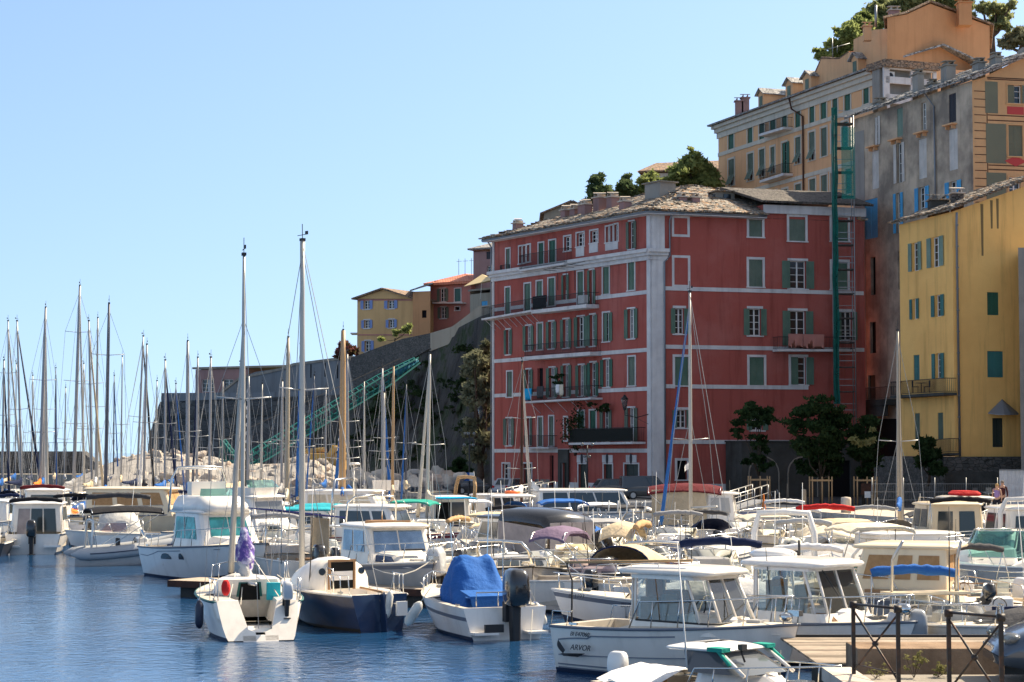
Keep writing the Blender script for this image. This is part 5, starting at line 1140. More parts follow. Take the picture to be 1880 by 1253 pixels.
def rig(t,mx,zb,top,r=.07,m='alu',spr=(.5,),sw=.9,boom=2.6,bz=1.0,cover='blue',genoa=None,bowx=3,bowz=1.0,sternx=-3,gr=.055,rake=.02,hb=1.1,instruments=True,r2=None,frac=.97,boomdir=-1,coverr=.13,stayr=.009,rigw=None):
    H_=top-zb; x_at=lambda k:mx-rake*H_*k
    mb=MB(); mb.tube([(x_at(k),0,zb+H_*k)for k in(0,.3,.6,.85,1)],[r,r,r*.95,r*.8,r*.6 if r2 is None else r2],8); mast=mb.build('mast',m,t)
    for k in spr:
        s_=MB(); z=zb+H_*k
        for sg in(1,-1):s_.tube([(x_at(k),0,z),(x_at(k)-.12,sg*sw,z+.06)],.022,5)
        s_.build('spreader','alu',mast)
    if instruments:
        s_=MB(); s_.tube([(x_at(1),0,top),(x_at(1)+.02,0,top+.5)],.012,4); s_.tube([(x_at(1)-.28,0,top+.18),(x_at(1)+.3,0,top+.18)],.012,4); s_.cbox((x_at(1)-.25,0,top+.22),(.12,.04,.1)); s_.cbox((x_at(1),0,top+.04),(.16,.12,.08)); s_.build('masthead_gear','rubber',mast)
    g_=MB(); hw=rigw or hb
    for sg in(1,-1):
        k=spr[-1]if spr else .5
        g_.tube([(mx-.15,sg*hw,bz*.8),(x_at(k)-.12,sg*sw*(1 if spr else .7),zb+H_*k+.06),(x_at(frac),0,zb+H_*frac)],stayr,4,cap=False)
        g_.tube([(mx+.2,sg*hw*.95,bz*.8),(x_at(.5),0,zb+H_*.48)],stayr,4,cap=False)
    g_.tube([(sternx,0,bz*.8),(x_at(1),0,top-.05)],stayr,4,cap=False); g_.tube([(bowx,0,bowz),(x_at(frac),0,zb+H_*frac)],stayr,4,cap=False); g_.build('rigging','wire',t)
    if genoa:
        s_=MB(); a,b=V((bowx,0,bowz+.15)),V((x_at(frac),0,zb+H_*frac-.2)); n=14
        s_.tube([a+(b-a)*(i/n)for i in range(n+1)],[gr*(1.25-.75*i/n)for i in range(n+1)],7); fg=s_.build('furled_genoa',genoa,t)
        d_=MB(); d_.cbox((bowx-.02,0,bowz+.1),(.16,.16,.14)); d_.build('furler_drum','rubber',fg)
    if boom:
        b_=MB(); zz=zb+bz; b_.tube([(mx-.08,0,zz),(mx-.08-boom,0,zz+.12)],.05,6); bo=b_.build('boom','alu' if m!='mast_wood' else m,t)
        if cover:
            c_=MB(); c_.smooth=True; R_=[]
            for i in range(9):k=i/8; x=mx-.05-boom*.96*k; rad=coverr*(1.25-.65*k)*(1+.1*sin(i*2.3)); R_.append([(x,rad*.75*cos(a),zz+.1+.1*k+(rad*1.25*sin(a))+(.25*(1-k)**4 if sin(a)>0 else 0))for a in[2*pi*j/8 for j in range(8)]])
            c_.loft(R_); c_.build('sail_cover','canvas_'+cover if isinstance(cover,str)else cover,bo)
    return mast
def text(t,s,x,y,z,size,side=-1,m='letter_dark',name='registration',yaw=0,slant=0,ext=.004,tiltx=0):
    c=bpy.data.curves.new(name,'FONT'); c.body=s; c.size=size; c.extrude=ext; c.shear=slant; c.align_x='CENTER'
    c.materials.append(MATS[m]); o=bpy.data.objects.new(name,c); COL.objects.link(o); o.parent=t
    o.location=(x,y,z); o.rotation_euler=(pi/2+tiltx,0,(0 if side<0 else pi)+yaw); return o
def boat(name,label,cat,px,Y,hd,group=None,xy=None,roll=0):
    x,y=xy if xy else(xat(px,Y,1000),Y)
    t=thing(name,label,cat,(x,y,0),R(hd),group); t.rotation_euler[0]=R(roll); return t
def seat(t,x,y,z,m='gelcoat_white',w=.5,s=1):
    mb=MB(); mb.cbox((x,y,z+.2*s),(.42*s,w,.4*s)); mb.cbox((x-.18*s,y,z+.58*s),(.1*s,w,.5*s)); return mb.build('seat',m,t,bevel=.03)
def console(t,x,y,z,h=.95,m='gelcoat_white',screen='clear_glass',wd=.4):
    mb=MB(); mb.loft([rr(x-.25,x+.4,wd,wd*.9,.08,z),rr(x-.2,x+.25,wd,wd*.85,.08,z+h),rr(x-.1,x+.18,wd*.8,wd*.7,.06,z+h+.06)]); c=mb.build('console',m,t)
    g_=MB(); n=8; a=[(x+.2+.12*cos(v)-.1,wd*.95*sin(v),z+h)for v in[(-1+2*i/n)*1.3 for i in range(n+1)]]; g_.smooth=True; g_.loft([a,[(p[0]-.15,p[1]*.85,p[2]+.38)for p in a]],False,False,False); g_.build('screen',screen,c)
    w_=MB(); w_.tube([(x-.3+.06*sin(k*pi/8),y+.17*cos(k*pi/8),z+h*.85+.17*sin(k*pi/8))for k in range(17)],.015,5); w_.tube([(x-.28,y,z+h*.85),(x-.15,y,z+h*.8)],.03,5); w_.build('wheel','rubber',c); return c
def flag(t,x,y,z,m='canvas_white',h=.9,w=.5,d=.35,name='flag',droop=.3):
    mb=MB(); mb.tube([(x,y,z),(x,y,z+h)],.012,5); o=mb.build('flag_staff','steel',t); f=MB(); f.smooth=True; up=[]; dn=[]
    for i in range(7):k=i/6; yy=y-w*k*.8; xx=x-w*k*.5+.04*sin(k*7); up.append((xx,yy,z+h-droop*k*1.2)); dn.append((xx+.02,yy+.02,z+h-d-droop*k*.7))
    f.loft([up,dn],False,False,False); f.build('flag',m,o); return o
def sidewin(H,q0,q1,z0,z1,m='boat_glass',sides=(1,-1),name='porthole',off=.012,n=5):
    """dark window let into the hull flank, following its curve"""
    for sg in sides:
        mb=MB(); A_=[]; B_=[]
        for i in range(n+1):
            q=q0+(q1-q0)*i/n; h=H.h(q); k=4*(i/n)*(1-i/n)
            for z,L_ in((z0*h,A_),((z0+(z1-z0)*(.35+.65*k**.5))*h,B_)):
                yc=.78*(1-.45*q**2.2); zc=-.04+q**2.5*h*.38; y=H.b(q)*(yc+(1-yc)*max(0,(z-zc)/(h-zc))**.75)+off; L_.append((H.xx(q,z),sg*y,z))
        mb.loft([A_,B_],False,False,False); mb.build(name,m,H.t)

def wrinkle(R_,k=4,amp=.03,fr=2.6):
    """resample a coarse cloth loft finely and crease it"""
    out=[]; n,m=len(R_),len(R_[0])
    for i in range((n-1)*k+1):
        a,fa=min(i//k,n-2),i/k-min(i//k,n-2); row=[]
        for j in range((m-1)*k+1):
            b,fb=min(j//k,m-2),j/k-min(j//k,m-2); sa,sb=fa*fa*(3-2*fa),fb
            p=(V(R_[a][b])*(1-sa)+V(R_[a+1][b])*sa)*(1-sb)+(V(R_[a][b+1])*(1-sa)+V(R_[a+1][b+1])*sa)*sb
            w_=1-abs(noise.noise(V((p.x*fr,p.y*fr,p.z*fr*.6))))*2; row.append(p+V((w_*amp*.6,(1 if p.y>0 else-1)*w_*amp,w_*amp*.8)))
        out.append(row)
    return out
# ------------------------------------------------------------------ boat kinds
def fender(label,P,ln=.55,r=.11,m='fender_white',tilt=(0,0),group=None,up=.5):
    t=thing('fender',label,'fender',P,0,group); t.rotation_euler=(tilt[0],tilt[1],0)
    mb=MB(); mb.lathe((0,0,0),[(.02,-ln/2-.05),(r*.6,-ln/2-.02),(r,-ln/2+.08),(r,ln/2-.08),(r*.6,ln/2+.02),(.03,ln/2+.06)],10); mb.build('body',m,t)
    k=MB(); k.tube([(0,0,ln/2+.05),(.02,.0,ln/2+up)],.012,4); k.build('lanyard','rope',t); return t
def sailboat(label,px,Y,hd,top,L=8.5,B=2.8,mcol='alu',spr=(.5,),sw=.9,cover='blue',genoa=None,hullm='gelcoat_white',boot='navy_boot',r=.075,gr=.06,rake=.015,hs=.95,hb=1.25,sprayhood=None,rails=True,xy=None,stripe=None,boomlen=None,mq=.56,**kw):
    t=boat('sailboat',label,'sailboat',px,Y,hd,'sailboats moored in the harbour',xy)
    H=Hull(t,L,B,hs,hb,fs=.72,rake=.08,cp=.32,fl=.45,m=hullm,boot=boot,stripe=stripe,mx=.45,pw=1.9,rub=None)
    x0=-L/2+L*.3; x1=L*.24
    trunk(t,x0,x1,B*.30,B*.2,hs+.02,.42,.5,.1,.1,.15,'gelcoat_white',wins=[(1,.12,.45,.35,.75),(1,.55,.85,.35,.75),(3,.15,.45,.35,.75),(3,.55,.88,.35,.75)])
    mx=-L/2+L*mq
    rig(t,mx,hs+.4,top,r,mcol,spr,sw,boomlen if boomlen is not None else L*.33,1.0,cover,genoa,L/2-.15,hb+.05,-L/2+.2,gr,rake,B*.42,**kw)
    if sprayhood:
        mb=MB(); mb.smooth=True; R_=[]
        for i in range(5):k=i/4; R_.append([(x0-.3+k*1.1,B*.3*v,hs+.4+(.62-.5*k**2)*(1-abs(v)**3*.7))for v in[-1+j/4 for j in range(9)]])
        mb.loft(R_,False,False,False); mb.build('sprayhood','canvas_'+sprayhood,t)
    if rails:H.rail(.8,1,.55,2); H.rail(.03,.3,.55,2,name='pushpit',closed=False)
    return t,H
def openboat(label,px,Y,hd,L=5.2,B=2.1,hullm='gelcoat_white',motor='cowl_black',ms=1.0,stripe=None,boot='navy_boot',con=True,screen=None,bim=None,bimz=2.0,rollc=None,cover=None,rails=True,arch_m=None,hs=.65,hb=.95,cat='motorboat',xy=None,mt=0,cushions=None,name='motorboat',group='small motorboats moored in the harbour',cuddy=None,deck='deck_paint',rollz=1.8):
    t=boat(name,label,cat,px,Y,hd,group,xy); H=Hull(t,L,B,hs,hb,m=hullm,boot=boot,stripe=stripe,cp=.62 if not cuddy else .5,fl=.22,fs=.9,deck=deck)
    if cuddy:trunk(t,-L*.0,L*.38,B*.34,B*.12,hs+.08,.3,.5,.05,.1,.12,hullm,wins=[(1,.2,.7,.3,.75),(3,.3,.8,.3,.75)])
    if con and not cover:console(t,-L*.02 if not cuddy else-L*.06,0,.22,.95 if not cuddy else .7); seat(t,-L*.17,0,.22,cushions or 'gelcoat_white',.8)
    if screen:coaming_screen(t,-L*.12,L*.2,B*.40,hs+.1+(.15 if cuddy else 0),.42,screen)
    if bim:bimini(t,-L*.3,L*.12,B*.43,bimz,bim,-L*.1,hs)
    if rollc:rolled(t,-L*.12,B*.43,rollz,rollc,-L*.2,hs)
    if arch_m:arch(t,-L*.28,B*.44,hs,1.9,arch_m,.05)
    if cover:
        mb=MB(); mb.smooth=True; R_=[]
        for i in range(13):
            q=.0+i/12*.97; ridge=.55*sin(pi*min(1,(.15+q*.8)))*(1 if q<.75 else(1-q)*4*.9+.1); h=H.h(q); b=H.b(q)
            R_.append([(H.xx(q,h),v*(b+.02),h-(.18 if abs(v)==1 else 0)+ridge*(1-abs(v)**1.3)+(.03*sin(i*2+j*1.7)if abs(v)<.9 else 0))for j,v in enumerate([-1,-.98,-.6,-.3,0,.3,.6,.98,1])])
        mb.loft(R_,False,True,False); mb.build('boat_cover','canvas_'+cover,t)
    if rails:H.rail(.62,1,.42,3)
    if motor:outboard(t,-L/2-.02,0,hs*.75,ms,motor,mt)
    return t,H
def cruiser(label,px,Y,hd,L=6.8,B=2.5,hullm='gelcoat',m=None,stripe=None,boot='navy_boot',hs=.85,hb=1.25,wh=1.25,x0=-.12,x1=.24,lf=.5,glass='boat_glass',motor=None,ms=1.0,roof_m=None,cat='cabin cruiser',rails=True,back=(),sides=None,roofrail=False,fly=None,bim=None,rollc=None,trunkh=.3,xy=None,name='cabin_cruiser',group='cabin cruisers moored in the harbour',see=False,over=(.15,.3,.08),front=2,band=(.42,.9),cp=.42,rub='grey_stripe',awning=None,lb=0,w=.40,deck='deck_paint'):
    t=boat(name,label,cat,px,Y,hd,group,xy); m=m or hullm
    H=Hull(t,L,B,hs,hb,m=hullm,boot=boot,stripe=stripe,cp=cp,fl=.3,rub=rub,deck=deck)
    zt=hs+.12
    if trunkh:trunk(t,L*x1-.3,L*.41,B*.36,B*.13,zt,trunkh+.08,.9,.05,.12,.15,m,wins=[(1,.25,.75,.3,.75),(3,.25,.75,.3,.75)],z1=zt+trunkh*.5)
    wheelhouse(t,L*x0,L*x1,B*w,zt-.05,wh+.05,lf,lb,.1,band,over,m,glass,see,False,.16,roof_m,front,sides=sides,backwins=back)
    zr=zt+wh+.15
    if roofrail:
        mb=MB(); a,b=L*x0+.1,L*x1-lf
        for sg in(1,-1):mb.tube([(a,sg*B*.3,zr),(a+.1,sg*B*.3,zr+.16),(b-.1,sg*B*.3,zr+.16),(b,sg*B*.3,zr)],.014,5)
        mb.build('roof_rail','steel',t)
    if rails:H.rail(.5,1,.5,5)
    if motor:outboard(t,-L/2-.02,0,hs*.75,ms,motor)
    if rollc:rolled(t,L*x0-.5,B*.42,zr+.15,rollc,L*x0-.9,hs)
    if bim:bimini(t,L*x0-1.7,L*x0+.1,B*.42,zr+.15,bim,L*x0-1.1,hs)
    if awning:bimini(t,L*x0-1.6,L*x0+.3,B*.45,zr-.05,awning,L*x0-1.5,hs,drop=.03)
    if fly:
        mb=MB(); a=rr(L*x0,L*x1-lf-.1,B*.36,B*.30,.3,zr-.08); b=rr(L*x0-.05,L*x1-lf+.05,B*.38,B*.32,.3,zr+.3); mb.loft([a,b],True,False,False); f=mb.build('flybridge',m,t); g_=MB(); c=[lerp(p,(p[0]*.9+L*x0*.1,p[1]*.85,zr+.62),1)for p in b]; wrap(g_,b,c,0,7,0,1,.0); g_.build('flybridge_screen',fly,f)
        s_=MB(); s_.cbox((L*x0+.35,0,zr+.25),(.3,B*.5,.4)); s_.build('seat','gelcoat_cream',f)
    return t,H
def rib(label,px,Y,hd,L=5.0,B=2.1,m='hypalon_grey',motor='cowl_black',ms=1.0,con=True,archm=None,bim=None,rollc=None,stripe='navy_boot',xy=None,group='inflatable boats moored in the harbour',z=0.35,r=.23,rise=.25,cat='inflatable boat'):
    t=boat('inflatable_boat',label,cat,px,Y,hd,group,xy); H=Hull(t,L*.94,B*.72,.34,.55,fs=.95,m='gelcoat_white',cp=.7,fl=.28,rub=None,boot='gelcoat_white')
    mb=MB(); pts=[]; N_=30
    for i in range(N_+1):
        k=i/N_;
        if k<.36:x=-L/2+L*.66*(k/.36); y=B/2-r
        elif k>.64:x=-L/2+L*.66*((1-k)/.36); y=-(B/2-r)
        else:a=(k-.36)/.28*pi; x=-L/2+L*.66+L*.30*sin(a); y=(B/2-r)*cos(a)
        pts.append(V((x,y,z+r*.3+rise*max(0,(x+L/2)/L)**2)))
    rs=[r]*len(pts); rs[0]=.05; rs[-1]=.05; rs[1]=r*.85; rs[-2]=r*.85
    mb.tube(pts,rs,12); tb=mb.build('tube',m,t)
    if stripe:
        for sg in(1,-1):s_=MB(); s_.tube([p+V((0,sg*(r-.005)if abs(p.y)>.2 else 0,.02))+(V((r,0,0))if abs(p.y)<=.2 else V((0,0,0)))for p in(pts[2:15]if sg>0 else pts[16:29])],.025,5); s_.build('rubbing_band',stripe,tb)
    if con:console(t,.1,0,.3,.8); seat(t,-.7,0,.3,'canvas_charcoal',.6)
    if archm:arch(t,-L*.36,B*.33,.5,1.9,archm,.05,.1)
    if rollc:rolled(t,-L*.2,B*.4,1.95,rollc,-L*.3,.5)
    if bim:bimini(t,-L*.35,L*.1,B*.42,2.0,bim,-L*.2,.5)
    if motor:outboard(t,-L/2+.15,0,.5,ms,motor)
    return t,H

# ------------------------------------------------------------------ foreground boats
# A: cream pilothouse fishing boat, see-through cabin
t=boat('pilothouse_boat','cream pilothouse fishing boat with big see-through windows and dark swoosh mark near its stern','fishing boat',0,0,-41,None,(3.72,43.05))
H=Hull(t,5.7,2.5,1.03,1.3,fs=.9,rake=.07,cp=.36,fl=.45,m='gelcoat',boot='navy_boot',rub='grey_stripe',pw=2.4,gw=.18)
trunk(t,.3,2.55,.82,.3,1.1,.28,.9,.05,.15,.2,'gelcoat',z1=1.2)
o_,a,b,rf=wheelhouse(t,-.95,1.45,.95,1.02,1.18,.55,-.05,.12,(.22,.93),(.3,.28,.12),'gelcoat','clear_glass',True,False,.3,None,2,sides=((.04,.6,.0),(.62,.95)),roofth=.13)
mb=MB(); mb.box(-.75,-.28,2.36,.0,.28,2.40); hch=mb.build('roof_hatch','gelcoat_white',t); mb=MB(); mb.box(-.68,-.22,2.401,-.07,.22,2.41); mb.build('hatch_glass','violet_glass',hch)
mb=MB()
for sg in(1,-1):mb.tube([(-.9,sg*.75,2.3),(-.88,sg*.75,2.42),(-.2,sg*.72,2.42),(-.15,sg*.72,2.3)],.013,5)
mb.build('roof_rail','steel',t)
mb=MB(); mb.tube([wv for wv in[V(lerp(a[i%len(a)],b[i%len(b)],.215))*1+V((.02,0,0))for i in[15]+list(range(0,9))]],.022,5); mb.build('window_gasket','rubber',o_)
mb=MB(); mb.cbox((-.55,-.3,1.25),(.5,.5,.9)); mb.cbox((-.55,.45,1.3),(.45,.4,1.0)); mb.build('interior_locker','teak',t)
seat(t,.0,-.35,.95,'interior',.45); mb=MB(); mb.tube([(.62+.05*sin(k*pi/8),-.35+.2*cos(k*pi/8),1.5+.2*sin(k*pi/8))for k in range(17)],.016,5); mb.build('steering_wheel','rubber',t)
mb=MB(); mb.cbox((-1.02,.3,1.62),(.04,.7,1.0)); mb.build('cabin_door','wood_curtain',t)
H.rail(.42,.99,.55,5,.017); H.rail(.0,.12,.3,1,.015,name='stern_rail',closed=False)
text(t,'BI E47060',-1.95,-1.215,.83,.13,-1,slant=.3); text(t,'ARVOR',-1.93,-1.215,.53,.17,-1,name='lettering',slant=.3)
mb=MB(); mb.slab([(-2.55+.16*k/8-.1*sin(pi*k/8),-1.2,.72-.3*k/8+.0)for k in range(9)]+[(-2.42+.02*k,-1.2,.42+.03*k)for k in range(4)],(0,-.006,0)); mb.slab([(-2.5,-1.2,.43),(-1.95,-1.2,.40),(-1.8,-1.2,.47),(-2.0,-1.2,.38),(-2.4,-1.2,.38)],(0,-.006,0)); mb.build('swoosh_mark','letter_dark',t)
for sg in(-1,1):  # dark accent line under the gunwale, two near the water
    mb=MB()
    for z0_,q0,q1 in((.66,.04,.62),(.36,.03,.97),(.17,.02,.96),(.10,.02,.96)):
        pts=[]
        for i in range(26):
            q=q0+(q1-q0)*i/25; h=H.h(q); z=z0_*h/.98+(.06*sin(min(1,q/.16)*pi/2)+(.05 if q>.22 else 0)-.1*max(0,.08-q)*20*.06 if z0_>.6 else 0)+(.12*q if z0_>.3 else 0)
            yc=.78*(1-.45*q**2.2); zc=-.04+q**2.5*h*.38; y=H.b(q)*(yc+(1-yc)*max(0,min(1,(z-zc)/(h-zc)))**.75); pts.append((H.xx(q,z),sg*(y+.004),z))
        mb.tube(pts,.014 if z0_>.3 and z0_<.5 else .02,4)
    mb.build('hull_line','grey_stripe',t)
mb=MB(); mb.tube([(-2.3,-1.05,1.0),(-2.28,-1.05,2.0),(-2.5,-.95,2.3),(-2.55,-.9,2.36)],.02,6); mb.build('rod_post','rubber',t)
mb=MB(); mb.tube([(-2.6,-.9,2.38),(.6,-.6,2.52)],.03,6); mb.build('fishing_pole','canvas_tan',t)
mb=MB(); mb.cbox((2.75,0,1.5),(.3,.16,.12)); mb.ell((2.6,-.1,1.42),(.16,.12,.1)); mb.build('anchor_roller','steel',t)
mb=MB(); mb.tube([(.9,.02,2.1),(1.35,-.35,1.35)],.012,4); mb.build('wiper','rubber',t)

# B: low white cruiser with green trim, bottom of the picture
t=boat('green_trim_cruiser','small white cruiser with green windscreen corners and a cream outboard, bottom of the picture','motorboat',0,0,-46,None,(3.85,35.7))
H=Hull(t,5.0,2.1,.62,.85,fs=.9,cp=.42,fl=.2,m='gelcoat_white',boot='navy_boot',stripe='violet_glass',rub='black_boot')
trunk(t,-.3,1.9,.78,.3,.66,.34,.8,.05,.12,.2,'gelcoat_white',z1=.85)
a=rr(-.55,.9,.82,.72,.3,.95); b=rr(-.75,.25,.70,.6,.3,1.32); mb=MB(); wrap(mb,a,b,0,8,0,1,0); wrap(mb,a,b,15,16,0,1,0); gl=mb.build('windscreen','smoke_glass',t)
slabroof(t,-.95,.42,.76,.68,1.31,.06,.2,'gelcoat_white','hard_top')
for sg in(1,-1):mb=MB(); mb.cbox((.28,sg*.62,1.36),(.34,.24,.07)); mb.tube([(.3,sg*.70,1.36),(.62,sg*.74,1.12)],.035,5); mb.build('corner_trim','canvas_green',t)
for sg in(1,-1):mb=MB(); mb.tube([(.9,sg*.68,.94),(.3,sg*.62,1.33)],.035,6); mb.build('screen_pillar','gelcoat_white',t)
H.rail(.5,1,.35,4,.016); outboard(t,-2.5,.0,.55,.72,'cowl_white'); mb=MB(); mb.cbox((.55,-.3,1.4),(.1,.14,.1)); mb.tube([(.5,-.3,1.38),(.62,-.32,1.15)],.02,5); mb.build('wiper_motor','rubber',t)
mb=MB(); mb.smooth=True; mb.loft([[(-2.3+.2*i,v*1.0,.66+.22*(1-v*v)+.03*sin(i*3+v*5))for v in[-1,-.6,-.2,.2,.6,1]]for i in range(8)],False,False,False); mb.build('cockpit_cover','canvas_white',t)

# C: small white sailboat seen from astern, open transom
t=boat('sloop','small white sailboat seen from astern with a cut-away transom, purple sail bundle and grey outboard','sailboat',0,0,105,None,(-7.2,54.2))
H=Hull(t,6.5,2.7,.98,1.2,fs=.78,rake=.06,tr=.75,cp=.40,fl=.42,m='gelcoat',boot='navy_boot',stripe=None,openstern=True,rub='green_boot',gw=.34,so=.62,sh=.03)
mb=MB()  # sloping scoop: two transom wings, well between them
P=lambda k,y:V((-3.25+.75*(k),y,.98*k))
def tr_quad(y0a,y0b,y1a,y1b,k0,k1,m):mb=MB(); mb.quad(P(k0,y0a),P(k0,y0b),P(k1,y1b),P(k1,y1a)); return mb
mb=MB(); prof=[(0.02,.83),(.12,.88),(.35,.945),(.7,1.01),(1.0,1.05)]
for sg in(1,-1):
    pts=[P(.02,sg*.12)]+[P(k,sg*y)for k,y in prof]+[P(1.0,sg*.50),P(.28,sg*.30),P(.2,sg*.12)]
    mb.slab(pts,(.03,0,.02))
mb.slab([P(.0,-.45),P(.0,.45),P(.14,.45),P(.14,-.45)],(.03,0,.02)); mb.build('transom','gelcoat',t)
mb=MB(); mb.quad(P(.22,-.3),P(.22,.3),(-2.1,.34,.42),(-2.1,-.34,.42))
for sg in(1,-1):mb.quad(P(.22,sg*.3),P(1.0,sg*.50),(-.9,sg*.60,.98),(-.9,sg*.45,.42)); mb.quad(P(1.0,sg*.5),P(1.0,sg*1.05),(-.85,sg*1.1,1.0),(-.9,sg*.60,.98))
mb.quad((-2.1,.34,.42),(-2.1,-.34,.42),(-.7,-.45,.42),(-.7,.45,.42)); mb.build('cockpit_well','gelcoat_white',t)
mb=MB(); mb.cbox((-2.85,.55,.34),(.2,.5,.05)); mb.cbox((-2.85,-.55,.34),(.2,.5,.05)); mb.build('stern_step','gelcoat_grey',t)
o_,a,b=trunk(t,-.75,1.9,.98,.5,1.0,.42,.7,-.12,.16,.15,'gelcoat',wins=[(2,.30,.72,-.2,.85,'green_boot'),(1,.3,.8,.35,.75),(3,.3,.7,.35,.75)])
mb=MB(); pane(mb,a,b,2,.34,.68,-.15,.8,off=.03); mb.build('companionway','dark_gap',o_)
rig(t,.55,1.4,10.2,.058,'mast_pale',(.55,),.75,2.6,-.15,None,'mast_pale',3.1,1.2,-2.9,.078,-.02,frac=.8)
mb=MB(); mb.smooth=True; g_=random.Random(5); R_=[]  # sail bundle lashed to the mast and boom
for i in range(16):k=i/15; zz=2.75-1.45*k; rad=.07+.24*sin(pi*min(1,k*.9+.05))**1.2; R_.append([(.28-.55*k+rad*cos(a_)*g_.uniform(.7,1.15),rad*.8*sin(a_)*g_.uniform(.7,1.15),zz)for a_ in[2*pi*j/10 for j in range(10)]])
mb.loft(R_); mb.build('sail_bundle','canvas_purple',t)
mb=MB(); mb.smooth=True; R_=[[(.25-.55*k+(.06+.17*sin(pi*k))*cos(a_)*g_.uniform(.7,1.2)-.1,(.05+.16*sin(pi*k))*sin(a_)*g_.uniform(.7,1.2),2.35-1.1*k)for a_ in[2*pi*j/9 for j in range(9)]]for k in[i/12 for i in range(13)]]; mb.loft(R_); mb.build('sail_fold','canvas_lightgrey',t)
H.rail(.82,1,.5,2); H.rail(.02,.2,.55,2,name='pushpit',closed=False)
outboard(t,-2.62,-.72,.98,.72,'cowl_silver',R(-8)); mb=MB(); mb.cbox((-1.2,-.6,1.12),(.2,.35,.45)); mb.build('turquoise_bag','canvas_turquoise',t); mb=MB(); mb.ell((-2.2,.78,1.3),(.12,.12,.22)); mb.build('red_buoy','canvas_red',t)
text(t,'Fiona',-2.62,.68,.78,.19,-1,'grey_stripe','boat_name',yaw=-pi/2,tiltx=-R(36))
mb=MB()
for y0_,z0_,y1_,z1_ in((.3,1.6,.6,.95),(-.2,1.9,-.7,1.0),(.1,1.5,.3,.8)):mb.tube([(-.4,y0_,z0_),(-1.5,y1_,z1_)],.014,4)
mb.build('sheets','rope',t)
fender('long dark fender hanging off the port quarter of the small white sailboat',(-8.05,51.8,.62),.62,.11,'fender_navy')

# D: blue-hulled little sloop
t=boat('sloop','old blue-hulled sailboat with a cream cabin, open companionway and tall pale mast','sailboat',0,0,124,None,(-5.05,56.2))
H=Hull(t,5.6,2.3,.98,1.15,fs=.74,rake=.05,tr=.12,cp=.42,fl=.45,m='blue_hull',boot='black_boot',rub='gelcoat',gw=.3,deck='gelcoat',chine=.72)
mb=MB(); R_=[]
for x,wd,hh in((-.55,.88,.85),(-.3,.9,.9),(.4,.85,.85),(1.1,.7,.6),(1.7,.45,.3),(2.1,.2,.1)):
    R_.append([(x,wd*cos(a_),1.0+hh*max(0,sin(a_))**.75)for a_ in[pi*j/12 for j in range(13)]])
mb.smooth=True; mb.loft(R_,False,True,False); cb=mb.build('cabin','gelcoat',t)
mb=MB(); mb.box(-.60,-.36,1.02,-.57,.36,1.75); mb.build('companionway','dark_gap',cb)
mb=MB(); mb.box(-.63,-.42,1.0,-.56,-.36,1.82); mb.box(-.63,.36,1.0,-.56,.42,1.82); mb.box(-.63,-.36,1.76,-.56,.36,1.82); mb.build('door_frame','teak',cb); mb=MB(); mb.box(-.605,-.34,1.25,-.602,.34,1.5); mb.build('washboard','gelcoat_white',cb)
mb=MB(); mb.slab([(-.58,.62+.1*cos(k*pi/6),1.5+.1*sin(k*pi/6))for k in range(12)],(-.03,0,0)); mb.slab([(-.58,-.62+.1*cos(k*pi/6),1.5+.1*sin(k*pi/6))for k in range(12)],(-.03,0,0)); mb.build('porthole','boat_glass',cb)
rig(t,1.75,1.3,10.9,.088,'mast_pale',(.55,),.8,0,1.0,None,None,2.7,1.2,-2.7,rake=-.008,r2=.075,stayr=.011)
H.rail(.85,1,.5,2); H.rail(.04,.22,.5,2,name='pushpit',closed=False)
mb=MB(); mb.slab([(-2.82,.02,-.2),(-2.72,.02,.98),(-2.9,.02,1.05),(-3.15,.02,-.2)],(0,-.05,0)); mb.build('rudder','blue_hull',t); mb=MB(); mb.box(-3.1,-.62,.42,-3.02,-.3,.8); mb.tube([(-2.75,-.5,.5),(-3.05,-.5,.5)],.02,5); mb.tube([(-2.75,-.4,.72),(-3.05,-.4,.72)],.02,5); mb.build('motor_bracket','white_paint',t); mb=MB(); mb.tube([(-2.8,0,1.05),(-1.8,.1,1.12)],.03,6); mb.build('tiller','teak',t)
mb=MB(); mb.tube([(-1.4,.7,1.0),(-1.35,.7,1.6),(-1.0,.7,1.65),(-.9,.7,1.0)],.02,5); mb.build('grab_rail','steel',t)

# E: blue-tented boat with the big black outboard
t=boat('tented_motorboat','white motorboat with a crumpled blue tarpaulin over its helm and a big black outboard','motorboat',0,0,111,None,(-1.2,54.3))
H=Hull(t,6.0,2.45,.82,1.08,fs=.93,rake=.07,tr=.15,cp=.52,fl=.3,m='gelcoat_white',boot='navy_boot',stripe='grey_stripe',rub=None,so=.24,sh=.1,gw=.2)
mb=MB(); g_=random.Random(11); ridge=[(-1.75,.2),(-1.45,.5),(-1.0,1.0),(-.75,1.34),(-.4,1.42),(-.05,1.32),(.15,.9),(.35,.3)]; R_=[]
for i,(x,hh)in enumerate(ridge):
    R_.append([(x+g_.uniform(-.04,.04),y*.9+g_.uniform(-.03,.03),.62+hh*k+g_.uniform(-.04,.04))for y,k in((-.85,-.1),(-.8,.35),(-.62,.8),(-.4,1.0),(-.15,.93),(.15,1.0),(.4,.97),(.62,.78),(.8,.35),(.85,-.1))])
mb.smooth=True; mb.loft(wrinkle(R_,4,.055,2.4),False,True,True); mb.build('tarpaulin','canvas_blue',t)
mb=MB(); mb.slab([(-2.15,-.7,1.0),(-2.15,.7,1.0),(-1.5,.75,1.12),(-1.5,-.75,1.12)],(0,0,.06)); mb.quad((-2.17,-.7,1.0),(-2.17,.7,1.0),(-2.2,.6,.55),(-2.2,-.6,.55)); mb.build('seat_cover','canvas_blue',t)
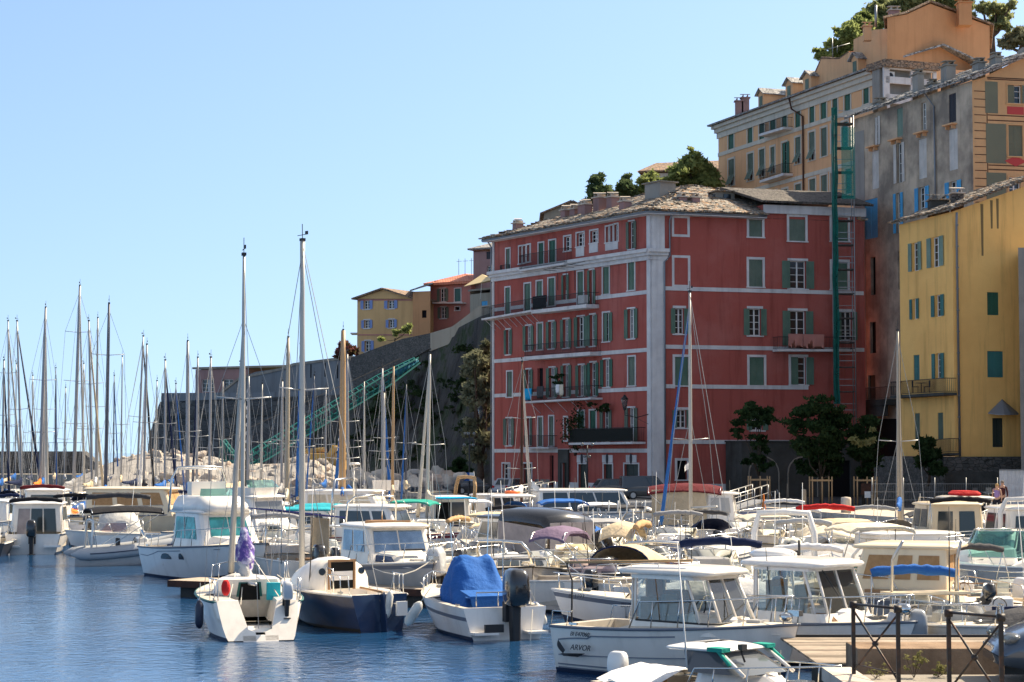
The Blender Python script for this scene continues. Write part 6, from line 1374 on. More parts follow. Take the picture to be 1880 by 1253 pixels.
outboard(t,-2.95,-.1,.72,1.5,'cowl_black'); mb=MB(); mb.tube([(-2.75,.75,.85),(-2.75,.75,1.2),(-2.75,-.75,1.2),(-2.75,-.75,.85)],.018,6); mb.tube([(-2.75,.15,.85),(-2.75,.15,1.2)],.017,6); mb.build('stern_rail','steel',t)
mb=MB(); mb.box(-3.35,.35,.16,-2.85,1.0,.22); mb.box(-3.35,-1.0,.16,-2.85,-.45,.22); mb.build('bathing_platform','gelcoat_white',t); mb=MB(); mb.cbox((-3.25,.45,.32),(.1,.5,.2)); mb.build('folded_ladder','rubber',t)
H.rail(.72,1,.35,3); mb=MB(); mb.tube([(-3.0,-.7,.75),(-3.4,-.5,.2),(-3.45,-.45,-.1)],.016,4); mb.build('mooring_rope','rope',t)
for sg in(1,-1):text(t,'115',-3.28,.0,1.62,.1,-1,'canvas_white','engine_number',yaw=-pi/2)if sg==1 else None
mb=MB(); mb.tube([(-.35,.55,1.9),(-.3,.6,2.9)],.015,4); mb.tube([(.1,-.6,1.9),(.25,-.7,3.3)],.015,4); mb.tube([(-.6,-.8,1.1),(-.6,-.8,2.4)],.02,4); mb.build('bare_frame','steel',t)
fender('pale tube fender slung at an angle between the blue sailboat and the blue-tented boat',(-2.55,52.1,.62),.62,.13,'fender_white',(R(10),R(32)))
fender('slim grey fender hanging from the bow side of the blue-tented boat',(-3.3,53.8,.72),.62,.1,'fender_white',(0,R(8)))
fender('pale green fender on the starboard quarter of the blue-tented boat',(.75,52.3,.6),.5,.09,'fender_white',(0,R(-25)))

# F: flybridge cruiser, bow towards us
t=boat('flybridge_cruiser','large white flybridge cruiser with teal reflecting windscreen, bow towards the camera','cabin cruiser',0,0,-57,None,(-11.1,75.6))
H=Hull(t,8.5,3.1,1.15,1.55,fs=.92,rake=.09,cp=.3,fl=.5,m='gelcoat_white',boot='navy_boot',rub='grey_stripe',pw=2.3)
trunk(t,1.0,3.1,1.0,.4,1.32,.34,1.2,.05,.15,.2,'gelcoat_white',z1=1.45)
o_,a,b,rf=wheelhouse(t,-1.6,1.5,1.22,1.2,1.3,.75,-.1,.16,(.30,.90),(.5,.2,.1),'gelcoat_white','teal_reflection_tint',False,False,.3,None,2,sides=((.10,.52),(.56,.95)),roofth=.12)
mb=MB(); mb.smooth=True; fl_=[rr(-1.9,1.1,1.2,1.02,.5,2.58,4),rr(-1.85,1.0,1.14,.95,.5,2.85,4),rr(-1.7,.55,1.0,.8,.4,3.12,4),rr(-1.5,.35,.9,.7,.4,3.16,4)]; mb.loft(fl_); fb=mb.build('flybridge','gelcoat_white',t)
mb=MB(); a2=rr(-1.5,.45,.92,.75,.4,3.12); b2=rr(-1.6,.2,.8,.62,.35,3.42); wrap(mb,a2,b2,0,8,0,1,0); mb.build('flybridge_screen','aqua_glass',fb); mb=MB(); mb.cbox((-1.0,0,3.42),(.4,1.4,.5)); mb.build('seat','gelcoat',fb)
arch(t,-1.9,1.15,2.5,4.2,'steel',.045,.25,'radar_arch'); arch(t,-1.95,1.1,2.5,4.12,'steel',.03,.1,'stern_arch')
mb=MB(); mb.ell((1.15,0,1.0),(.01,.01,.01)); H.rail(.45,1,.6,6,.018,mid=False); H.rail(.0,.3,.5,3,name='side_rail',closed=False)
sidewin(H,.30,.42,.62,.80); sidewin(H,.50,.545,.62,.80); mb=MB(); mb.cbox((.9,.4,2.9),(.05,.3,.04),R(30)); mb.ell((1.0,.3,2.82),(.06,.06,.06)); mb.build('searchlight','steel',t)
for sg in(1,-1):
    mb=MB(); pts=[(H.xx(q,z),sg*(H.b(q)*(1-(1-z/H.h(q))*.22-.0)+.012),z)for q,z in((.02,.82),(.12,.80),(.2,.9),(.28,1.02),(.5,1.1),(.8,1.25))]; mb.tube(pts,.02,4); mb.tube([(p[0],p[1]+sg*.004,p[2]-.0)for p in((H.xx(.12,.6),sg*(H.b(.12)*.86+.03),.62),(H.xx(.2,.6),sg*(H.b(.2)*.87+.03),.72),(H.xx(.27,.9),sg*(H.b(.27)*.93+.02),.93))],.02,4); mb.build('hull_line','grey_stripe',t)

# O: cream cruiser, bow towards us
t=boat('wheelhouse_cruiser','cream wheelhouse cruiser with wide blue-reflecting windscreen and grey flanks, bow towards the camera','cabin cruiser',0,0,-64,None,(-4.1,66.3))
H=Hull(t,7.6,2.8,1.05,1.38,fs=.92,rake=.08,cp=.32,fl=.4,m='gelcoat_grey',boot='navy_boot',stripe='grey_stripe',rub='gelcoat',deck='gelcoat',pw=2.6)
trunk(t,.6,3.1,1.12,.55,1.18,.42,1.3,.05,.15,.2,'gelcoat',wins=[(3,.25,.8,.3,.8,'blue_hull'),(1,.2,.75,.3,.8,'blue_hull')],z1=1.3)
o_,a,b,rf=wheelhouse(t,-1.5,1.25,1.14,1.2,1.12,.5,-.05,.1,(.34,.92),(.2,.25,.1),'gelcoat','sky_reflection_tint',False,False,.14,None,2,sides=((.1,.5),(.56,.92)),roofth=.1)
mb=MB()
for sg in(1,-1):mb.tube([(-1.5,sg*.9,2.4),(-1.4,sg*.88,3.1),(-1.2,sg*.7,3.3),(-1.2,0,3.35)],.035,6)
mb.tube([(-.5,0,2.45),(-.5,0,3.5)],.02,5); mb.build('roof_arch','steel',t); mb=MB(); mb.cbox((1.9,.1,1.66),(.25,.7,.05)); mb.build('deck_vent','rubber',t)
mb=MB(); mb.cbox((0,.0,2.5),(.1,1.6,.06)); mb.cbox((-.6,0,2.5),(.5,.9,.06)); mb.build('roof_bars','teak',t)
H.rail(.5,1,.6,5,.018); mb=MB(); mb.cbox((3.75,0,1.48),(.4,.2,.12)); mb.build('anchor_roller','steel',t)

# W: white pilothouse boat beside A
t=boat('pilothouse_boat','white pilothouse boat with a flat hard top and greenish see-through windscreen, behind the railing','fishing boat',0,0,-44,None,(6.75,46.0))
H=Hull(t,5.8,2.5,.9,1.12,fs=.9,rake=.08,cp=.34,fl=.45,m='gelcoat_white',boot='navy_boot',rub='grey_stripe',gw=.18)
trunk(t,.4,2.45,.95,.4,1.0,.3,1.0,.05,.15,.2,'gelcoat_white',wins=[(3,.1,.5,.2,.8,'teak')],z1=1.12)
o_,a,b,rf=wheelhouse(t,-.9,1.2,1.0,1.0,1.2,.45,-.05,.1,(.20,.94),(.35,.28,.12),'gelcoat_white','clear_glass',True,False,.2,None,2,sides=((.06,.46),(.52,.95)),roofth=.14)
mb=MB(); mb.ell((-1.1,.2,2.42),(.6,.5,.16)); mb.build('roof_pod','gelcoat_white',t); mb=MB(); mb.tube([(-.5,.4,2.4),(-.5,.4,2.75)],.03,6); mb.build('light_mast','rubber',t)
seat(t,-.3,-.4,.9,'interior',.45); seat(t,-.3,.45,.9,'interior',.45); mb=MB(); mb.cbox((-.85,0,1.5),(.04,.8,.7)); mb.build('cabin_door','wood_curtain',t); mb=MB(); mb.tube([(.78,-.5,2.15),(1.0,-.1,1.5)],.014,4); mb.build('wiper','rubber',t)
H.rail(.4,1,.55,5,.018); mb=MB(); mb.ell((2.6,0,1.35),(.18,.14,.14)); mb.cbox((2.35,0,1.35),(.16,.16,.2)); mb.build('windlass','steel',t); text(t,'BI 11894',-2.0,-1.22,.78,.12,-1)

# T: small white open fishing boat
t,H=openboat('small white open fishing boat with raised console windscreen, lettered BI A86723',0,0,172,5.0,2.1,'gelcoat_white',None,hs=.78,hb=1.12,xy=(3.55,54.2),stripe='grey_stripe',name='fishing_skiff',group=None)
text(t,'BI A86723',.2,1.06,.70,.16,1,slant=.15); text(t,'BI 1193',1.75,.72,.90,.15,1,yaw=-R(17),slant=.15); mb=MB(); mb.ell((-1.5,0,.95),(.55,.6,.5)); mb.build('bundled_cover','canvas_tan',t)
# U: grey bow of an aluminium cruiser facing us
t,H=cruiser('grey-hulled boat with flared bow and dark gunwale pointing at the camera behind the black outboard',0,0,-84,5.6,2.6,'gelcoat_grey','gelcoat_grey',hs=.95,hb=1.3,wh=.2,trunkh=0,x0=-.4,x1=-.1,rails=False,rub='black_boot',xy=(.35,64.6),name='work_boat',deck='gelcoat_cream',cp=.6,group=None,over=(.0,.0,.0))
H.rail(.6,1,.3,3)
# V: folded dinghy bow left of it
rib('small pale grey dinghy nose poking out between the cream cruiser and the grey bow',865,68,-10,3.2,1.6,'hypalon_white',None,con=False,r=.24,z=.9)
# S: speedboat with violet bimini
t,H=openboat('speedboat with a violet-grey bimini and tinted wrap-round windscreen',0,0,-24,6.0,2.35,'gelcoat',None,hs=.95,hb=1.15,xy=(2.3,60.6),screen='violet_glass',con=False,boot='black_boot',cuddy=True,name='speedboat',group=None)
bimini(t,-1.5,-.35,1.05,2.55,'violet',.55,.95,drop=.17)
text(t,'3',-1.2,-1.1,.78,.16,-1)
# R: grey cabin cruiser with glossy black top
t,H=cruiser('grey cabin cruiser with a glossy black canopy and grey curtains across its stern',0,0,128,7.6,2.8,'gelcoat','gelcoat',stripe='black_boot',hs=1.15,hb=1.5,wh=1.1,x0=-.02,x1=.22,glass='smoke_glass',xy=(.35,73.5),roof_m='cowl_black',name='canopy_cruiser',group=None)
mb=MB(); R_=[]
for x,hh in((-2.9,.0),(-2.85,1.25),(-2.5,1.5),(-1.2,1.62),(-.1,1.6)):R_.append([(x,y,1.15+max(0,hh)*k)for y,k in((-1.15,.72),(-1.12,.82),(-.95,.97),(0,1.03),(.95,.97),(1.12,.82),(1.15,.72))])
mb.smooth=True; mb.loft(R_[1:],False,True,False); cn=mb.build('canopy','cowl_black',t)
for s_ in(-1,1):mb=MB(); mb.slab([(-2.8,1.14*s_,1.1),(-.1,1.14*s_,1.1),(-.1,1.14*s_,2.3),(-2.8,1.14*s_,2.1)],(0,.02,0)); mb.build('side_curtain','curtain_grey',cn)
for k in range(4):mb=MB(); y0_=-1.0+k*.51; mb.slab([(-2.87,y0_,1.15),(-2.87,y0_+.47,1.15),(-2.87,y0_+.47,2.3),(-2.87,y0_,2.3)],(-.02,0,0)); mb.build('curtain_panel','curtain_grey',cn)
outboard(t,-3.8,-.5,1.0,1.3,'cowl_black',R(20));
# N: centre console with blue awning
t,H=openboat('pale grey boat with slanting indigo awning and beige side screen behind the tall pale mast',0,0,118,6.2,2.5,'gelcoat','cowl_black',1.1,xy=(-8.35,73.2),con=False,cuddy=True,name='awning_boat',group=None,hs=1.0,hb=1.2)
mb=MB(); mb.slab([(-3.0,1.3,2.75),(-3.0,-1.2,2.45),(.2,-1.2,2.45),(.2,1.3,2.75)],(0,0,.04)); mb.build('awning','canvas_indigo',t); mb=MB(); mb.slab([(-1.6,-1.15,1.1),(.1,-1.15,1.1),(.1,-1.15,2.4),(-1.6,-1.15,2.4)],(0,.03,0)); mb.build('side_screen','canvas_beige',t)
mb=MB()
for x in(-2.9,-1.4,.1):
    for y,z in((1.2,2.72),(-1.15,2.42)):mb.tube([(x,y,.9),(x,y,z)],.02,5)
mb.build('awning_posts','steel',t)
outboard(t,-3.0,-.7,.85,.8,'cowl_black')
# G, H, I: boats on the left
t,H=rib('grey inflatable with black canopy on its arch and white console, left of the flybridge cruiser',0,0,22,6.0,2.4,'hypalon_grey',None,1.0,True,'gelcoat_white',None,xy=(-16.0,86),rise=.75,group=None,z=.42,r=.27)
bimini(t,-2.2,.9,.95,2.5,'black',-1.9,.5,drop=.12)
t,H=cruiser('white cruiser seen square from astern with three curtained doors and one outboard',0,0,97,6.8,2.95,'gelcoat_white',None,hs=.95,hb=1.2,wh=1.2,x0=-.24,x1=.18,motor='cowl_black',ms=1.25,xy=(-22.9,97.5),rollc='black',name='stern_on_cruiser',back=((.07,.34,-.2,.86,'curtain_grey'),(.37,.63,-.2,.86,'boat_glass'),(.66,.93,-.2,.86,'boat_glass')),group=None,w=.42)
mb=MB(); mb.box(-3.7,.55,.34,-3.35,1.3,.44); mb.box(-3.7,-1.3,.34,-3.35,-.55,.44); mb.build('bathing_platform','gelcoat_white',t)
t,H=cruiser('white motorboat under a pale cockpit cover with long black rolled canopy, beside the square-sterned cruiser',0,0,100,6.4,2.5,'gelcoat_white',None,stripe='maroon',hs=.9,hb=1.15,wh=.8,x0=-.1,x1=.2,xy=(-19.0,97),name='covered_cruiser',group=None)
mb=MB(); mb.smooth=True; mb.loft([[(x,y,.95+hh*(1-abs(y/1.15)**3))for y in(-1.15,-.9,-.5,0,.5,.9,1.15)]for x,hh in((-2.2,.2),(-1.6,1.0),(-.8,1.35),(.2,1.25),(.7,.9))],False,True,False); mb.build('cockpit_cover','canvas_lightgrey',t); rolled(t,-1.6,1.5,2.75,'charcoal',-1.8,.95,.13)
openboat('dark-hulled motorboat cut by the left edge of the picture',-14,94,95,5.5,2.2,'black_hull','cowl_black',con=True)
# X: wood-shuttered cabin boat, small blue-canopy boat, windscreen boat
t=boat('cabin_boat','cream cabin boat with brown wood-blinded windows, lettered BI 85393','fishing boat',0,0,158,None,(10.15,52.4))
H=Hull(t,6.6,2.6,1.0,1.3,fs=.9,cp=.38,fl=.5,m='gelcoat_grey',boot='navy_boot',stripe='grey_stripe',rub='gelcoat',deck='gelcoat_cream')
trunk(t,.9,3.1,.95,.4,1.3,.3,1.0,.05,.15,.2,'gelcoat_cream',z1=1.4)
wheelhouse(t,-1.35,1.2,1.05,1.02,1.3,.4,-.0,.06,(.42,.88),(.25,.3,.1),'gelcoat_cream','wood_curtain',False,False,.1,None,2,sides=((.06,.36,.0),(.44,.62),(.70,.96)),backwins=((.1,.45,.4,.88,'wood_curtain'),(.55,.9,.05,.88,'wood_curtain')))
text(t,'BI 85393',-1.35,1.31,.66,.34,1,slant=.1,yaw=R(-1)); H.rail(.5,1,.5,4); mb=MB(); mb.tube([(-2.6,1.1,1.2),(-2.6,1.1,1.5),(-1.7,1.15,1.5),(-1.7,1.15,1.2)],.018,5); mb.cbox((-.6,1.22,1.24),(2.6,.1,.1)); mb.build('side_rail','teak',t)
t,H=openboat('open motorboat with a bright blue folded canopy on tall poles, behind the iron railing',0,0,80,5.2,2.1,'gelcoat_white','cowl_grey',1.1,xy=(9.45,47.2),con=True,name='canopy_skiff',group=None,hs=.7); rolled(t,.0,1.0,2.05,'blue',-.6,.7,.12,bow=.1)
outboard(t,-2.6,.5,.55,1.0,'cowl_silver')
t,H=openboat('white sports boat with a square see-through windscreen and rod racks, right of the railing',0,0,-78,5.0,2.1,'gelcoat','cowl_black',.8,xy=(9.95,45.4),con=True,screen='plastic_window',name='sports_boat',group=None,hs=.9,hb=1.1)
mb=MB()
for y in(-.9,.7):mb.tube([(-1.4,y,.9),(-1.3,y,2.3),(-.9,y*.9,2.75)],.035,6)
mb.build('rod_rack','alu',t); mb=MB(); mb.box(-1.8,-1.0,1.5,-1.1,.95,1.56); mb.build('bait_table','gelcoat_cream',t)
outboard(t,-1.2,1.4,1.3,.6,'cowl_black',R(60))
openboat('grey boat half under a dark cover at the lower right, beside the parked car',1880,44,130,4.6,2.0,'gelcoat_grey',None,cover='charcoal',rails=False,hs=.8)
t,H=cruiser('white cruiser with grey flanks and a tall pale green windscreen, right edge',1800,62,172,7.4,2.8,'gelcoat_grey','gelcoat_white',hs=1.3,hb=1.6,wh=.15,x0=-.3,x1=-.1,trunkh=.35,rub='gelcoat_white',cp=.45,name='windscreen_cruiser',deck='gelcoat_white',group=None,over=(0,0,0))
coaming_screen(t,-1.9,.5,1.2,1.6,.8,'aqua_glass'); arch(t,-2.2,1.2,1.4,2.6,'gelcoat_white',.05,-.5)
fender('dark navy ball fender on the grey-flanked cruiser at the right',(11.4+1.3,60.2,.9),.6,.2,'fender_navy')

# ------------------------------------------------------------------ middle of the harbour, front to back
cruiser('cream flybridge fishing boat with black rolled canopy and two dark stern doors, at the right',1745,80,96,7.6,2.9,'gelcoat_cream',None,hs=1.2,hb=1.5,wh=1.35,x0=-.1,x1=.24,rollc='black',back=((.1,.42,.1,.85),(.56,.9,.1,.85)),roofrail=True,name='fly_fishing_boat',awning=None,group=None)
cruiser('sleek white cruiser with a row of slit windows along its cabin',1690,74,20,7.5,2.7,'gelcoat_white',None,hs=1.1,hb=1.4,wh=.55,x0=-.3,x1=.28,lf=1.2,sides=((.1,.3),(.33,.5),(.53,.68),(.71,.85)),band=(.35,.7))
t,H=rib('pale inflatable with a tall curved grey arch, navy outboard showing',1437,63,85,5.4,2.2,'hypalon_white','cowl_navy',1.2,True,None,group=None); arch(t,-1.2,.95,.5,2.9,'gelcoat_white',.1,.3)
t,H=rib('grey inflatable with navy seat pads beside the navy rolled canopy',1362,60,70,4.6,2.0,'hypalon_grey','cowl_grey',1.1,True,None,group=None)
t,H=openboat('open boat with a long navy rolled canopy, right of the silver dinghy',1325,57,80,5.4,2.2,'gelcoat','cowl_navy',1.1,name='console_boat',rollc=None,group=None); rolled(t,-.4,1.15,2.3,'navy',-.8,.7,.12)
openboat('motorboat fully wrapped in a white tarpaulin behind the cream pilothouse boat',1255,58,75,5.4,2.2,'gelcoat_white','cowl_navy',1.1,cover='white',rails=False,hs=1.1,hb=1.3)
openboat('low silver-grey covered boat between the two pilothouse boats',1350,51.5,-30,5.0,2.0,'gelcoat_grey',None,cover='lightgrey',rails=False,hs=1.0,hb=1.15)
openboat('motorboat under a dark grey pleated cover, right of the curved grey arch',1530,65.5,60,6.2,2.4,'gelcoat',None,cover='grey',rails=False,hs=1.15,hb=1.5)
t,H=openboat('white console boat with a crumpled cream bimini, behind the flat hard top',1585,63,100,6.0,2.4,'gelcoat','cowl_navy',1.3,bim='cream',bimz=2.6,arch_m='gelcoat',hs=.95,name='console_boat',cuddy=True)
t,H=openboat('white launch with a greenish windscreen and blue trim behind the brown-blinded cabin boat',1570,57,15,5.6,2.2,'gelcoat_white',None,screen='aqua_glass',con=False,hs=1.0,hb=1.2,stripe='grey_stripe')
t,H=openboat('motorboat with a tan striped folded canopy and smoked screens, centre right',1175,69,-15,6.4,2.5,'gelcoat',None,screen='smoke_glass',con=False,hs=1.05,hb=1.25,name='runabout',group=None); rolled(t,.1,1.2,2.35,'tan',-.2,1.0,.13); bimini(t,-1.2,.0,1.2,2.4,'beige',-.6,1.0,.25)
t,H=openboat('boat with an arched beige hood edged in black, above the small white fishing boat',1170,61.5,60,5.6,2.3,'gelcoat','cowl_black',.9,con=False,hs=.95,hb=1.2,name='hooded_boat',group=None,cuddy=True)
mb=MB(); mb.smooth=True; mb.loft([[(x,1.05*cos(a_),1.0+hh*sin(a_)**.6 if sin(a_)>0 else 1.0)for a_ in[pi*j/12 for j in range(13)]]for x,hh in((-1.2,.95),(-.4,1.0),(.5,.7),(1.1,.2))],False,False,False); mb.build('hood','canvas_beige',t); mb=MB(); mb.tube([(-1.2,1.06*cos(pi*j/12),1.0+.96*max(0,sin(pi*j/12))**.6)for j in range(13)],.03,5); mb.build('hood_edge','canvas_navy',t)
t,H=openboat('white centre console with a dark T-top and a row of rod holders',1135,88,100,6.6,2.4,'gelcoat_white','cowl_white',1.2,name='t_top_boat',group=None); slabroof(t,-1.6,1.0,.95,.9,2.35,.08,.2,'canvas_charcoal','t_top')
mb=MB()
for x in(-1.3,.6):
    for y in(-.8,.8):mb.tube([(x,y,.8),(x*.9,y,2.36)],.03,5)
mb.build('t_top_legs','white_paint',t); mb=MB()
for k in range(5):mb.tube([(-1.65,-.8+k*.4,2.2),(-1.75,-.8+k*.4,2.7)],.035,6)
mb.build('rod_holders','white_paint',t)
t,H=openboat('white console boat with a turquoise seat cover beside the T-top boat',1185,86,105,6.0,2.3,'gelcoat_white','cowl_white',1.1,cushions='canvas_turquoise')
cruiser('long modern cruiser with black window band and white roof before the red house doors',1085,112,8,10.5,3.2,'gelcoat_white',None,hs=1.3,hb=1.6,wh=1.2,x0=-.3,x1=.22,lf=.7,roof_m='gelcoat_white',glass='boat_glass',sides=((.02,.34),(.36,.66),(.68,.98)),band=(.15,.95),name='saloon_cruiser',group=None,rollc=None)
t,H=openboat('boat with an electric blue bimini, left of the T-top boat',1030,95,95,6.2,2.6,'gelcoat_white','cowl_black',1.1,bim='blue',bimz=2.6);
openboat('small boat under a bright blue cover behind the violet bimini',1062,80,100,5.2,2.3,'gelcoat_white',None,cover='blue',rails=False,hs=1.5,hb=1.6)
t,H=openboat('hardtop fishing boat with white roof, orange life ring and pennant, centre of the harbour',940,101,92,6.6,2.6,'gelcoat_white','cowl_white',1.2,name='hardtop_boat',group=None,hs=.95,hb=1.2); slabroof(t,-1.8,1.4,1.15,1.0,2.55,.1,.3,'gelcoat_white','hard_top')
mb=MB()
for x in(-1.4,1.0):
    for y in(-.95,.95):mb.tube([(x*1.1,y,.9),(x*.9,y,2.56)],.035,5)
mb.build('top_legs','steel',t); mb=MB(); mb.tube([(-.4+.33*cos(k*pi/8),.33*sin(k*pi/8),2.78)for k in range(17)],.07,6); mb.build('lifebuoy','lifebuoy_orange',t); flag(t,-1.7,-.9,2.5);
t,H=cruiser('white boat with a flat cyan awning over dark open cabin doors',825,103,98,7.0,2.7,'gelcoat_white',None,hs=1.1,hb=1.4,wh=1.2,x0=-.05,x1=.24,awning='cyan',back=((.08,.5,.0,.85,'dark_gap'),(.55,.92,.0,.85)))
t,H=openboat('open boat with a tan folded bimini on hoops, left of the grey cabin cruiser',842,78,-20,6.0,2.4,'gelcoat',None,con=True,hs=.95,hb=1.2,name='hoop_boat',group=None,cuddy=True); rolled(t,.0,1.15,2.25,'tan',-.3,.95,.1); rolled(t,.9,1.1,2.0,'beige',.6,.95,.06)
t,H=openboat('centre console with a tall grey and white outboard behind the blue tarpaulin',868,66.5,70,5.6,2.3,'gelcoat','cowl_silver',1.4,hs=1.0,hb=1.2)
t,H=cruiser('white wheelhouse boat with a maroon roof line and steel hoop, behind the cream cruiser',690,86,-20,7.6,2.7,'gelcoat_white',None,stripe='maroon',hs=1.15,hb=1.4,wh=1.15,x0=-.2,x1=.2,sides=((.05,.3),(.35,.95)),roofrail=True,rub='maroon'); arch(t,-1.6,1.15,1.2,3.6,'steel',.05,.1,'hoop')
t,H=openboat('boat with a jade green bimini, left of the cyan awning',763,96,80,6.0,2.5,'gelcoat_white',None,bim='green',bimz=2.55,cuddy=True,con=False)
cruiser('white boat with a turquoise canvas top, behind the indigo awning',560,92,5,7.5,2.7,'gelcoat_white',None,hs=1.1,hb=1.4,wh=.9,x0=-.3,x1=.2,roof_m='canvas_turquoise')
cruiser('white cruiser with pale curtained windows under a curved roof, centre left',645,112,-12,9,3,'gelcoat_white',None,hs=1.2,hb=1.5,wh=1.25,x0=-.28,x1=.25,lf=.8,glass='canvas_cream',sides=((.05,.35),(.38,.65),(.68,.95)))
t,H=cruiser('white flybridge boat with dark teal side glass, right behind the big flybridge cruiser',455,87,-35,8.0,2.9,'gelcoat_white',None,hs=1.3,hb=1.6,wh=1.4,x0=-.25,x1=.2,glass='smoke_glass',fly='aqua_glass',sides=((.04,.48),(.52,.96)))
cruiser('cream motor yacht with wood-blinded side windows, left of the flybridge cruiser',262,108,-8,9.5,3.1,'gelcoat_cream',None,hs=1.35,hb=1.6,wh=1.3,x0=-.3,x1=.22,glass='wood_curtain',sides=((.05,.3),(.36,.62),(.68,.94)))
cruiser('white boat with a long maroon rolled canopy, far left',85,112,92,7.6,2.9,'gelcoat_white',None,hs=1.2,hb=1.5,wh=1.3,x0=-.1,x1=.2,rollc='maroon',back=((.1,.9,.2,.85),))
openboat('boat with a black rolled canopy showing right of the maroon one',142,108,88,6.2,2.6,'gelcoat_white','cowl_black',1.0,rollc='black',rollz=2.5,hs=1.0)
cruiser('low white cruiser at the left edge behind the dark-hulled motorboat',4,108,60,7.0,2.7,'gelcoat_white',None,hs=1.1,hb=1.4,wh=.9)
openboat('runabout with a pinkish tinted screen between the inflatable and the cream yacht',225,95,-170,5.4,2.2,'gelcoat_white',None,screen='violet_glass',con=False,hs=.95,hb=1.15)
t,H=cruiser('work launch with maroon fabric roof and pale grey wheelhouse below the dark trees',1292,96,-8,8.2,2.9,'gelcoat_white',None,hs=1.3,hb=1.6,wh=1.35,x0=.02,x1=.2,lf=.2,glass='gelcoat_grey',bim=None,name='work_launch',group=None); bimini(t,-2.6,.9,1.3,3.3,'maroon',-.8,1.3,.2); flag(t,-.6,-1.0,2.8,h=1.6)
mb=MB(); mb.slab([(-2.4,-1.2,1.3),(.2,-1.2,1.3),(.2,-1.2,3.0),(-2.4,-1.2,3.0)],(0,.03,0)); mb.build('side_screen','canvas_beige',t)
openboat('small boat with a navy mooring cover and pale bow rail, right of the maroon roof',1378,98,70,6.0,2.4,'gelcoat_white',None,cover='navy',hs=1.3,hb=1.6)
t,H=openboat('motorboat with a scarlet rolled canopy, left of the stone bollard',1513,84,85,6.6,2.6,'gelcoat_white',None,cover='cream',hs=1.3,hb=1.5,rails=False,name='covered_boat',group=None); rolled(t,-1.0,1.2,2.55,'red',-1.2,1.2,.12)
t,H=openboat('boat under a taut charcoal and cream cover left of the cream flybridge boat',1640,81,95,6.6,2.6,'gelcoat_white',None,cover='charcoal',hs=1.2,hb=1.4,rails=False)
t,H=cruiser('cruiser with dark windows and a pale arched top cut by the right edge',1880,73,95,7.4,2.9,'gelcoat',None,hs=1.3,hb=1.5,wh=1.3,x0=-.2,x1=.2,back=((.06,.94,.1,.85),)); arch(t,-1.6,1.4,1.3,3.1,'gelcoat',.09,.2)
openboat('boat under a sagging grey awning at the right edge',1872,66,90,6.4,2.5,'gelcoat','cowl_black',1.0,bim='grey',bimz=2.3,hs=1.0)
t,H=openboat('white boat with an orange life raft on its roof, in front of the cafe terrace',1772,90,95,6.6,2.7,'gelcoat_white',None,con=False,cuddy=True,name='raft_boat',group=None,hs=1.2,hb=1.4); slabroof(t,-1.2,1.4,1.1,1.0,2.7,.1,.3); mb=MB(); mb.loft([rr(-.9,.9,.5,.5,.25,2.84),rr(-.9,.9,.55,.55,.25,2.95),rr(-.8,.8,.4,.4,.2,3.06)]); mb.build('life_raft','canvas_red',t)
mb=MB()
for x in(-1,1.1):
    for y in(-.9,.9):mb.tube([(x,y,1.1),(x,y,2.72)],.035,5)
mb.build('top_legs','steel',t)
t,H=cruiser('small white cruiser tucked behind the hardtop fishing boat',900,118,30,7.0,2.6,'gelcoat_white',None,hs=1.1,hb=1.4,wh=1.0); arch(t,-1.8,1.2,1.2,3.3,'canvas_tan',.11,.2,'tan_arch')
openboat('dark-covered boat moored by the quay wall left of the red house corner',985,122,60,6.4,2.5,'gelcoat_white',None,cover='navy',hs=1.2,hb=1.4)
openboat('white motorboat with a yellow cushion below the white radar mast',740,104,95,6.2,2.4,'gelcoat_white','cowl_white',1.0,cushions='canvas_yellow')
t,H=sailboat('motor-sailer with a white dome radar and boxed white dinghy on its stern arch',705,124,95,8.5,9,3,'mast_pale',(.6,),.7,None,None,rake=0,boomlen=0)
mb=MB(); mb.loft([rr(-4.2,-3.2,.75,.75,.2,2.5),rr(-4.3,-3.1,.8,.8,.2,3.1)]); mb.build('boxed_dinghy','gelcoat_white',t); mb=MB(); mb.lathe((-3,1.9,4.0),[(.35,0),(.4,.08),(.3,.16)],12); mb.tube([(-3,1.9,1),(-3,1.9,4)],.05,6); mb.build('radar','gelcoat_white',t)
specs_c=[  # px, Y, hd, hull, canopy colour, kind words
    (330,128,80,'navy','roll'),(398,132,100,'white','cover'),(512,122,85,'navy','bim'),(592,132,95,'white','roll'),(232,132,85,'grey','cover'),(160,134,100,'blue','cover'),
    (498,104,20,'lightgrey','bim'),(800,130,95,'beige','cover'),(865,138,85,'white','cover'),(610,98,-10,'turquoise','bim'),(1230,112,75,'grey','cover'),(1440,104,80,'white','roll'),(985,84,80,'lightgrey','bim'),(735,78,60,'charcoal','cover'),(930,92,100,'black','roll'),(1100,100,85,'white','bim'),(1240,84,95,'grey','roll'),(1330,78,70,'lightgrey','cover'),(1400,82,95,'cream','bim'),(1600,92,85,'grey','roll'),(1480,74,75,'lightgrey','roll'),(560,80,110,'grey','cover'),(1100,76,90,'grey','bim'),(1240,74,85,'navy','cover'),(1780,72,85,'white','cover'),(1540,76,100,'beige','bim')]
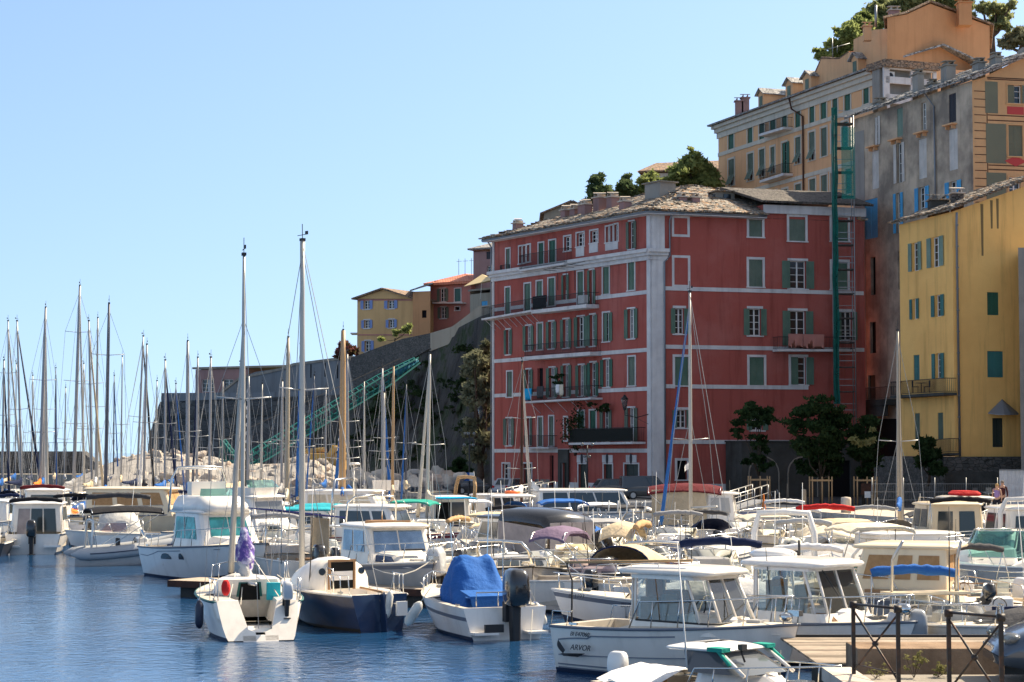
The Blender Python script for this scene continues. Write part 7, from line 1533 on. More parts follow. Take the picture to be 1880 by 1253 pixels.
where={330:'below the rock mound, behind the flybridge arch',398:'in front of the green crane tank',512:'left of the blue sails, near the rocks',592:'under the tan masts',232:'behind the cream motor yacht',160:'by the breakwater at far left',
    498:'above the indigo awning',800:'below the big boulders',865:'at the foot of the cliff trees',610:'behind the wheelhouse boat with the maroon line',1230:'beside the grey van on the quay',1440:'below the low grey outbuilding',985:'behind the glossy black canopy',735:'right of the cream wheelhouse cruiser',930:'in front of the hardtop fishing boat',1100:'in front of the long modern cruiser',1240:'below the blue furled sail',1330:'below the maroon fabric roof',1400:'left of the scarlet canopy',1600:'left of the thick pale mast',1480:'right of the curved grey arch',560:'behind the black outboards, left of centre',1100.5:'',1240.5:'',1780:'right of the cream flybridge boat',1540:'behind the pleated grey cover'}
seen=set()
for i,(px,Y,hd,cl_,kind)in enumerate(specs_c):
    wd=where[px]if px not in seen else{1100:'behind the violet bimini boat',1240:'behind the tan striped canopy'}[px]; seen.add(px)
    kn={'roll':'rolled canopy','cover':'fitted cover','bim':'bimini'}[kind]; cn_='light grey' if cl_=='lightgrey' else cl_
    kw={'roll':dict(rollc=cl_,rollz=2.3),'cover':dict(cover=cl_),'bim':dict(bim=cl_,bimz=2.3)}[kind]
    openboat('white motorboat with a %s %s %s'%(cn_,kn,wd),px,Y,hd+rnd.uniform(-6,6),rnd.uniform(5.4,6.6),2.4,'gelcoat_white' if i%3 else 'gelcoat',['cowl_black','cowl_white','cowl_grey',None][i%4],1.0,hs=.95,hb=1.2,stripe=[None,'navy_boot','grey_stripe'][i%3],cuddy=(i%2==0),con=(i%2==1),screen='clear_glass' if i%2==0 and kind!='cover' else None,**kw)

# ------------------------------------------------------------------ sailboats: masts standing over the harbour
def topz(py,Y):return at(940,py,Y).z
SB=[  # label bit, px, py top, Y, hd, mast colour, spreaders, cover, genoa, L, lean
    ('at the left edge, tan furled sail',4,662,150,95,'alu',(.6,),'blue','canvas_navy',8,0),
    ('with a grey mast second from the left edge',18,590,160,88,'alu',(.4,.7),'beige','mast_pale',9,.01),
    ('with a navy furled sail and white tower behind',42,590,150,80,'alu',(.5,),'navy','canvas_navy',9,-.02),
    ('with the taller of a close pair of grey masts',72,565,145,95,'alu',(.35,.62),'orange','mast_pale',9.5,-.01),
    ('with the shorter of a close pair of grey masts',79,592,152,100,'alu',(.5,),'blue','canvas_lightgrey',9,.0),
    ('with the tallest mast on the left, triple spreaders',134,525,148,92,'alu',(.35,.55,.78),'grey','mast_pale',11,-.01),
    ('with a leaning tan furled sail left of the dark mast',171,590,140,90,'alu',(.4,.65),'beige','canvas_beige',9.5,-.015),
    ('with a pale mast nearly touching the tan furled one',176,584,155,100,'alu',(.5,),'white','mast_pale',9,.0),
    ('with a single black mast and bright blue sail cover',193,558,118,100,'mast_dark',(.75,),'blue',None,9.5,.004),
    ('with a black furled sail slanting left',249,618,150,78,'alu',(.5,),'navy','canvas_black',8.5,-.02),
    ('with a white furled sail slanting right',263,633,140,105,'alu',(.5,),'black','canvas_white',8.5,.006),
    ('in front of the fort corner',303,662,138,85,'alu',(.3,.55),'blue','canvas_navy',8,.003),
    ('with a royal blue furled sail, left of the pink fort house',345,627,128,100,'alu',(.45,),'blue','canvas_blue',9,-.004),
    ('with a navy furled sail in front of the pink fort house',361,657,140,104,'alu',(.45,),'white','canvas_navy',8.5,.0),
    ('with a slim silver mast right of the pink fort house',384,657,122,80,'alu',(.4,),'cream',None,8,.002),
    ('with a brown mast and horizontal spreader left of the tall pale mast',440,670,132,85,'mast_tan',(.35,),'beige',None,8.5,.0),
    ('with a black and white twisted furled sail',455,690,118,100,'alu',(.3,),'white','canvas_charcoal',8,.0),
    ('with a cream wooden-toned mast just left of the tallest mast',526,620,108,95,'mast_tan',(.42,),'cream','mast_tan',9,-.002),
    ('with a thin grey mast beside the cream one',517,700,125,92,'alu',(.5,),'grey',None,8,.0),
    ('with a black mast and blue furled sail right of the tallest mast',553,632,118,100,'mast_dark',(.38,),'navy','canvas_blue',9,.004),
    ('with the thick tan wooden mast and bright blue sail bags',628,607,112,95,'mast_wood',(.3,.5),'blue','canvas_beige',10,.001),
    ('with a blue and white candy-striped furled sail',640,650,118,108,'alu',(.4,),'blue','canvas_blue',9,.006),
    ('with a short silver mast left of the yellowish one',703,676,125,85,'alu',(.4,),'cream','canvas_blue',8,-.003),
    ('with a yellowish varnished mast',720,672,118,95,'mast_wood',(.35,),'beige',None,8.5,-.003),
    ('with a tripod-like rig and white mast before the dark cliff',783,650,102,100,'mast_pale',(.45,),'cream','mast_pale',8.5,.008),
    ('with a brown mast in front of the red house left face',957,665,118,80,'iron_brown',(.28,.62),'white','mast_pale',8,-.003),
    ('with a silver mast and slanting blue furled sail before the red house',1268,537,88,106,'mast_pale',(.38,),None,'canvas_blue',9,.0),
    ('with a brown-grey mast and slack beige furled sail before the yellow house',1651,608,86,77,'mast_tan',(.45,),'blue','mast_pale',8.5,.0)]
for i,(lb_,px,py,Y,hd,mc,sp,cv,gn,L,lean)in enumerate(SB):
    mq=.56; x=xat(px,Y,900)
    h_=R(hd); off_=-L/2+L*mq
    kw={}
    if px in(1268,1651):kw['gr']=.075
    if px==628:kw['r']=.19
    if px in(640,):kw['gr']=.1
    if px in(526,345,134,72):kw['r']=.13
    mc='mast_alu_backlit' if mc=='alu' else mc
    if px==193:kw['r']=.11
    t,H=sailboat('white sailboat '+lb_,0,0,hd,topz(py,Y),L,L*.33,mc,sp,.85+.1*(L>9),cv,gn,mq=mq,xy=(x-off_*cos(h_),Y-off_*sin(h_)),rake=abs(lean)*.5,sprayhood=[None,'blue','navy','grey'][i%4],hullm=['gelcoat_white','gelcoat','gelcoat_white','gelcoat_white'][i%4],stripe=[None,'navy_boot','maroon','grey_stripe',None][i%5],gr=kw.get('gr',.09),r=kw.get('r',.088),stayr=.014,instruments=True)
    t.rotation_euler[0]=-lean*2 if i%2 else lean*2
    if px in(640,455):  # candy stripe wound up the furled sail
        fg=[c for c in t.children if c.name.startswith('furled')][0]; mb=MB(); a_,b_=V((L/2-.15,0,1.45)),V((off_,0,topz(py,Y)-.5)); n_=150
        mb.tube([a_+(b_-a_)*(k/n_)+V((0,cos(k*.62),sin(k*.62)*.3))*(.085 if px==640 else .075)for k in range(n_+1)],.035,4); mb.build('stripe','canvas_white',fg)
for i,(px,py,Y,wd)in enumerate(((28,668,182,'between the two leftmost pairs'),(58,690,178,'left of the close pair of grey masts'),(100,676,185,'beside the tallest left mast'),(118,712,176,'just left of the tallest left mast'),(152,668,184,'right of the tallest left mast'),(208,690,174,'right of the black mast'),(222,655,168,'left of the slanting black sail'),(286,700,160,'left of the fort corner mast'),(322,705,158,'right of the fort corner mast'),(408,700,150,'right of the slim silver mast'),(480,705,140,'between the two tallest masts'),(575,690,138,'left of the thick tan mast'),(598,715,142,'just left of the thick tan mast'),(668,700,140,'right of the candy-striped sail'),(745,705,136,'left of the tripod-like rig'))):
    h_=R(85+7*(i%4)); L=7.0; off_=.06*L
    sailboat('small distant sailboat with a short thin mast '+wd,0,0,85+7*(i%4),topz(py,Y),L,2.4,['mast_alu_backlit','mast_pale','mast_dark'][i%3],(.5,),.7,['blue','navy','beige','grey'][i%4],[None,'mast_pale','canvas_blue'][i%3],mq=.56,xy=(xat(px,Y,900)-off_*cos(h_),Y-off_*sin(h_)),r=.06,gr=.06,stayr=.014,rails=False)
# small boats stored near the breakwater
for i,(px,Y,lb_)in enumerate(((128,150,'white dinghy propped on the breakwater quay at far left'),(208,150,'white dinghy at the foot of the rock mound'))):
    openboat(lb_,px,Y,40-60*i,4.4,1.8,'gelcoat_white',None,con=False,hs=1.6,hb=1.9,rails=False,name='dinghy',group='dinghies by the breakwater',cat='dinghy')

# ------------------------------------------------------------------ more boats packed between the rows
MORE=[  # px, Y, heading, kind, colour, where
    (905,86,80,'bim','beige','right of the tan folded bimini'),(1012,104,95,'cons','cowl_black','below the blue-grey gangway'),(1068,70,60,'screen','white','right of the violet bimini'),(1212,66,85,'cons','cowl_navy','left of the white-wrapped boat'),(1288,88,95,'roll','charcoal','before the work launch'),
    (1352,92,80,'screen','navy','right of the work launch'),(1415,92,100,'cons','cowl_grey','below the aluminium gangway'),(1462,92,85,'roll','white','just left of the scarlet canopy'),(1500,61,75,'cons','cowl_black','behind the flat hard top'),(1572,84,95,'screen','white','right of the scarlet canopy'),
    (1628,70,90,'roll','lightgrey','left of the slit-windowed cruiser'),(1660,96,85,'cover','white','at the foot of the thick pale mast'),(1705,88,95,'bim','charcoal','left of the orange life raft'),(1830,80,100,'cons','cowl_white','below the walking couple'),(1850,92,85,'cover','cream','below the corrugated hoarding'),
    (300,112,95,'roll','blue','behind the big flybridge arch'),(360,110,85,'screen','white','right of the flybridge arch'),(420,116,100,'cons','cowl_black','left of the second flybridge boat'),(540,112,85,'cover','blue','right of the tallest mast'),(575,118,95,'roll','beige','left of the thick tan mast'),
    (665,100,80,'cons','cowl_grey','right of the thick tan mast'),(720,112,95,'screen','white','under the boxed white tender'),(790,90,85,'cons','cowl_black','left of the cyan awning'),(870,108,95,'bim','white','right of the cyan awning'),(190,108,95,'cons','cowl_black','behind the black rolled canopies'),
    (110,124,90,'cover','orange','under the yellow-orange sail bundle'),(30,122,80,'roll','navy','near the left edge'),(270,124,85,'screen','white','below the leftmost rocks'),(460,122,95,'cover','indigo','below the crane boom foot'),(640,124,90,'cons','cowl_white','below the ochre excavator'),
    (940,112,85,'cover','black','below the three scooters'),(1175,98,90,'cons','cowl_grey','below the dark people carrier'),(1130,80,75,'screen','white','behind the tan striped canopy'),(980,66,60,'cons','cowl_black','between the grey bow and the glossy canopy'),(800,70,75,'cons','cowl_silver','left of the tall grey outboard'),
    (745,72,-60,'roll','beige','right of the cream wheelhouse cruiser'),(1000,78,85,'cons','cowl_black','right of the grey curtained cruiser'),(1050,66,-70,'screen','navy','under the violet bimini edge'),(1222,61,75,'cons','cowl_grey','between the beige hood and the white-wrapped boat'),(1300,66,95,'screen','white','above the navy rolled canopy'),
    (1405,57,80,'cons','cowl_black','right of the navy rolled canopy'),(1475,56,85,'roll','white','behind the pilothouse hard top'),(1545,69,90,'cons','cowl_white','beside the cream crumpled bimini'),(1700,66,95,'cons','cowl_navy','above the brown-blinded cabin'),(1755,56,100,'roll','charcoal','right of the brown-blinded cabin'),
    (1850,55,-75,'screen','grey','at the right edge above the dark covered boat'),(1825,50,100,'cons','cowl_black','between the windscreen boat and the right edge'),(620,76,-60,'cons','cowl_black','left behind the cream wheelhouse cruiser'),(500,84,95,'roll','grey','below the indigo awning'),(905,72,60,'screen','white','left of the grey curtained cruiser')]
for i,(px,Y,hd,kind,cl_,wd)in enumerate(MORE):
    cn_='light grey' if cl_=='lightgrey' else cl_
    kw={'roll':dict(rollc=cl_,rollz=2.2),'cover':dict(cover=cl_),'bim':dict(bim=cl_,bimz=2.25),'cons':dict(con=True,arch_m='steel' if i%2 else None),'screen':dict(screen='clear_glass',con=False,cuddy=True)}[kind]
    lb_={'roll':'motorboat with a %s canopy rolled on its hoop '%cn_,'cover':'motorboat wrapped in a %s cover '%cn_,'bim':'motorboat shaded by a %s bimini '%cn_,'cons':'centre-console boat ','screen':'runabout with a curved clear windscreen '}[kind]
    if kind=='cons':kw['motor']=cl_
    else:kw['motor']=[None,'cowl_black','cowl_white'][i%3]
    openboat(lb_+wd,px,Y,hd+rnd.uniform(-12,12),rnd.uniform(5,6.4),rnd.uniform(2.1,2.5),['gelcoat_white','gelcoat','gelcoat_cream','gelcoat_white','gelcoat_grey'][i%5],ms=1.1,hs=.9,hb=1.15,stripe=[None,'navy_boot','grey_stripe','maroon'][i%4],cushions=['gelcoat_white','canvas_tan','canvas_navy','canvas_cream'][i%4],**kw)
# deck gear on every hull: hatch, cleats, whip aerial, rope coil, locker
fproto=None; g_=random.Random(21)
for i,H in enumerate(HULLS):
    t=H.t; small=H.L<4.5
    if small:continue
    q=.84; h=H.h(q); x=H.xx(q,h); mb=MB(); mb.cbox((x,0,h+.06),(.34,.34,.06)); mb.build('deck_hatch','smoke_glass' if i%3 else 'gelcoat_grey',t)
    for sg in(1,-1):mb=MB(); q=.12; h=H.h(q); mb.cbox((H.xx(q,h),sg*(H.b(q)-.08),h+.04),(.22,.05,.05)); mb.build('cleat','steel',t)
    if i%2:mb=MB(); y=g_.choice((-1,1))*H.b(.4)*.75; hh=g_.uniform(1.6,3.0); mb.tube([(-.3,y,1.0),(-.3-.1*hh,y,1.0+hh)],[.02,.008],5); mb.build('whip_aerial','white_paint' if i%4==1 else 'rubber',t)
    if i%3==0:mb=MB(); cx,cz=H.xx(.72,H.h(.72)),H.h(.72)+.1; mb.tube([(cx+(.13+.03*sin(k*1.7))*cos(k*.8),(.13+.03*cos(k*1.1))*sin(k*.8),cz+.004*k)for k in range(26)],.018,4); mb.build('rope_coil','rope',t)
    if i%4==1:mb=MB(); mb.cbox((H.xx(.1,.5),.0,H.h(.1)-.1),(.35,.9,.3)); mb.build('stern_locker',g_.choice(['gelcoat_cream','canvas_navy','gelcoat_white','canvas_tan','teak']),t)
    if i%3==1:
        for sg in((1,)if i%2 else(-1,)):
            q=g_.choice((.25,.45,.6)); p_=V((H.xx(q,.4),sg*(H.b(q)+.10),.48)); p_.rotate(Matrix.Rotation(t.rotation_euler[2],3,'Z')); P_=V(t.location)+p_
            if fproto is None:fproto=fender('plain fender hanging on the flank of a moored boat',P_,.5,.11,'fender_white',(0,0),'fenders hung along the moored boats')
            else:c=copy_tree(fproto); c.location=P_; c.rotation_euler=(g_.uniform(-.1,.1),g_.uniform(-.1,.1),0); c.scale=(1,1,g_.uniform(.8,1.2))

# ------------------------------------------------------------------ pontoons
def pontoon(label,a,b,w=1.8,z=.55):
    a,b=V(a),V(b); d=b-a; L=d.length; t=thing('pontoon',label,'pontoon',(a.x,a.y,0),atan2(d.y,d.x),'floating pontoons')
    mb=MB(); n=int(L/.16)
    for i in range(n):mb.box(i*L/n,-w/2,z-.05,(i+.88)*L/n,w/2,z)
    mb.build('planking','weathered_planks',t); mb=MB()
    for s in(-1,1):mb.box(0,s*w/2-.04 if s<0 else w/2-.04+.045,z-.22,L,s*w/2+.0 if s<0 else w/2+.05,z-.005)
    k=0
    mb.build('side_beam','iron_brown',t); mb=MB()
    for i in range(int(L/4)):mb.box(i*4+.4,-w/2+.15,-.3,i*4+2.6,w/2-.15,z-.06)
    mb.build('float','dark_concrete',t); return t
mat('weathered_planks',(.50,.42,.33),.85,col2=(.36,.30,.24),sc=1.5,bump=.5,bsc=14)
pontoon('wooden pontoon between the two rows of front boats',(-11,67.5),(24,49.5)); pontoon('wooden pontoon behind the second row of boats',(-23,105),(20,84)); pontoon('far wooden pontoon below the rock breakwater',(-32,142),(-2,128))

# ------------------------------------------------------------------ rock breakwater
def rock_mesh(seed,n=10,m=7):
    g_=random.Random(seed); pl=[(V((g_.gauss(0,1),g_.gauss(0,1),g_.gauss(0,1))).normalized(),g_.uniform(.42,.8))for _ in range(10)]
    def fn(d):return min([1.0]+[k/max(.05,d.dot(nn))for nn,k in pl if d.dot(nn)>0])*(1+.06*noise.noise(d*3+V((seed,0,0))))
    mb=MB(); mb.ell((0,0,0),(1,.85,.72),14,9,fn); mb.sm=[False]*len(mb.f)
    return mb
RK=[rock_mesh(s)for s in range(9)]; RM=['limestone','limestone_pale','limestone_ruddy','limestone','limestone_grey','limestone_pale','limestone','limestone_ruddy','limestone_pale']
protos=[]
def boulder(p,s,label,group,k):
    if k>=len(protos):o=RK[k].build('boulder',RM[k]); protos.append(o)
    else:o=protos[k].copy(); COL.objects.link(o)
    o.location=p; o.scale=(s*rnd.uniform(.8,1.25),s*rnd.uniform(.8,1.2),s*rnd.uniform(.75,1.1)); o.rotation_euler=(rnd.uniform(-.5,.5),rnd.uniform(-.5,.5),rnd.uniform(0,6.28))
    return tag(o,label,'boulder',group)
crest=[(140,878),(165,862),(190,850),(215,840),(240,832),(270,826),(320,828),(370,832),(420,846),(470,848),(520,846),(560,838),(590,842),(612,858),(630,874)]
def cr(px):
    for(a,b),(c,d)in zip(crest[:-1],crest[1:]):
        if a<=px<=c:return b-9+(d-b)*(px-a)/(c-a)
    return 880
mb=MB(); rings=[]
for i in range(31):
    px=135+500*i/30; z1=at(px,cr(px)+6,182).z; x=xat(px,182)
    rings.append([(x,164,-.5),(x,170,z1*.35),(x,176,z1*.72),(x,182,z1-.4),(x,190,z1-.5),(x,204,-.5)])
mb.loft(rings,False); tag(mb.build('breakwater_mound','limestone_grey'),kind='structure')
cnt=0
for row in range(10):
    f=row/9; Yr=165+16*f; px=150+14*(row%2)
    while px<625:
        z1=at(px,cr(px),182).z; z=.25+(z1-1.05)*f; Y=Yr+rnd.uniform(-.6,.6)
        s=rnd.choice((.34,.45,.55,.7,.85))*(1.1 if row<6 else .95)
        if z>.2:boulder((xat(px,Y),Y,z+rnd.uniform(-.2,.2)),s,'pale angular boulder heaped on the rock breakwater','boulders heaped on the rock breakwater',cnt%9); cnt+=1
        px+=rnd.uniform(13,20.5)
for i,(px,py,Y,s)in enumerate(((665,883,158,1.5),(700,880,160,1.3),(724,886,156,1.2),(748,880,156,1.1),(766,878,157,1.25),(786,877,157,1.35),(806,878,157,1.3),(824,879,157,1.15),(840,880,156,1.0),(762,890,153,1.1),(781,891,153,1.0),(800,890,153,1.1),(690,890,154,1.1),(645,889,156,1.0),(742,893,153,1.0),(822,888,156,1.1))):
    boulder(at(px,py,Y),s,'big pale boulder on the shore in front of the dark cliff','big boulders on the shore below the cliff',i%9)
print('boulders',cnt)
# far sea wall
t=thing('sea_wall','long low grey harbour wall with a thin rail at the far left','wall',(-55,232,0)); x0,x1=xat(-90,232),xat(150,232); z1=zat(829,232)
mb=MB(); mb.box(x0+55,0,-1,x1+55,3,z1); mb.slab([(x1+55,0,-1),(x1+58,0,-1),(x1+56.5,0,z1-1.2),(x1+55,0,z1)],(0,3,0)); mb.build('wall','fort_stone',t); mb=MB(); mb.box(x0+55,-9,-1,x1+57,-.01,2.3); mb.build('ledge','concrete',t)
mb=MB(); mb.tube([(x0+55,1,z1+1),(x1+55,1,z1+1)],.04,4)
for k in range(16):xx=x0+55+(x1-x0)*k/15; mb.tube([(xx,1,z1),(xx,1,z1+1)],.04,4)
mb.build('rail','grey_metal',t)

# ------------------------------------------------------------------ crane and digger behind the rocks
mat('turquoise_paint',(.02,.16,.26),.6)
t=thing('lattice_crane','teal lattice crane with its long boom reaching up across the cliff','crane',(xat(413,184),184,0)); off=t.location
a=at(388,868,184); b=at(436,845,184); mb=MB(); mb.box(a.x,183,a.z-1,b.x,186,b.z); mb.build('machine_house','crane_green',t,off,bevel=.15)
ap=at(408,808,184); mb=MB()
for yy in(183.3,185.6):mb.tube([V((a.x+.8,yy,b.z)),V((ap.x,yy,ap.z))],.07,5); mb.tube([V((ap.x,yy,ap.z)),V((b.x,yy,b.z))],.13,5); mb.tube([V((a.x+1.3,yy,b.z)),V((ap.x+.1,yy,ap.z))],.07,5)
for k in range(5):q=k/5; mb.tube([V((ap.x+(b.x-ap.x)*q,183.3,ap.z+(b.z-ap.z)*q)),V((ap.x+(b.x-ap.x)*q,185.6,ap.z+(b.z-ap.z)*q))],.07,4)
mb.build('gantry','crane_green',t,off)
p0=at(432,862,184); p1=at(766,662,201); d=(p1-p0); n=34; side=V((d.y,-d.x,0)).normalized(); up=d.cross(side).normalized(); up=up if up.z>0 else-up
def bw(k):return(.3+.85*min(1,k/.12))*.5*(1 if k<.8 else 1-(k-.8)*2.6)
mb=MB(); C4=[]
for i in range(n+1):k=i/n; c=p0+d*k; w_=bw(k); C4.append([c+side*w_*s+up*w_*u for s,u in((-1,-1),(1,-1),(1,1),(-1,1))])
for j in range(4):mb.tube([c[j]for c in C4],.095,4)
for i in range(n):
    for j in range(4):mb.tube([C4[i][j],C4[i+1][(j+1)%4]],.05,4,smooth=False)
    if i%2==0:mb.tube([C4[i][2],C4[i+1][3]],.03,4)
mb.build('boom','crane_green',t,off)
mb=MB(); c=p0+d*.93; mb.tube([c-d.normalized()*1.4,c,p1],[.4,.38,.2],6); mb.build('boom_head','turquoise_paint',t,off)
mb=MB(); mb.tube([V((ap.x,184.5,ap.z)),p0+d*.9+V((0,0,1.2))],.035,4)
mb.build('pendant_cable','black_iron',t,off)
p=at(600,852,192); t=thing('digger','ochre excavator with its arm arched over the rocks before the cliff','excavator',(p.x,192,0)); off=t.location
mb=MB(); mb.box(p.x-1.6,191,p.z-.6,p.x+1.8,194,p.z+1.0); mb.build('body','digger_yellow',t,off,bevel=.1); mb=MB(); mb.tube([at(602,845,191),at(614,823,191),at(625,824,191),at(640,846,191)],[.3,.38,.34,.2],6); mb.build('arm','digger_yellow',t,off); mb=MB(); mb.box(p.x-2,190.8,p.z-1.4,p.x+2.2,194.2,p.z-.62); mb.build('tracks','rubber',t,off); mb=MB(); mb.tube([at(560,829,194),at(598,826,193)],.25,6); mb.build('boom','digger_yellow',t,off)

# ------------------------------------------------------------------ trees and plants
def blobs_px(lst,Y,base,dy=1.5,squash=.85):
    out=[]
    for px,py,r in lst:p=at(px,py,Y); rr_=r*Y/FPX; out.append((p.x-base[0],rnd.uniform(-dy,dy),p.z-base[2],rr_,squash))
    return out
def tree_px(name,label,lst,Y,foot,n,size,m,tr=.2,seed=1,group=None,dy=1.5,limbs=6):
    b=at(foot[0],foot[1],Y); base=(b.x,Y,b.z); return tree(name,label,'tree',base,blobs_px(lst,Y,base,dy),n,size,m,tr,seed,limbs,group)
G1='pines behind the red house roof'
tree_px('pine_tree','dark narrow pine, leftmost of those behind the red house roof',[(1097,330,13),(1092,352,16),(1104,355,17),(1090,372,15),(1110,372,15)],204,(1099,420),5200,.3,'dark_pine_leaf',.3,1,G1)
tree_px('pine_tree','small dark pine second from the left behind the red house roof',[(1150,330,8),(1147,345,15),(1138,358,14),(1157,362,15)],206,(1148,420),4200,.28,'dark_pine_leaf',.3,2,G1)
tree_px('pine_tree','light green bushy pine between the dark pine and the tallest pine',[(1190,338,18),(1208,345,18),(1180,352,15),(1222,340,14)],208,(1200,420),5000,.3,'pine_leaf',.3,3,G1)
tree_px('pine_tree','broad light green pine, tallest behind the red house roof',[(1272,290,13),(1262,305,18),(1284,306,20),(1245,325,20),(1270,328,24),(1300,325,22),(1238,345,18),(1290,345,24),(1312,345,18)],210,(1272,430),12000,.32,'pine_leaf',.45,4,G1,3)
G2='trees on the hilltop above the orange gable'
tree_px('oak_tree','dark green hilltop tree left of the orange gable',[(1512,98,12),(1530,88,14),(1550,72,18),(1572,56,20),(1560,90,20),(1590,40,20),(1598,62,18),(1538,104,14)],214,(1570,180),14000,.36,'pine_leaf',.5,5,G2,3)
tree_px('oak_tree','hilltop tree directly behind the ridge of the orange gable',[(1612,22,20),(1635,8,22),(1665,2,20),(1690,0,18),(1740,4,20),(1720,18,18),(1765,12,16)],216,(1680,160),13000,.36,'oak_leaf',.5,6,G2,3)
tree_px('oak_tree','open-crowned hilltop tree right of the orange gable, sky showing through',[(1790,22,14),(1808,12,14),(1826,20,16),(1845,30,16),(1838,50,14),(1850,16,10),(1822,42,12)],205,(1822,110),4600,.3,'oak_leaf',.35,7,G2,2,9)
tree_px('oak_tree','grey-green tree at the top right corner edge',[(1862,72,16),(1880,70,16),(1850,80,14),(1895,60,18)],206,(1872,130),3000,.42,'olive_leaf',.3,8,G2,2)
tree_px('olive_tree','tall grey-green tree with pale tips between the cliff and the red house',[(892,645,16),(872,662,17),(898,668,16),(862,682,14),(885,692,20),(866,712,17),(892,722,18),(872,740,18),(893,760,18),(872,785,18),(892,805,17),(875,835,16)],184,(882,893),12000,.32,'olive_leaf',.35,9,None,1.6,9)
G3='young trees on the quay'
tree_px('shore_tree','small dark tree at the foot of the cliff beside the boulders',[(838,862,13),(852,868,12),(845,850,10),(828,870,10)],163,(842,898),1800,.28,'dark_leaf',.15,10)
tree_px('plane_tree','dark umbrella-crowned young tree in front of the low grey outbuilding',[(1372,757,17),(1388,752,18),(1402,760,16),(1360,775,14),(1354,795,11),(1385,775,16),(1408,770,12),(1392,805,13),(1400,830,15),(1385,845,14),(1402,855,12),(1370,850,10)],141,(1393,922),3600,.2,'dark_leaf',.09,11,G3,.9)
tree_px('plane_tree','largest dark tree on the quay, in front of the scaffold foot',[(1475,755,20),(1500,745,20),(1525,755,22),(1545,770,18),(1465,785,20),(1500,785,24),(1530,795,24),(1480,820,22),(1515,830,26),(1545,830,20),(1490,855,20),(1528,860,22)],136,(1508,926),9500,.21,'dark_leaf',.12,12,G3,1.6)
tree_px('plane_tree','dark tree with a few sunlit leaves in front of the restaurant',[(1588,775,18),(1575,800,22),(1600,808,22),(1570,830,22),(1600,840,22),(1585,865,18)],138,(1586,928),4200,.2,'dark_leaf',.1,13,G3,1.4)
leafs=leaf_mesh('pale_leaves',blobs_px([(1570,808,9),(1582,815,10),(1598,812,8),(1605,790,5)],134.5,(0,0,0),.5),160,.3,'weed_leaf',None,14); leafs.location=(0,134.5,0); tag(leafs,'spray of pale sunlit leaves on the dark tree before the restaurant','foliage')  # sun on these leaves is put into their paler colour
tree_px('bay_shrub','dark shrub on the terrace wall below the yellow house',[(1700,815,14),(1708,835,16),(1695,845,14),(1712,860,13)],139,(1704,885),3000,.25,'dark_leaf',.1,15)
tree_px('palm_shrub','bushy flowering shrub on the wall top left of the yellow gabled house',[(632,640,12),(642,645,10),(622,648,9)],226,(633,660),1500,.4,'flower_leaf',.15,16)
tree_px('garden_shrub','row of small garden bushes before the yellow gabled house',[(700,622,6),(728,612,7),(745,608,9),(752,600,6)],218.5,(725,622),900,.3,'pine_leaf',.06,17)
g_=random.Random(9);
for lb_,px,py,Y,n_,s_ in(('tall dry weed growing at the foot of the concrete block',1678,1245,31.2,500,.022),('low tuft of weeds left of the second railing post',1608,1246,30.5,200,.018),('green weeds between the railing sections',1722,1244,32.5,700,.02)):
    b=gd(px,py,1.45); t=thing('weed',lb_,'plant',(b.x,b.y,1.45)); mb=MB(); bl=[]
    for k in range(9):e=V((g_.uniform(-.16,.16),g_.uniform(-.1,.1),g_.uniform(.12,.42)*(1 if px==1678 else .5))); mb.tube([(0,0,0),e*.5,e],.004,4); bl.append((*e,.06,.9))
    mb.build('stem','bark',t); leaf_mesh('leaves',bl,n_,s_,'weed_leaf',t,px)
for lb_,px in(('wooden tree guard round the trunk of the umbrella-crowned tree',1393),('wooden tree guard round the largest quay tree, in front of the bicycle',1506),('wooden tree guard with a brown panel in front of the restaurant',1588)):
    b=gd(px,930,QZ); b=V((b.x,134+(px==1393)*3,QZ)); b.x=xat(px,b.y); t=thing('tree_guard',lb_,'tree guard',b,0,'tree guards on the quay'); H_=1.95
    for x,y in((-.65,-.65),(.65,-.65),(.65,.65),(-.65,.65),(0,-.65)):mb=MB(); mb.tube([(x,y,0),(x,y,H_)],.045,6); mb.build('post','mast_wood',t)
    mb=MB()
    for z in(H_-.3,):mb.box(-.7,-.70,z,.7,-.66,z+.1); mb.box(-.7,.66,z,.7,.7,z+.1)
    mb.build('cross_rail','mast_wood',t)
    if px==1588:mb=MB(); mb.box(-.42,-.75,.75,.38,-.71,1.5); mb.build('brown_panel','iron_brown',t); mb=MB(); mb.box(-.2,-.78,.55,.2,-.76,.98); mb.build('paper_notice','white_paint',t)

# ------------------------------------------------------------------ street furniture
def globe_lamp(label,px,Y,ztop_py,globes):
    t=thing('globe_lamp',label,'street lamp',(xat(px,Y),Y,QZ),0,'globe lamps on the quay'); h=at(px,ztop_py,Y).z-QZ; mb=MB(); mb.lathe((0,0,0),[(.2,0),(.2,.25),(.09,.4),(.07,.9),(.055,h*.6),(.05,h)],8); mb.build('post','black_iron',t)
    for i in range(globes):
        a=i*2*pi/globes; z=h-(i%2)*.9; x,y=.42*cos(a+.4),.42*sin(a+.4); mb=MB(); mb.tube([(0,0,z-.3),(x*.7,y*.7,z-.35),(x,y,z-.1)],.02,4); ar=mb.build('arm','black_iron',t); mb=MB(); mb.ell((x,y,z+.06),.13,8,6); mb.build('globe','plastic_window',ar)
globe_lamp('black globe lamp before the cliff, left of the big boulders',722,160,806,5); globe_lamp('black globe lamp with a blue sign near the red house left corner',862,158,798,6)
globe_lamp('black globe lamp in front of the red house shop doors',1078,152,818,4)
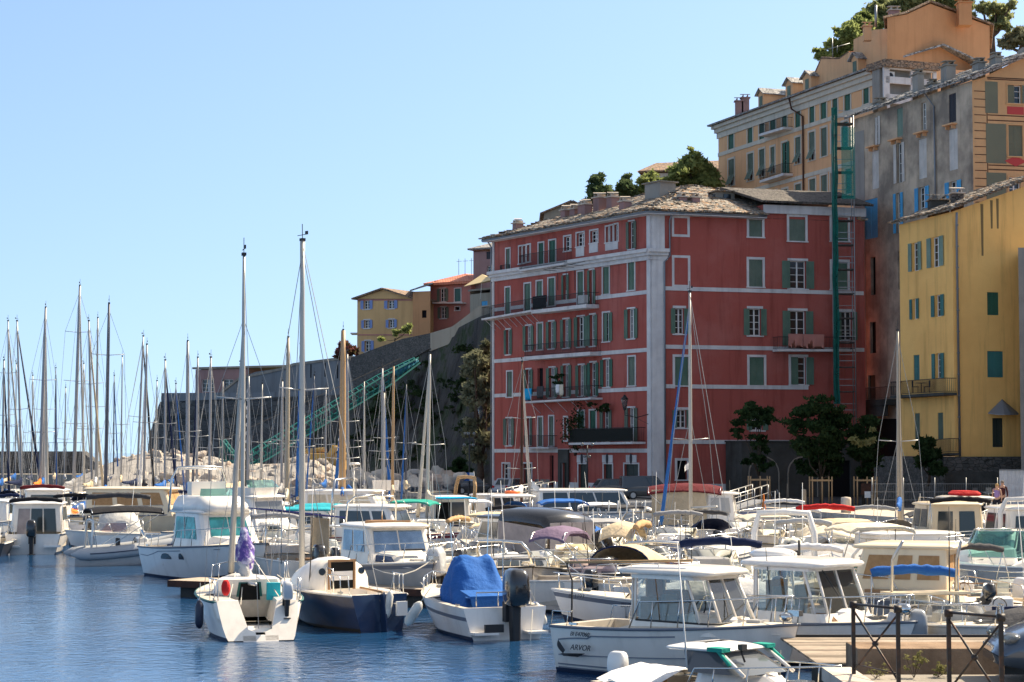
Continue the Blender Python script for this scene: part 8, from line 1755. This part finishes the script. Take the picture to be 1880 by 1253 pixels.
p=at(862,875,157.6); t=thing('street_sign','small blue and white sign on the globe lamp post by the cliff','sign',p); mb=MB(); mb.box(-.5,0,-.35,.0,.03,.3); mb.build('blue_half','canvas_blue',t); mb=MB(); mb.box(.0,0,-.35,.4,.03,.3); mb.build('white_half','white_paint',t)
def lantern(label,p,arm=None,s=1.0):
    t=thing('wall_lantern',label,'lantern',p); mb=MB(); mb.lathe((0,0,0),[(.10*s,0),(.2*s,.55*s),(.2*s,.58*s)],6); mb.build('glass','plastic_window',t); mb=MB(); mb.lathe((0,0,.58*s),[(.26*s,0),(.12*s,.16*s),(.03*s,.28*s)],6); mb.lathe((0,0,-.08*s),[(.04*s,0),(.11*s,.07*s)],6); mb.build('cap','black_iron',t)
    if arm is not None:mb=MB(); mb.tube([(0,0,-.08*s),(0,0,-.35*s),V(arm)*.5+V((0,0,-.5*s)),V(arm)+V((0,0,-.3*s))],.035,5); mb.tube([(0,0,-.2*s),V(arm)+V((0,0,-.9*s))],.02,4); mb.build('bracket','black_iron',t)
lantern('white glass lantern hanging against the dark trees left of the red house',at(883,768,176),(.9,.3,.9),1.3)
pl_=FL.P(FL.uz(1173,750)[0],FL.uz(1173,752)[1],1.4); ar=FL.P(FL.len-.3,0,.1); lantern('iron wall lantern on a bracket near the corner pilaster of the red house',pl_,(ar.x-pl_.x,ar.y-pl_.y,0),1.35)
def bollard(label,px,Y,h,r,m='limestone_pale'):
    t=thing('bollard',label,'bollard',(xat(px,Y),Y,QZ),0,'stone bollards on the quay'); mb=MB(); mb.lathe((0,0,0),[(r,0),(r,h-.08),(r*.9,h),(.02,h+.03)],14); mb.build('shaft',m,t)
bollard('short fat stone bollard in the sun near the quay edge',1552,117,.95,.3); bollard('tall pale pillar bollard left of the largest quay tree',1475,131,1.15,.16,'concrete')
t=thing('litter_bin','red-brown cylindrical post bin near the quay edge below the yellow house','bin',(xat(1748,122),122,QZ)); mb=MB(); mb.lathe((0,0,0),[(.16,0),(.16,.85),(.13,.9)],12); mb.build('drum','canvas_red',t); mb=MB(); mb.lathe((0,0,.9),[(.18,0),(.18,.04),(.05,.08)],12); mb.build('lid','iron_brown',t)
t=thing('hoarding','white and pale blue corrugated hoarding panel at the right edge of the quay','hoarding',(xat(1834,124),124,QZ)); hz=at(1850,864,124).z-QZ; mb=MB()
for k in range(24):mb.box(k*.12,-.03 if k%2 else 0,0,k*.12+.11,.03,hz)
mb.build('panel','canvas_white',t); mb=MB(); mb.box(0,-.06,hz,2.9,.05,hz+.06); mb.build('top_rail','grey_metal',t)
t=thing('mesh_fence','thin wire mesh site fence along the quay below the yellow house','fence',(xat(1600,125),125,QZ)); L_=xat(1830,125)-xat(1600,125); mb=MB()
for k in range(5):mb.tube([(L_*k/4,0,0),(L_*k/4,0,2)],.03,5)
mb.build('posts','grey_metal',t); mb=MB()
for k in range(70):mb.box(L_*k/70,0,.1,L_*k/70+.006,.006,1.6)
for z in(.1,.6,1.1,1.6):mb.box(0,0,z,L_,.012,z+.02)
mb.build('mesh','grey_metal',t)
def gangway(label,p0,p1,w=1.0,rail=.95):
    p0,p1=V(p0),V(p1); t=thing('gangway',label,'gangway',p0,0,'aluminium gangways at the quay'); d=p1-p0; n=V((-d.y,d.x,0)).normalized()*w/2; mb=MB(); mb.slab([n,-n,d-n,d+n],(0,0,.08)); mb.build('deck','alu',t);
    for s in(1,-1):
        mb=MB(); mb.tube([n*s+V((0,0,rail)),d+n*s+V((0,0,rail))],.03,5); mb.tube([n*s+V((0,0,rail/2)),d+n*s+V((0,0,rail/2))],.02,5)
        for k in range(7):q=d*k/6+n*s; mb.tube([q,q+V((0,0,rail))],.025,5)
        mb.build('handrail','alu',t)
gangway('sloping aluminium gangway rising to the quay, right of the maroon roof',at(1318,945,112),at(1396,920,117)); gangway('blue-grey gangway rails below the red house left doors',at(925,925,140),at(1008,908,147)); gangway('gangway with white posts beside the walking couple',at(1778,985,98),at(1838,957,106),1.0,1.1)
p=at(1402,940,114); t=thing('orange_marker','slim orange wrapped post by the gangway head','marker',(p.x,p.y,QZ)); mb=MB(); mb.lathe((0,0,0),[(.14,0),(.16,.3),(.07,.7),(.05,1.15),(.02,1.2)],8); mb.build('post','canvas_orange',t)
t=thing('restaurant_sign','faded pale lettering BINA on the dark beam above the restaurant','sign',FG.P(FG.uz(1570,760)[0],FG.uz(1570,765)[1],1.34)); txt=text(t,'BINA',0,0,0,.85,-1,'pale_green_shutter','letters',yaw=atan2(FG.d.y,FG.d.x))
# laundry and balcony things
def cloth(name,label,cat,F,x0,x1,y0,y1,m,o=1.28,drape=.05,group=None):
    u0,z0=F.uz(x0,y1); u1,z1=F.uz(x1,y0); c=F.P(u0,z0,o); t=thing(name,label,cat,c,0,group); mb=MB(); mb.smooth=True; A_=[];
    for i in range(9):k=i/8; A_.append([F.P(u0+(u1-u0)*k,z1+(z0-z1)*j/4,o+.02+drape*sin(k*9+j)*j/4)-c for j in range(5)]+[F.P(u0+(u1-u0)*k,z1,o-.06)-c])
    mb.loft(A_,False,False,False); mb.build('cloth',m,t)
cloth('towel','light blue towel hanging on the long laundry balcony of the red house','towel',FL,X1(360),X1(412),Y2_(392),Y2_(486),'canvas_cyan'); cloth('shirt','white shirt on the laundry balcony, left of the cream one','shirt',FL,X1(598),X1(624),Y2_(362),Y2_(435),'canvas_white',1.25); cloth('shirt','cream shirt on the laundry balcony, right of the white one','shirt',FL,X1(628),X1(655),Y2_(362),Y2_(455),'canvas_cream',1.25)
cloth('blanket','dark grey blanket on the laundry balcony rail','blanket',FL,X1(450),X1(500),Y2_(375),Y2_(470),'canvas_charcoal',1.22); cloth('bed_sheet','left of two pinkish sheets over the right face balcony','bed sheet',FR,1437,1463,615,640,'pink_stucco',1.12,.08); cloth('bed_sheet','right of two pinkish sheets over the right face balcony','bed sheet',FR,1464,1502,616,642,'pink_stucco',1.12,.08)
cloth('shade_cloth','black shade cloth rolled on the upper left balcony of the red house','shade cloth',FL,X1(415),X1(520),Y1_(848),Y1_(955),'canvas_black',1.2,.03)
p=FL.P(FL.uz(X1(765),550)[0],FL.uz(X1(765),Y1_(915))[1]+.35,.7); t=thing('air_conditioner','white box air conditioner on the deep upper balcony','air conditioner',p); mb=MB(); mb.cbox((0,0,0),(.95,.4,.75),rz); mb.build('casing','white_paint',t,bevel=.03); mb=MB(); mb.cbox((0,-.22,0),(.5,.06,.5),rz); mb.build('grille','dark_shutter',t)
for i,(x,lb_)in enumerate(((X8(560),'dark chair left of the table on the yellow house balcony'),(X8(640),'dark chair right of the table on the yellow house balcony'))):
    u,z=FY1.uz(x,722); t=thing('chair',lb_,'chair',FY1.P(u,z,.5)); mb=MB(); mb.box(-.22,-.22,.42,.22,.22,.46); mb.build('seat','black_iron',t); mb=MB(); mb.box(-.22 if i==0 else .18,-.22,.46,-.18 if i==0 else .22,.22,.9); mb.build('backrest','black_iron',t)
    for a_,b_ in((-.2,-.2),(.2,-.2),(.2,.2),(-.2,.2)):mb=MB(); mb.tube([(a_,b_,0),(a_,b_,.42)],.02,4); mb.build('leg','black_iron',t)
u,z=FY1.uz(X8(600),722); t=thing('table','small dark table between two chairs on the yellow house balcony','table',FY1.P(u,z,.5)); mb=MB(); mb.lathe((0,0,.7),[(.4,0),(.4,.03)],12); mb.build('tabletop','black_iron',t); mb=MB(); mb.tube([(0,0,0),(0,0,.7)],.03,6); mb.build('leg','black_iron',t)
for i,(px,py)in enumerate(((1178,860),(930,760),(1090,740),(1118,738))):
    F_=FL; u,z=FL.uz((X1(930),X1(705),X1(580),X1(820))[i],(Y2_(545),Y2_(690),Y2_(330),Y2_(510))[i]); q=FL.P(u,z,.7); lb_=('round plant ball hanging above the black-screened balcony','dark climbing plant at the left end of the black-screened balcony','spiky palm in a pot on the laundry balcony','small hanging plant under the laundry balcony')[i]
    t=thing('plant',lb_,'plant',q); leaf_mesh('leaves',[(0,0,0,(.45,1.0,.6,.35)[i],(1,1.9,1,.7)[i])],(500,1400,300,200)[i],.12,'ivy_leaf',t,i); mb=MB(); mb.lathe((0,0,(-.3,-2.4,-1.0,-.1)[i]),[(.12,0),(.17,.28)],8); mb.build('pot','iron_brown',t)

# ------------------------------------------------------------------ vehicles
def car(name,label,loc,hd,m,L=4.2,W=1.72,h=1.48,van=False,glass='boat_glass',sub=12):
    t=thing(name,label,'van' if van else 'car',loc,R(hd)); N_=26
    def prof(x):  # x -1..1 (front = +1): height of body line (belt) and roof
        belt=.62+.30*(1-abs(x)**4)+(.06 if x<0 else 0)-(.12*max(0,x-.55)/.45)
        roof=h if van and-.9<x<.55 else h*(1-.04*(x+.1)**2)
        return belt,roof
    mb=MB(); mb.smooth=True; rings=[]
    for i in range(N_+1):
        x=-1+2*i/N_; bl,_=prof(x); ww=W/2*(1-.16*max(0,abs(x)-.55)**1.6*3.2); lo=.22+.12*max(0,abs(x)-.8)*3
        wheel=0
        rings.append([(x*L/2,-ww*.9,lo),(x*L/2,-ww,.42),(x*L/2,-ww,bl*.8),(x*L/2,-ww*.93,bl),(x*L/2,-ww*.5,bl+.04),(x*L/2,ww*.5,bl+.04),(x*L/2,ww*.93,bl),(x*L/2,ww,bl*.8),(x*L/2,ww,.42),(x*L/2,ww*.9,lo)])
    mb.loft(rings); mb.build('body',m,t)
    xa,xb=(-.97,.42)if van else(-.86,.40); a=rr(xa*L/2,(xb+.12)*L/2,W*.46,W*.44,.12,.86); b=rr((xa+(.02 if van else .22))*L/2,(xb-.22)*L/2,W*.39,W*.36,.12,h); mb=MB(); mb.smooth=False; mb.loft([a,b,[(x*.97-.02,y*.9,z+.03)for x,y,z in b]]); c=mb.build('cabin',m,t)
    for e,sp in((0,((.04,.96),)),(2,((.06,.94),)),(1,((.03,.34),(.37,.66),(.69,.95))),(3,((.05,.31),(.34,.63),(.66,.97)))):
        if van and e in(1,3):sp=(sp[0],)if e==1 else(sp[2],)
        for f0,f1 in sp:mb=MB(); pane(mb,a,b,e,f0,f1,.18,.9); mb.build('windshield' if e==0 else 'window',glass,c)
    for sx in(-1,1):
        for sy in(-1,1):
            mb=MB(); x,y=sx*L*.31,sy*(W/2-.08); o_=mb.smooth; mb.smooth=False; mb.loft([[(x+.32*cos(k*pi/10),y+yy,.32+.32*sin(k*pi/10))for k in range(20)]for yy in(-.11,.115)]); wl_=mb.build('wheel','rubber',t); mb=MB(); mb.loft([[(x+.2*cos(k*pi/8),y+sy*yy,.32+.2*sin(k*pi/8))for k in range(16)]for yy in(.1,.13)]); mb.build('rim','alu',wl_)
    for sy in(-1,1):mb=MB(); mb.ell((L*.455,sy*W*.34,.66),(.16,.2,.09),8,6); mb.build('headlight','plastic_window',t); mb=MB(); mb.ell((-L*.475,sy*W*.36,.78),(.06,.12,.14),8,6); mb.build('tail_light','canvas_red',t)
    mb=MB(); mb.box(L*.475,-.45,.36,L*.497,.45,.52); mb.build('grille','rubber',t); return t
mat('car_bluegrey',(.055,.085,.13),.25,metal=.3,coat=.8); mat('car_dark',(.05,.055,.06),.3,coat=.6); mat('car_silver',(.35,.37,.40),.3,metal=.4,coat=.5); mat('car_white',(.7,.7,.7),.3,coat=.5)
car('parked_car','blue-grey parked car whose nose enters the picture at the lower right',(xat(1826,29)+2.2,29.5,1.45),176,'car_bluegrey',4.3)
for lb_,px,py,hd,m,vn in(('dark grey people carrier parked by the corner pilaster of the red house',1192,917,8,'car_dark',True),('silver car in the shade right of the leftmost red house door',940,912,60,'car_silver',False),('white van on the quay below the cliff trees',812,905,10,'car_white',True),('dark blue car on the quay behind the tan arch',868,908,20,'car_dark',False),('dark car parked behind the red house shop doors lamp',1130,914,15,'car_dark',False)):
    g0=gd(px,py,QZ); car('parked_van' if vn else 'parked_car',lb_,(g0.x,g0.y,QZ),hd,m,4.6 if vn else 4.1,h=1.75 if vn else 1.45,van=vn)
def scooter(label,px,py,Y,hd):
    t=thing('scooter',label,'scooter',(xat(px,Y),Y,QZ),R(hd),'scooters parked on the quay')
    for x in(-.6,.62):mb=MB(); mb.loft([[(x+.26*cos(k*pi/7),yy,.26+.26*sin(k*pi/7))for k in range(14)]for yy in(-.06,.06)]); mb.build('wheel','rubber',t)
    mb=MB(); mb.tube([(-.85,0,.7),(-.4,0,.72),(-.1,0,.4),(.3,0,.38),(.45,0,.9)],[.12,.18,.12,.1,.1],8); mb.build('body','car_dark',t); mb=MB(); mb.cbox((-.45,0,.88),(.7,.28,.12)); mb.build('seat','rubber',t); mb=MB(); mb.tube([(.5,-.33,1.05),(.45,0,1.0),(.5,.33,1.05)],.02,5); mb.tube([(.62,0,.26),(.45,0,1.0)],.03,5); mb.build('handlebar','steel',t); mb=MB(); mb.cbox((.5,0,1.2),(.03,.35,.35)); mb.build('windshield','smoke_glass',t)
for lb_,px,Y,hd in(('dark scooter, left of the three by the red house wall',982,163,70),('dark scooter, middle of the three by the red house wall',994,162.5,80),('dark scooter, right of the three by the red house wall',1007,162,100),('dark scooter parked left of the walking couple',1795,124,100),('dark scooter half hidden behind the walking couple',1812,125,70)):scooter(lb_,px,0,Y,hd)
t=thing('bicycle','bicycle leaning against the low grey outbuilding','bicycle',(xat(1418,138),138,QZ),R(10))
for x in(-.5,.5):mb=MB(); mb.tube([(x+.33*cos(k*pi/10),0,.33+.33*sin(k*pi/10))for k in range(21)],.02,5); mb.build('wheel','rubber',t)
mb=MB(); mb.tube([(-.5,0,.33),(-.15,0,.85),(.35,0,.85),(0,0,.3),(-.15,0,.85)],.02,5); mb.tube([(-.5,0,.33),(0,0,.3)],.015,5); mb.tube([(.5,0,.33),(.35,0,.95),(.3,.2,1.0)],.02,5); mb.build('frame','steel',t); mb=MB(); mb.cbox((-.18,0,.95),(.25,.12,.05)); mb.build('saddle','rubber',t)

# ------------------------------------------------------------------ people
mat('skin',(.50,.29,.20),.6); mat('hair_blond',(.40,.27,.13),.8); mat('hair_grey',(.20,.17,.15),.8); mat('top_lilac',(.27,.19,.42),.8); mat('shirt_maroon',(.07,.025,.03),.85); mat('trousers_dark',(.02,.022,.035),.85)
def skinned(name,pts,edges,m,parent,sub=1,root=0):
    me=bpy.data.meshes.new(name); me.from_pydata([p[:3]for p in pts],edges,[]); o=bpy.data.objects.new(name,me); COL.objects.link(o); o.parent=parent; me.materials.append(MATS[m])
    o.modifiers.new('skin','SKIN'); sv=me.skin_vertices[0].data
    for i,p in enumerate(pts):r_=p[3]; sv[i].radius=(r_,p[4]if len(p)>4 else r_)
    sv[root].use_root=True; s_=o.modifiers.new('sub','SUBSURF'); s_.levels=sub; s_.render_levels=sub; o.modifiers['skin'].use_smooth_shade=True; return o
def person(label,loc,rz_,top,bottom,hair,sc=1.0,sleeve=False,stride=.12,longhair=False):
    t=thing('person',label,'person',loc,rz_); t.scale=(sc,)*3; Z=lambda*a:a
    # pelvis 0, waist, chest, neckbase, neck, head centre, crown, then arms and legs ; +x is the walking direction
    pts=[(0,0,.96,.13,.16),(0,0,1.12,.11,.14),(.01,0,1.32,.12,.17),(0,0,1.46,.08,.12),(.02,0,1.54,.055),(.03,0,1.62,.085,.075),(.03,0,1.71,.075,.07)]
    ed=[(0,1),(1,2),(2,3),(3,4),(4,5),(5,6)]
    for s,sw_ in((1,.06),(-1,-.06)):
        b0=len(pts); pts+=[(0,s*.19,1.42,.052),(sw_*.5-.01,s*.25,1.16,.042),(sw_+.04,s*.27,.93,.032),(sw_+.06,s*.265,.86,.026,.018)]; ed+=[(3,b0),(b0,b0+1),(b0+1,b0+2),(b0+2,b0+3)]
        for k in range(4):f0=len(pts); pts+=[(sw_+.03+.02*k,s*.262,.81,.009),(sw_+.035+.02*k,s*.25,.765-.008*(1-abs(k-1.5)),.008)]; ed+=[(b0+3,f0),(f0,f0+1)]
        f0=len(pts); pts+=[(sw_+.105,s*.255,.85,.01),(sw_+.12,s*.25,.81,.009)]; ed+=[(b0+3,f0),(f0,f0+1)]
        l0=len(pts); st=stride*s; pts+=[(0,s*.09,.9,.09),(st*.5+.03,s*.10,.50,.06),(st,s*.10,.09,.042),(st+.14,s*.11,.035,.035)]; ed+=[(0,l0),(l0,l0+1),(l0+1,l0+2),(l0+2,l0+3)]
    skinned('body',pts,ed,'skin',t,1)
    sh=[(.0,0,.93,.15,.18),(0,0,1.12,.125,.155),(.012,0,1.32,.135,.185),(0,0,1.44,.09,.13)]; se=[(0,1),(1,2),(2,3)]
    for s in(1,-1):
        n_=len(sh); sh+=[(0,s*.19,1.43,.06)]; se+=[(3,n_)]
        if sleeve:sh+=[(s*.03-.01,s*.25,1.17,.055),(s*.06+.04,s*.27,.95,.045)]; se+=[(n_,n_+1),(n_+1,n_+2)]
    skinned('top',sh,se,top,t,1)
    tr_=[(0,0,.98,.145,.175)]; te=[]
    for s in(1,-1):n_=len(tr_); st=stride*s; tr_+=[(0,s*.09,.88,.10),(st*.5+.03,s*.10,.50,.075),(st,s*.10,.10,.058)]; te+=[(0,n_),(n_,n_+1),(n_+1,n_+2)]
    skinned('trousers',tr_,te,bottom,t,1)
    mb=MB(); mb.ell((.005,0,1.70),(.11,.095,.09),10,7); mb.ell((-.03,0,1.64),(.085,.09,.13 if longhair else .1),10,7); mb.build('hair',hair,t)
    f=MB(); f.ell((.118,0,1.635),(.016,.012,.02),6,5); f.build('nose','skin',t); f=MB()
    for s in(1,-1):f.ell((.103,s*.032,1.66),(.01,.012,.007),6,5)
    f.build('eyes','dark_opening',t); f=MB(); f.ell((.105,0,1.59),(.008,.024,.006),6,5); f.build('mouth','maroon',t)
    for s in(1,-1):b_=MB(); b_.ell((st_:=.12*stride/.12*s+.06,s*.1,.045),(.13,.05,.045),8,6); b_.build('shoe','rubber',t)
    return t
person('woman with blond hair in a lilac sleeveless top walking on the quay at the right',(xat(1829,113.5),113.5,QZ),R(-115),'top_lilac','trousers_dark','hair_blond',1.02,False,.14,True)
person('man in a dark maroon top walking just behind the woman in lilac',(xat(1839,115.2),115.2,QZ),R(-110),'shirt_maroon','trousers_dark','hair_grey',1.1,True,.12)

# ------------------------------------------------------------------ near quay, railing, concrete block, planked ramp
mb=MB(); mb.prism([(4.85,30.35),(30,30.35),(30,14),(4.4,14)],-1.5,1.45); tag(mb.build('near_quay','concrete'),kind='structure')
mb=MB(); d_=V((.4,2.4,0)).normalized()
for k in range(8):y=14.2+k*2.1; mb.box(4.3+k*.065,y,1.3,4.75+k*.065,y+2.05,1.50)
tag(mb.build('quay_kerb','limestone_pale'),kind='structure')
t=thing('concrete_block','rain-stained brown concrete block wall behind the iron railing','wall',(5.4,31.5,.7)); mb=MB(); mb.box(0,0,0,2.3,1.1,1.03);
mat('stained_block',(.30,.21,.14),.9,col2=(.17,.115,.075),sc=1.6,det=8,bump=.6,bsc=9,stain=.9); mb.build('block','stained_block',t,bevel=.02)
stripes_mat('grey_planks',(.22,.175,.13),(.42,.33,.25),'Y',2.4,rough=.85,sharp=.35,bump=.6,var=.6)
t=thing('planked_ramp','broad weathered plank ramp behind the railing','ramp',(5.75,36.3,0)); mb=MB(); mat('plank_pale',(.40,.33,.26),.85,col2=(.28,.23,.18),sc=2,bump=.5,bsc=14); mat('plank_dark',(.22,.18,.14),.85,col2=(.15,.12,.09),sc=2,bump=.5,bsc=14)
for k in range(20):
    mb.m=(0,1,2,1)[rnd.randint(0,3)]; mb.box(-.25+.0*k,.0+k*.25,.96,12,.0+k*.25+.232,1.0)
mb.build('planks',['grey_planks','plank_pale','plank_dark'],t); mb=MB(); mb.box(-.25,5.02,.9,12,5.12,1.05); mb.build('edge_beam','black_iron',t); mb=MB(); mb.box(.3,.3,-.5,11,4.4,.94); mb.build('float','dark_concrete',t)
PS=[(1567,30.0,1107),(1649,28.6,1115),(1742,27.6,1122),(1838,26.5,1130)]
def post_xy(px,Y):return V((xat(px,Y,1180),Y,1.45))
def rail_section(label,a,b,low):
    A_,B_=post_xy(*a[:2]),post_xy(*b[:2]); ha,hb_=at(a[0],a[2],a[1]).z-1.45,at(b[0],b[2],b[1]).z-1.45
    t=thing('iron_railing',label,'railing',A_,0,'iron railings on the near quay'); off=A_
    for p,h in((A_,ha),(B_,hb_)):
        mb=MB(); mb.cbox(p+V((0,0,h/2)),(.055,.055,h)); mb.cbox(p+V((0,0,.01)),(.16,.16,.02)); po=mb.build('post','rusty_iron',t,off); mb=MB(); mb.tube([p+V((-.05,0,h-.03)),p+V((.05,0,h-.03))],.055,10); mb.build('post_boss','rusty_iron',po)
    mb=MB(); mb.tube([A_+V((0,0,ha-.02)),B_+V((0,0,hb_-.02))],.02,6); mb.build('handrail','rusty_iron',t,off)
    for p,q in((A_+V((0,0,ha-.1)),B_+V((0,0,.1))),(A_+V((0,0,.1)),B_+V((0,0,hb_-.1)))):mb=MB(); mb.tube([p,q],.017,6); mb.build('diagonal_brace','rusty_iron',t,off)
    mb=MB(); mb.ell((A_+B_)/2+V((0,0,(ha+hb_)/4)),.05,8,6); mb.build('centre_boss','rusty_iron',t,off)
    mb=MB(); mb.tube([A_+V((0,0,low)),B_+V((0,0,low))],.011,5); mb.build('bottom_rail','rusty_iron',t,off)
mat('rusty_iron',(.03,.026,.024),.55,metal=.4,col2=(.14,.06,.03),sc=5,lo=.5,hi=.75)
rail_section('black iron railing section with crossed braces, left of two',PS[0],PS[1],.2); rail_section('black iron railing section with crossed braces, right of two beside the parked car',PS[2],PS[3],.06)
# rows of mooring lines
t=thing('mooring_lines','pale mooring ropes sagging from the front boats to the pontoon','ropes',(0,58,.6)); mb=MB()
for a,b in(((-8.1,57.4,1.3),(-7.6,64.5,.6)),((-6.9,59,1.2),(-5.5,63.5,.6)),((-2.6,57.1,1.1),(-1.8,61.8,.6)),((-4.0,54.2,.9),(-3.4,54.6,.9)),((-9.4,73.3,1.6),(-9.0,68,.6)),((-2.4,62.9,1.5),(-4.2,60.6,1.3))):
    a,b=V(a)-V(t.location),V(b)-V(t.location); mb.tube([a+(b-a)*k/6-V((0,0,.35*sin(pi*k/6)))for k in range(7)],.018,4)
mb.build('rope','rope',t)
for o in list(bpy.data.objects):  # lettering becomes real mesh
    if o.type=='FONT':
        me=bpy.data.meshes.new_from_object(o); n_=bpy.data.objects.new(o.name+'_mesh',me); COL.objects.link(n_); n_.parent=o.parent; n_.location=o.location; n_.rotation_euler=o.rotation_euler; nm=o.name.split('.')[0]; bpy.data.objects.remove(o); n_.name=nm
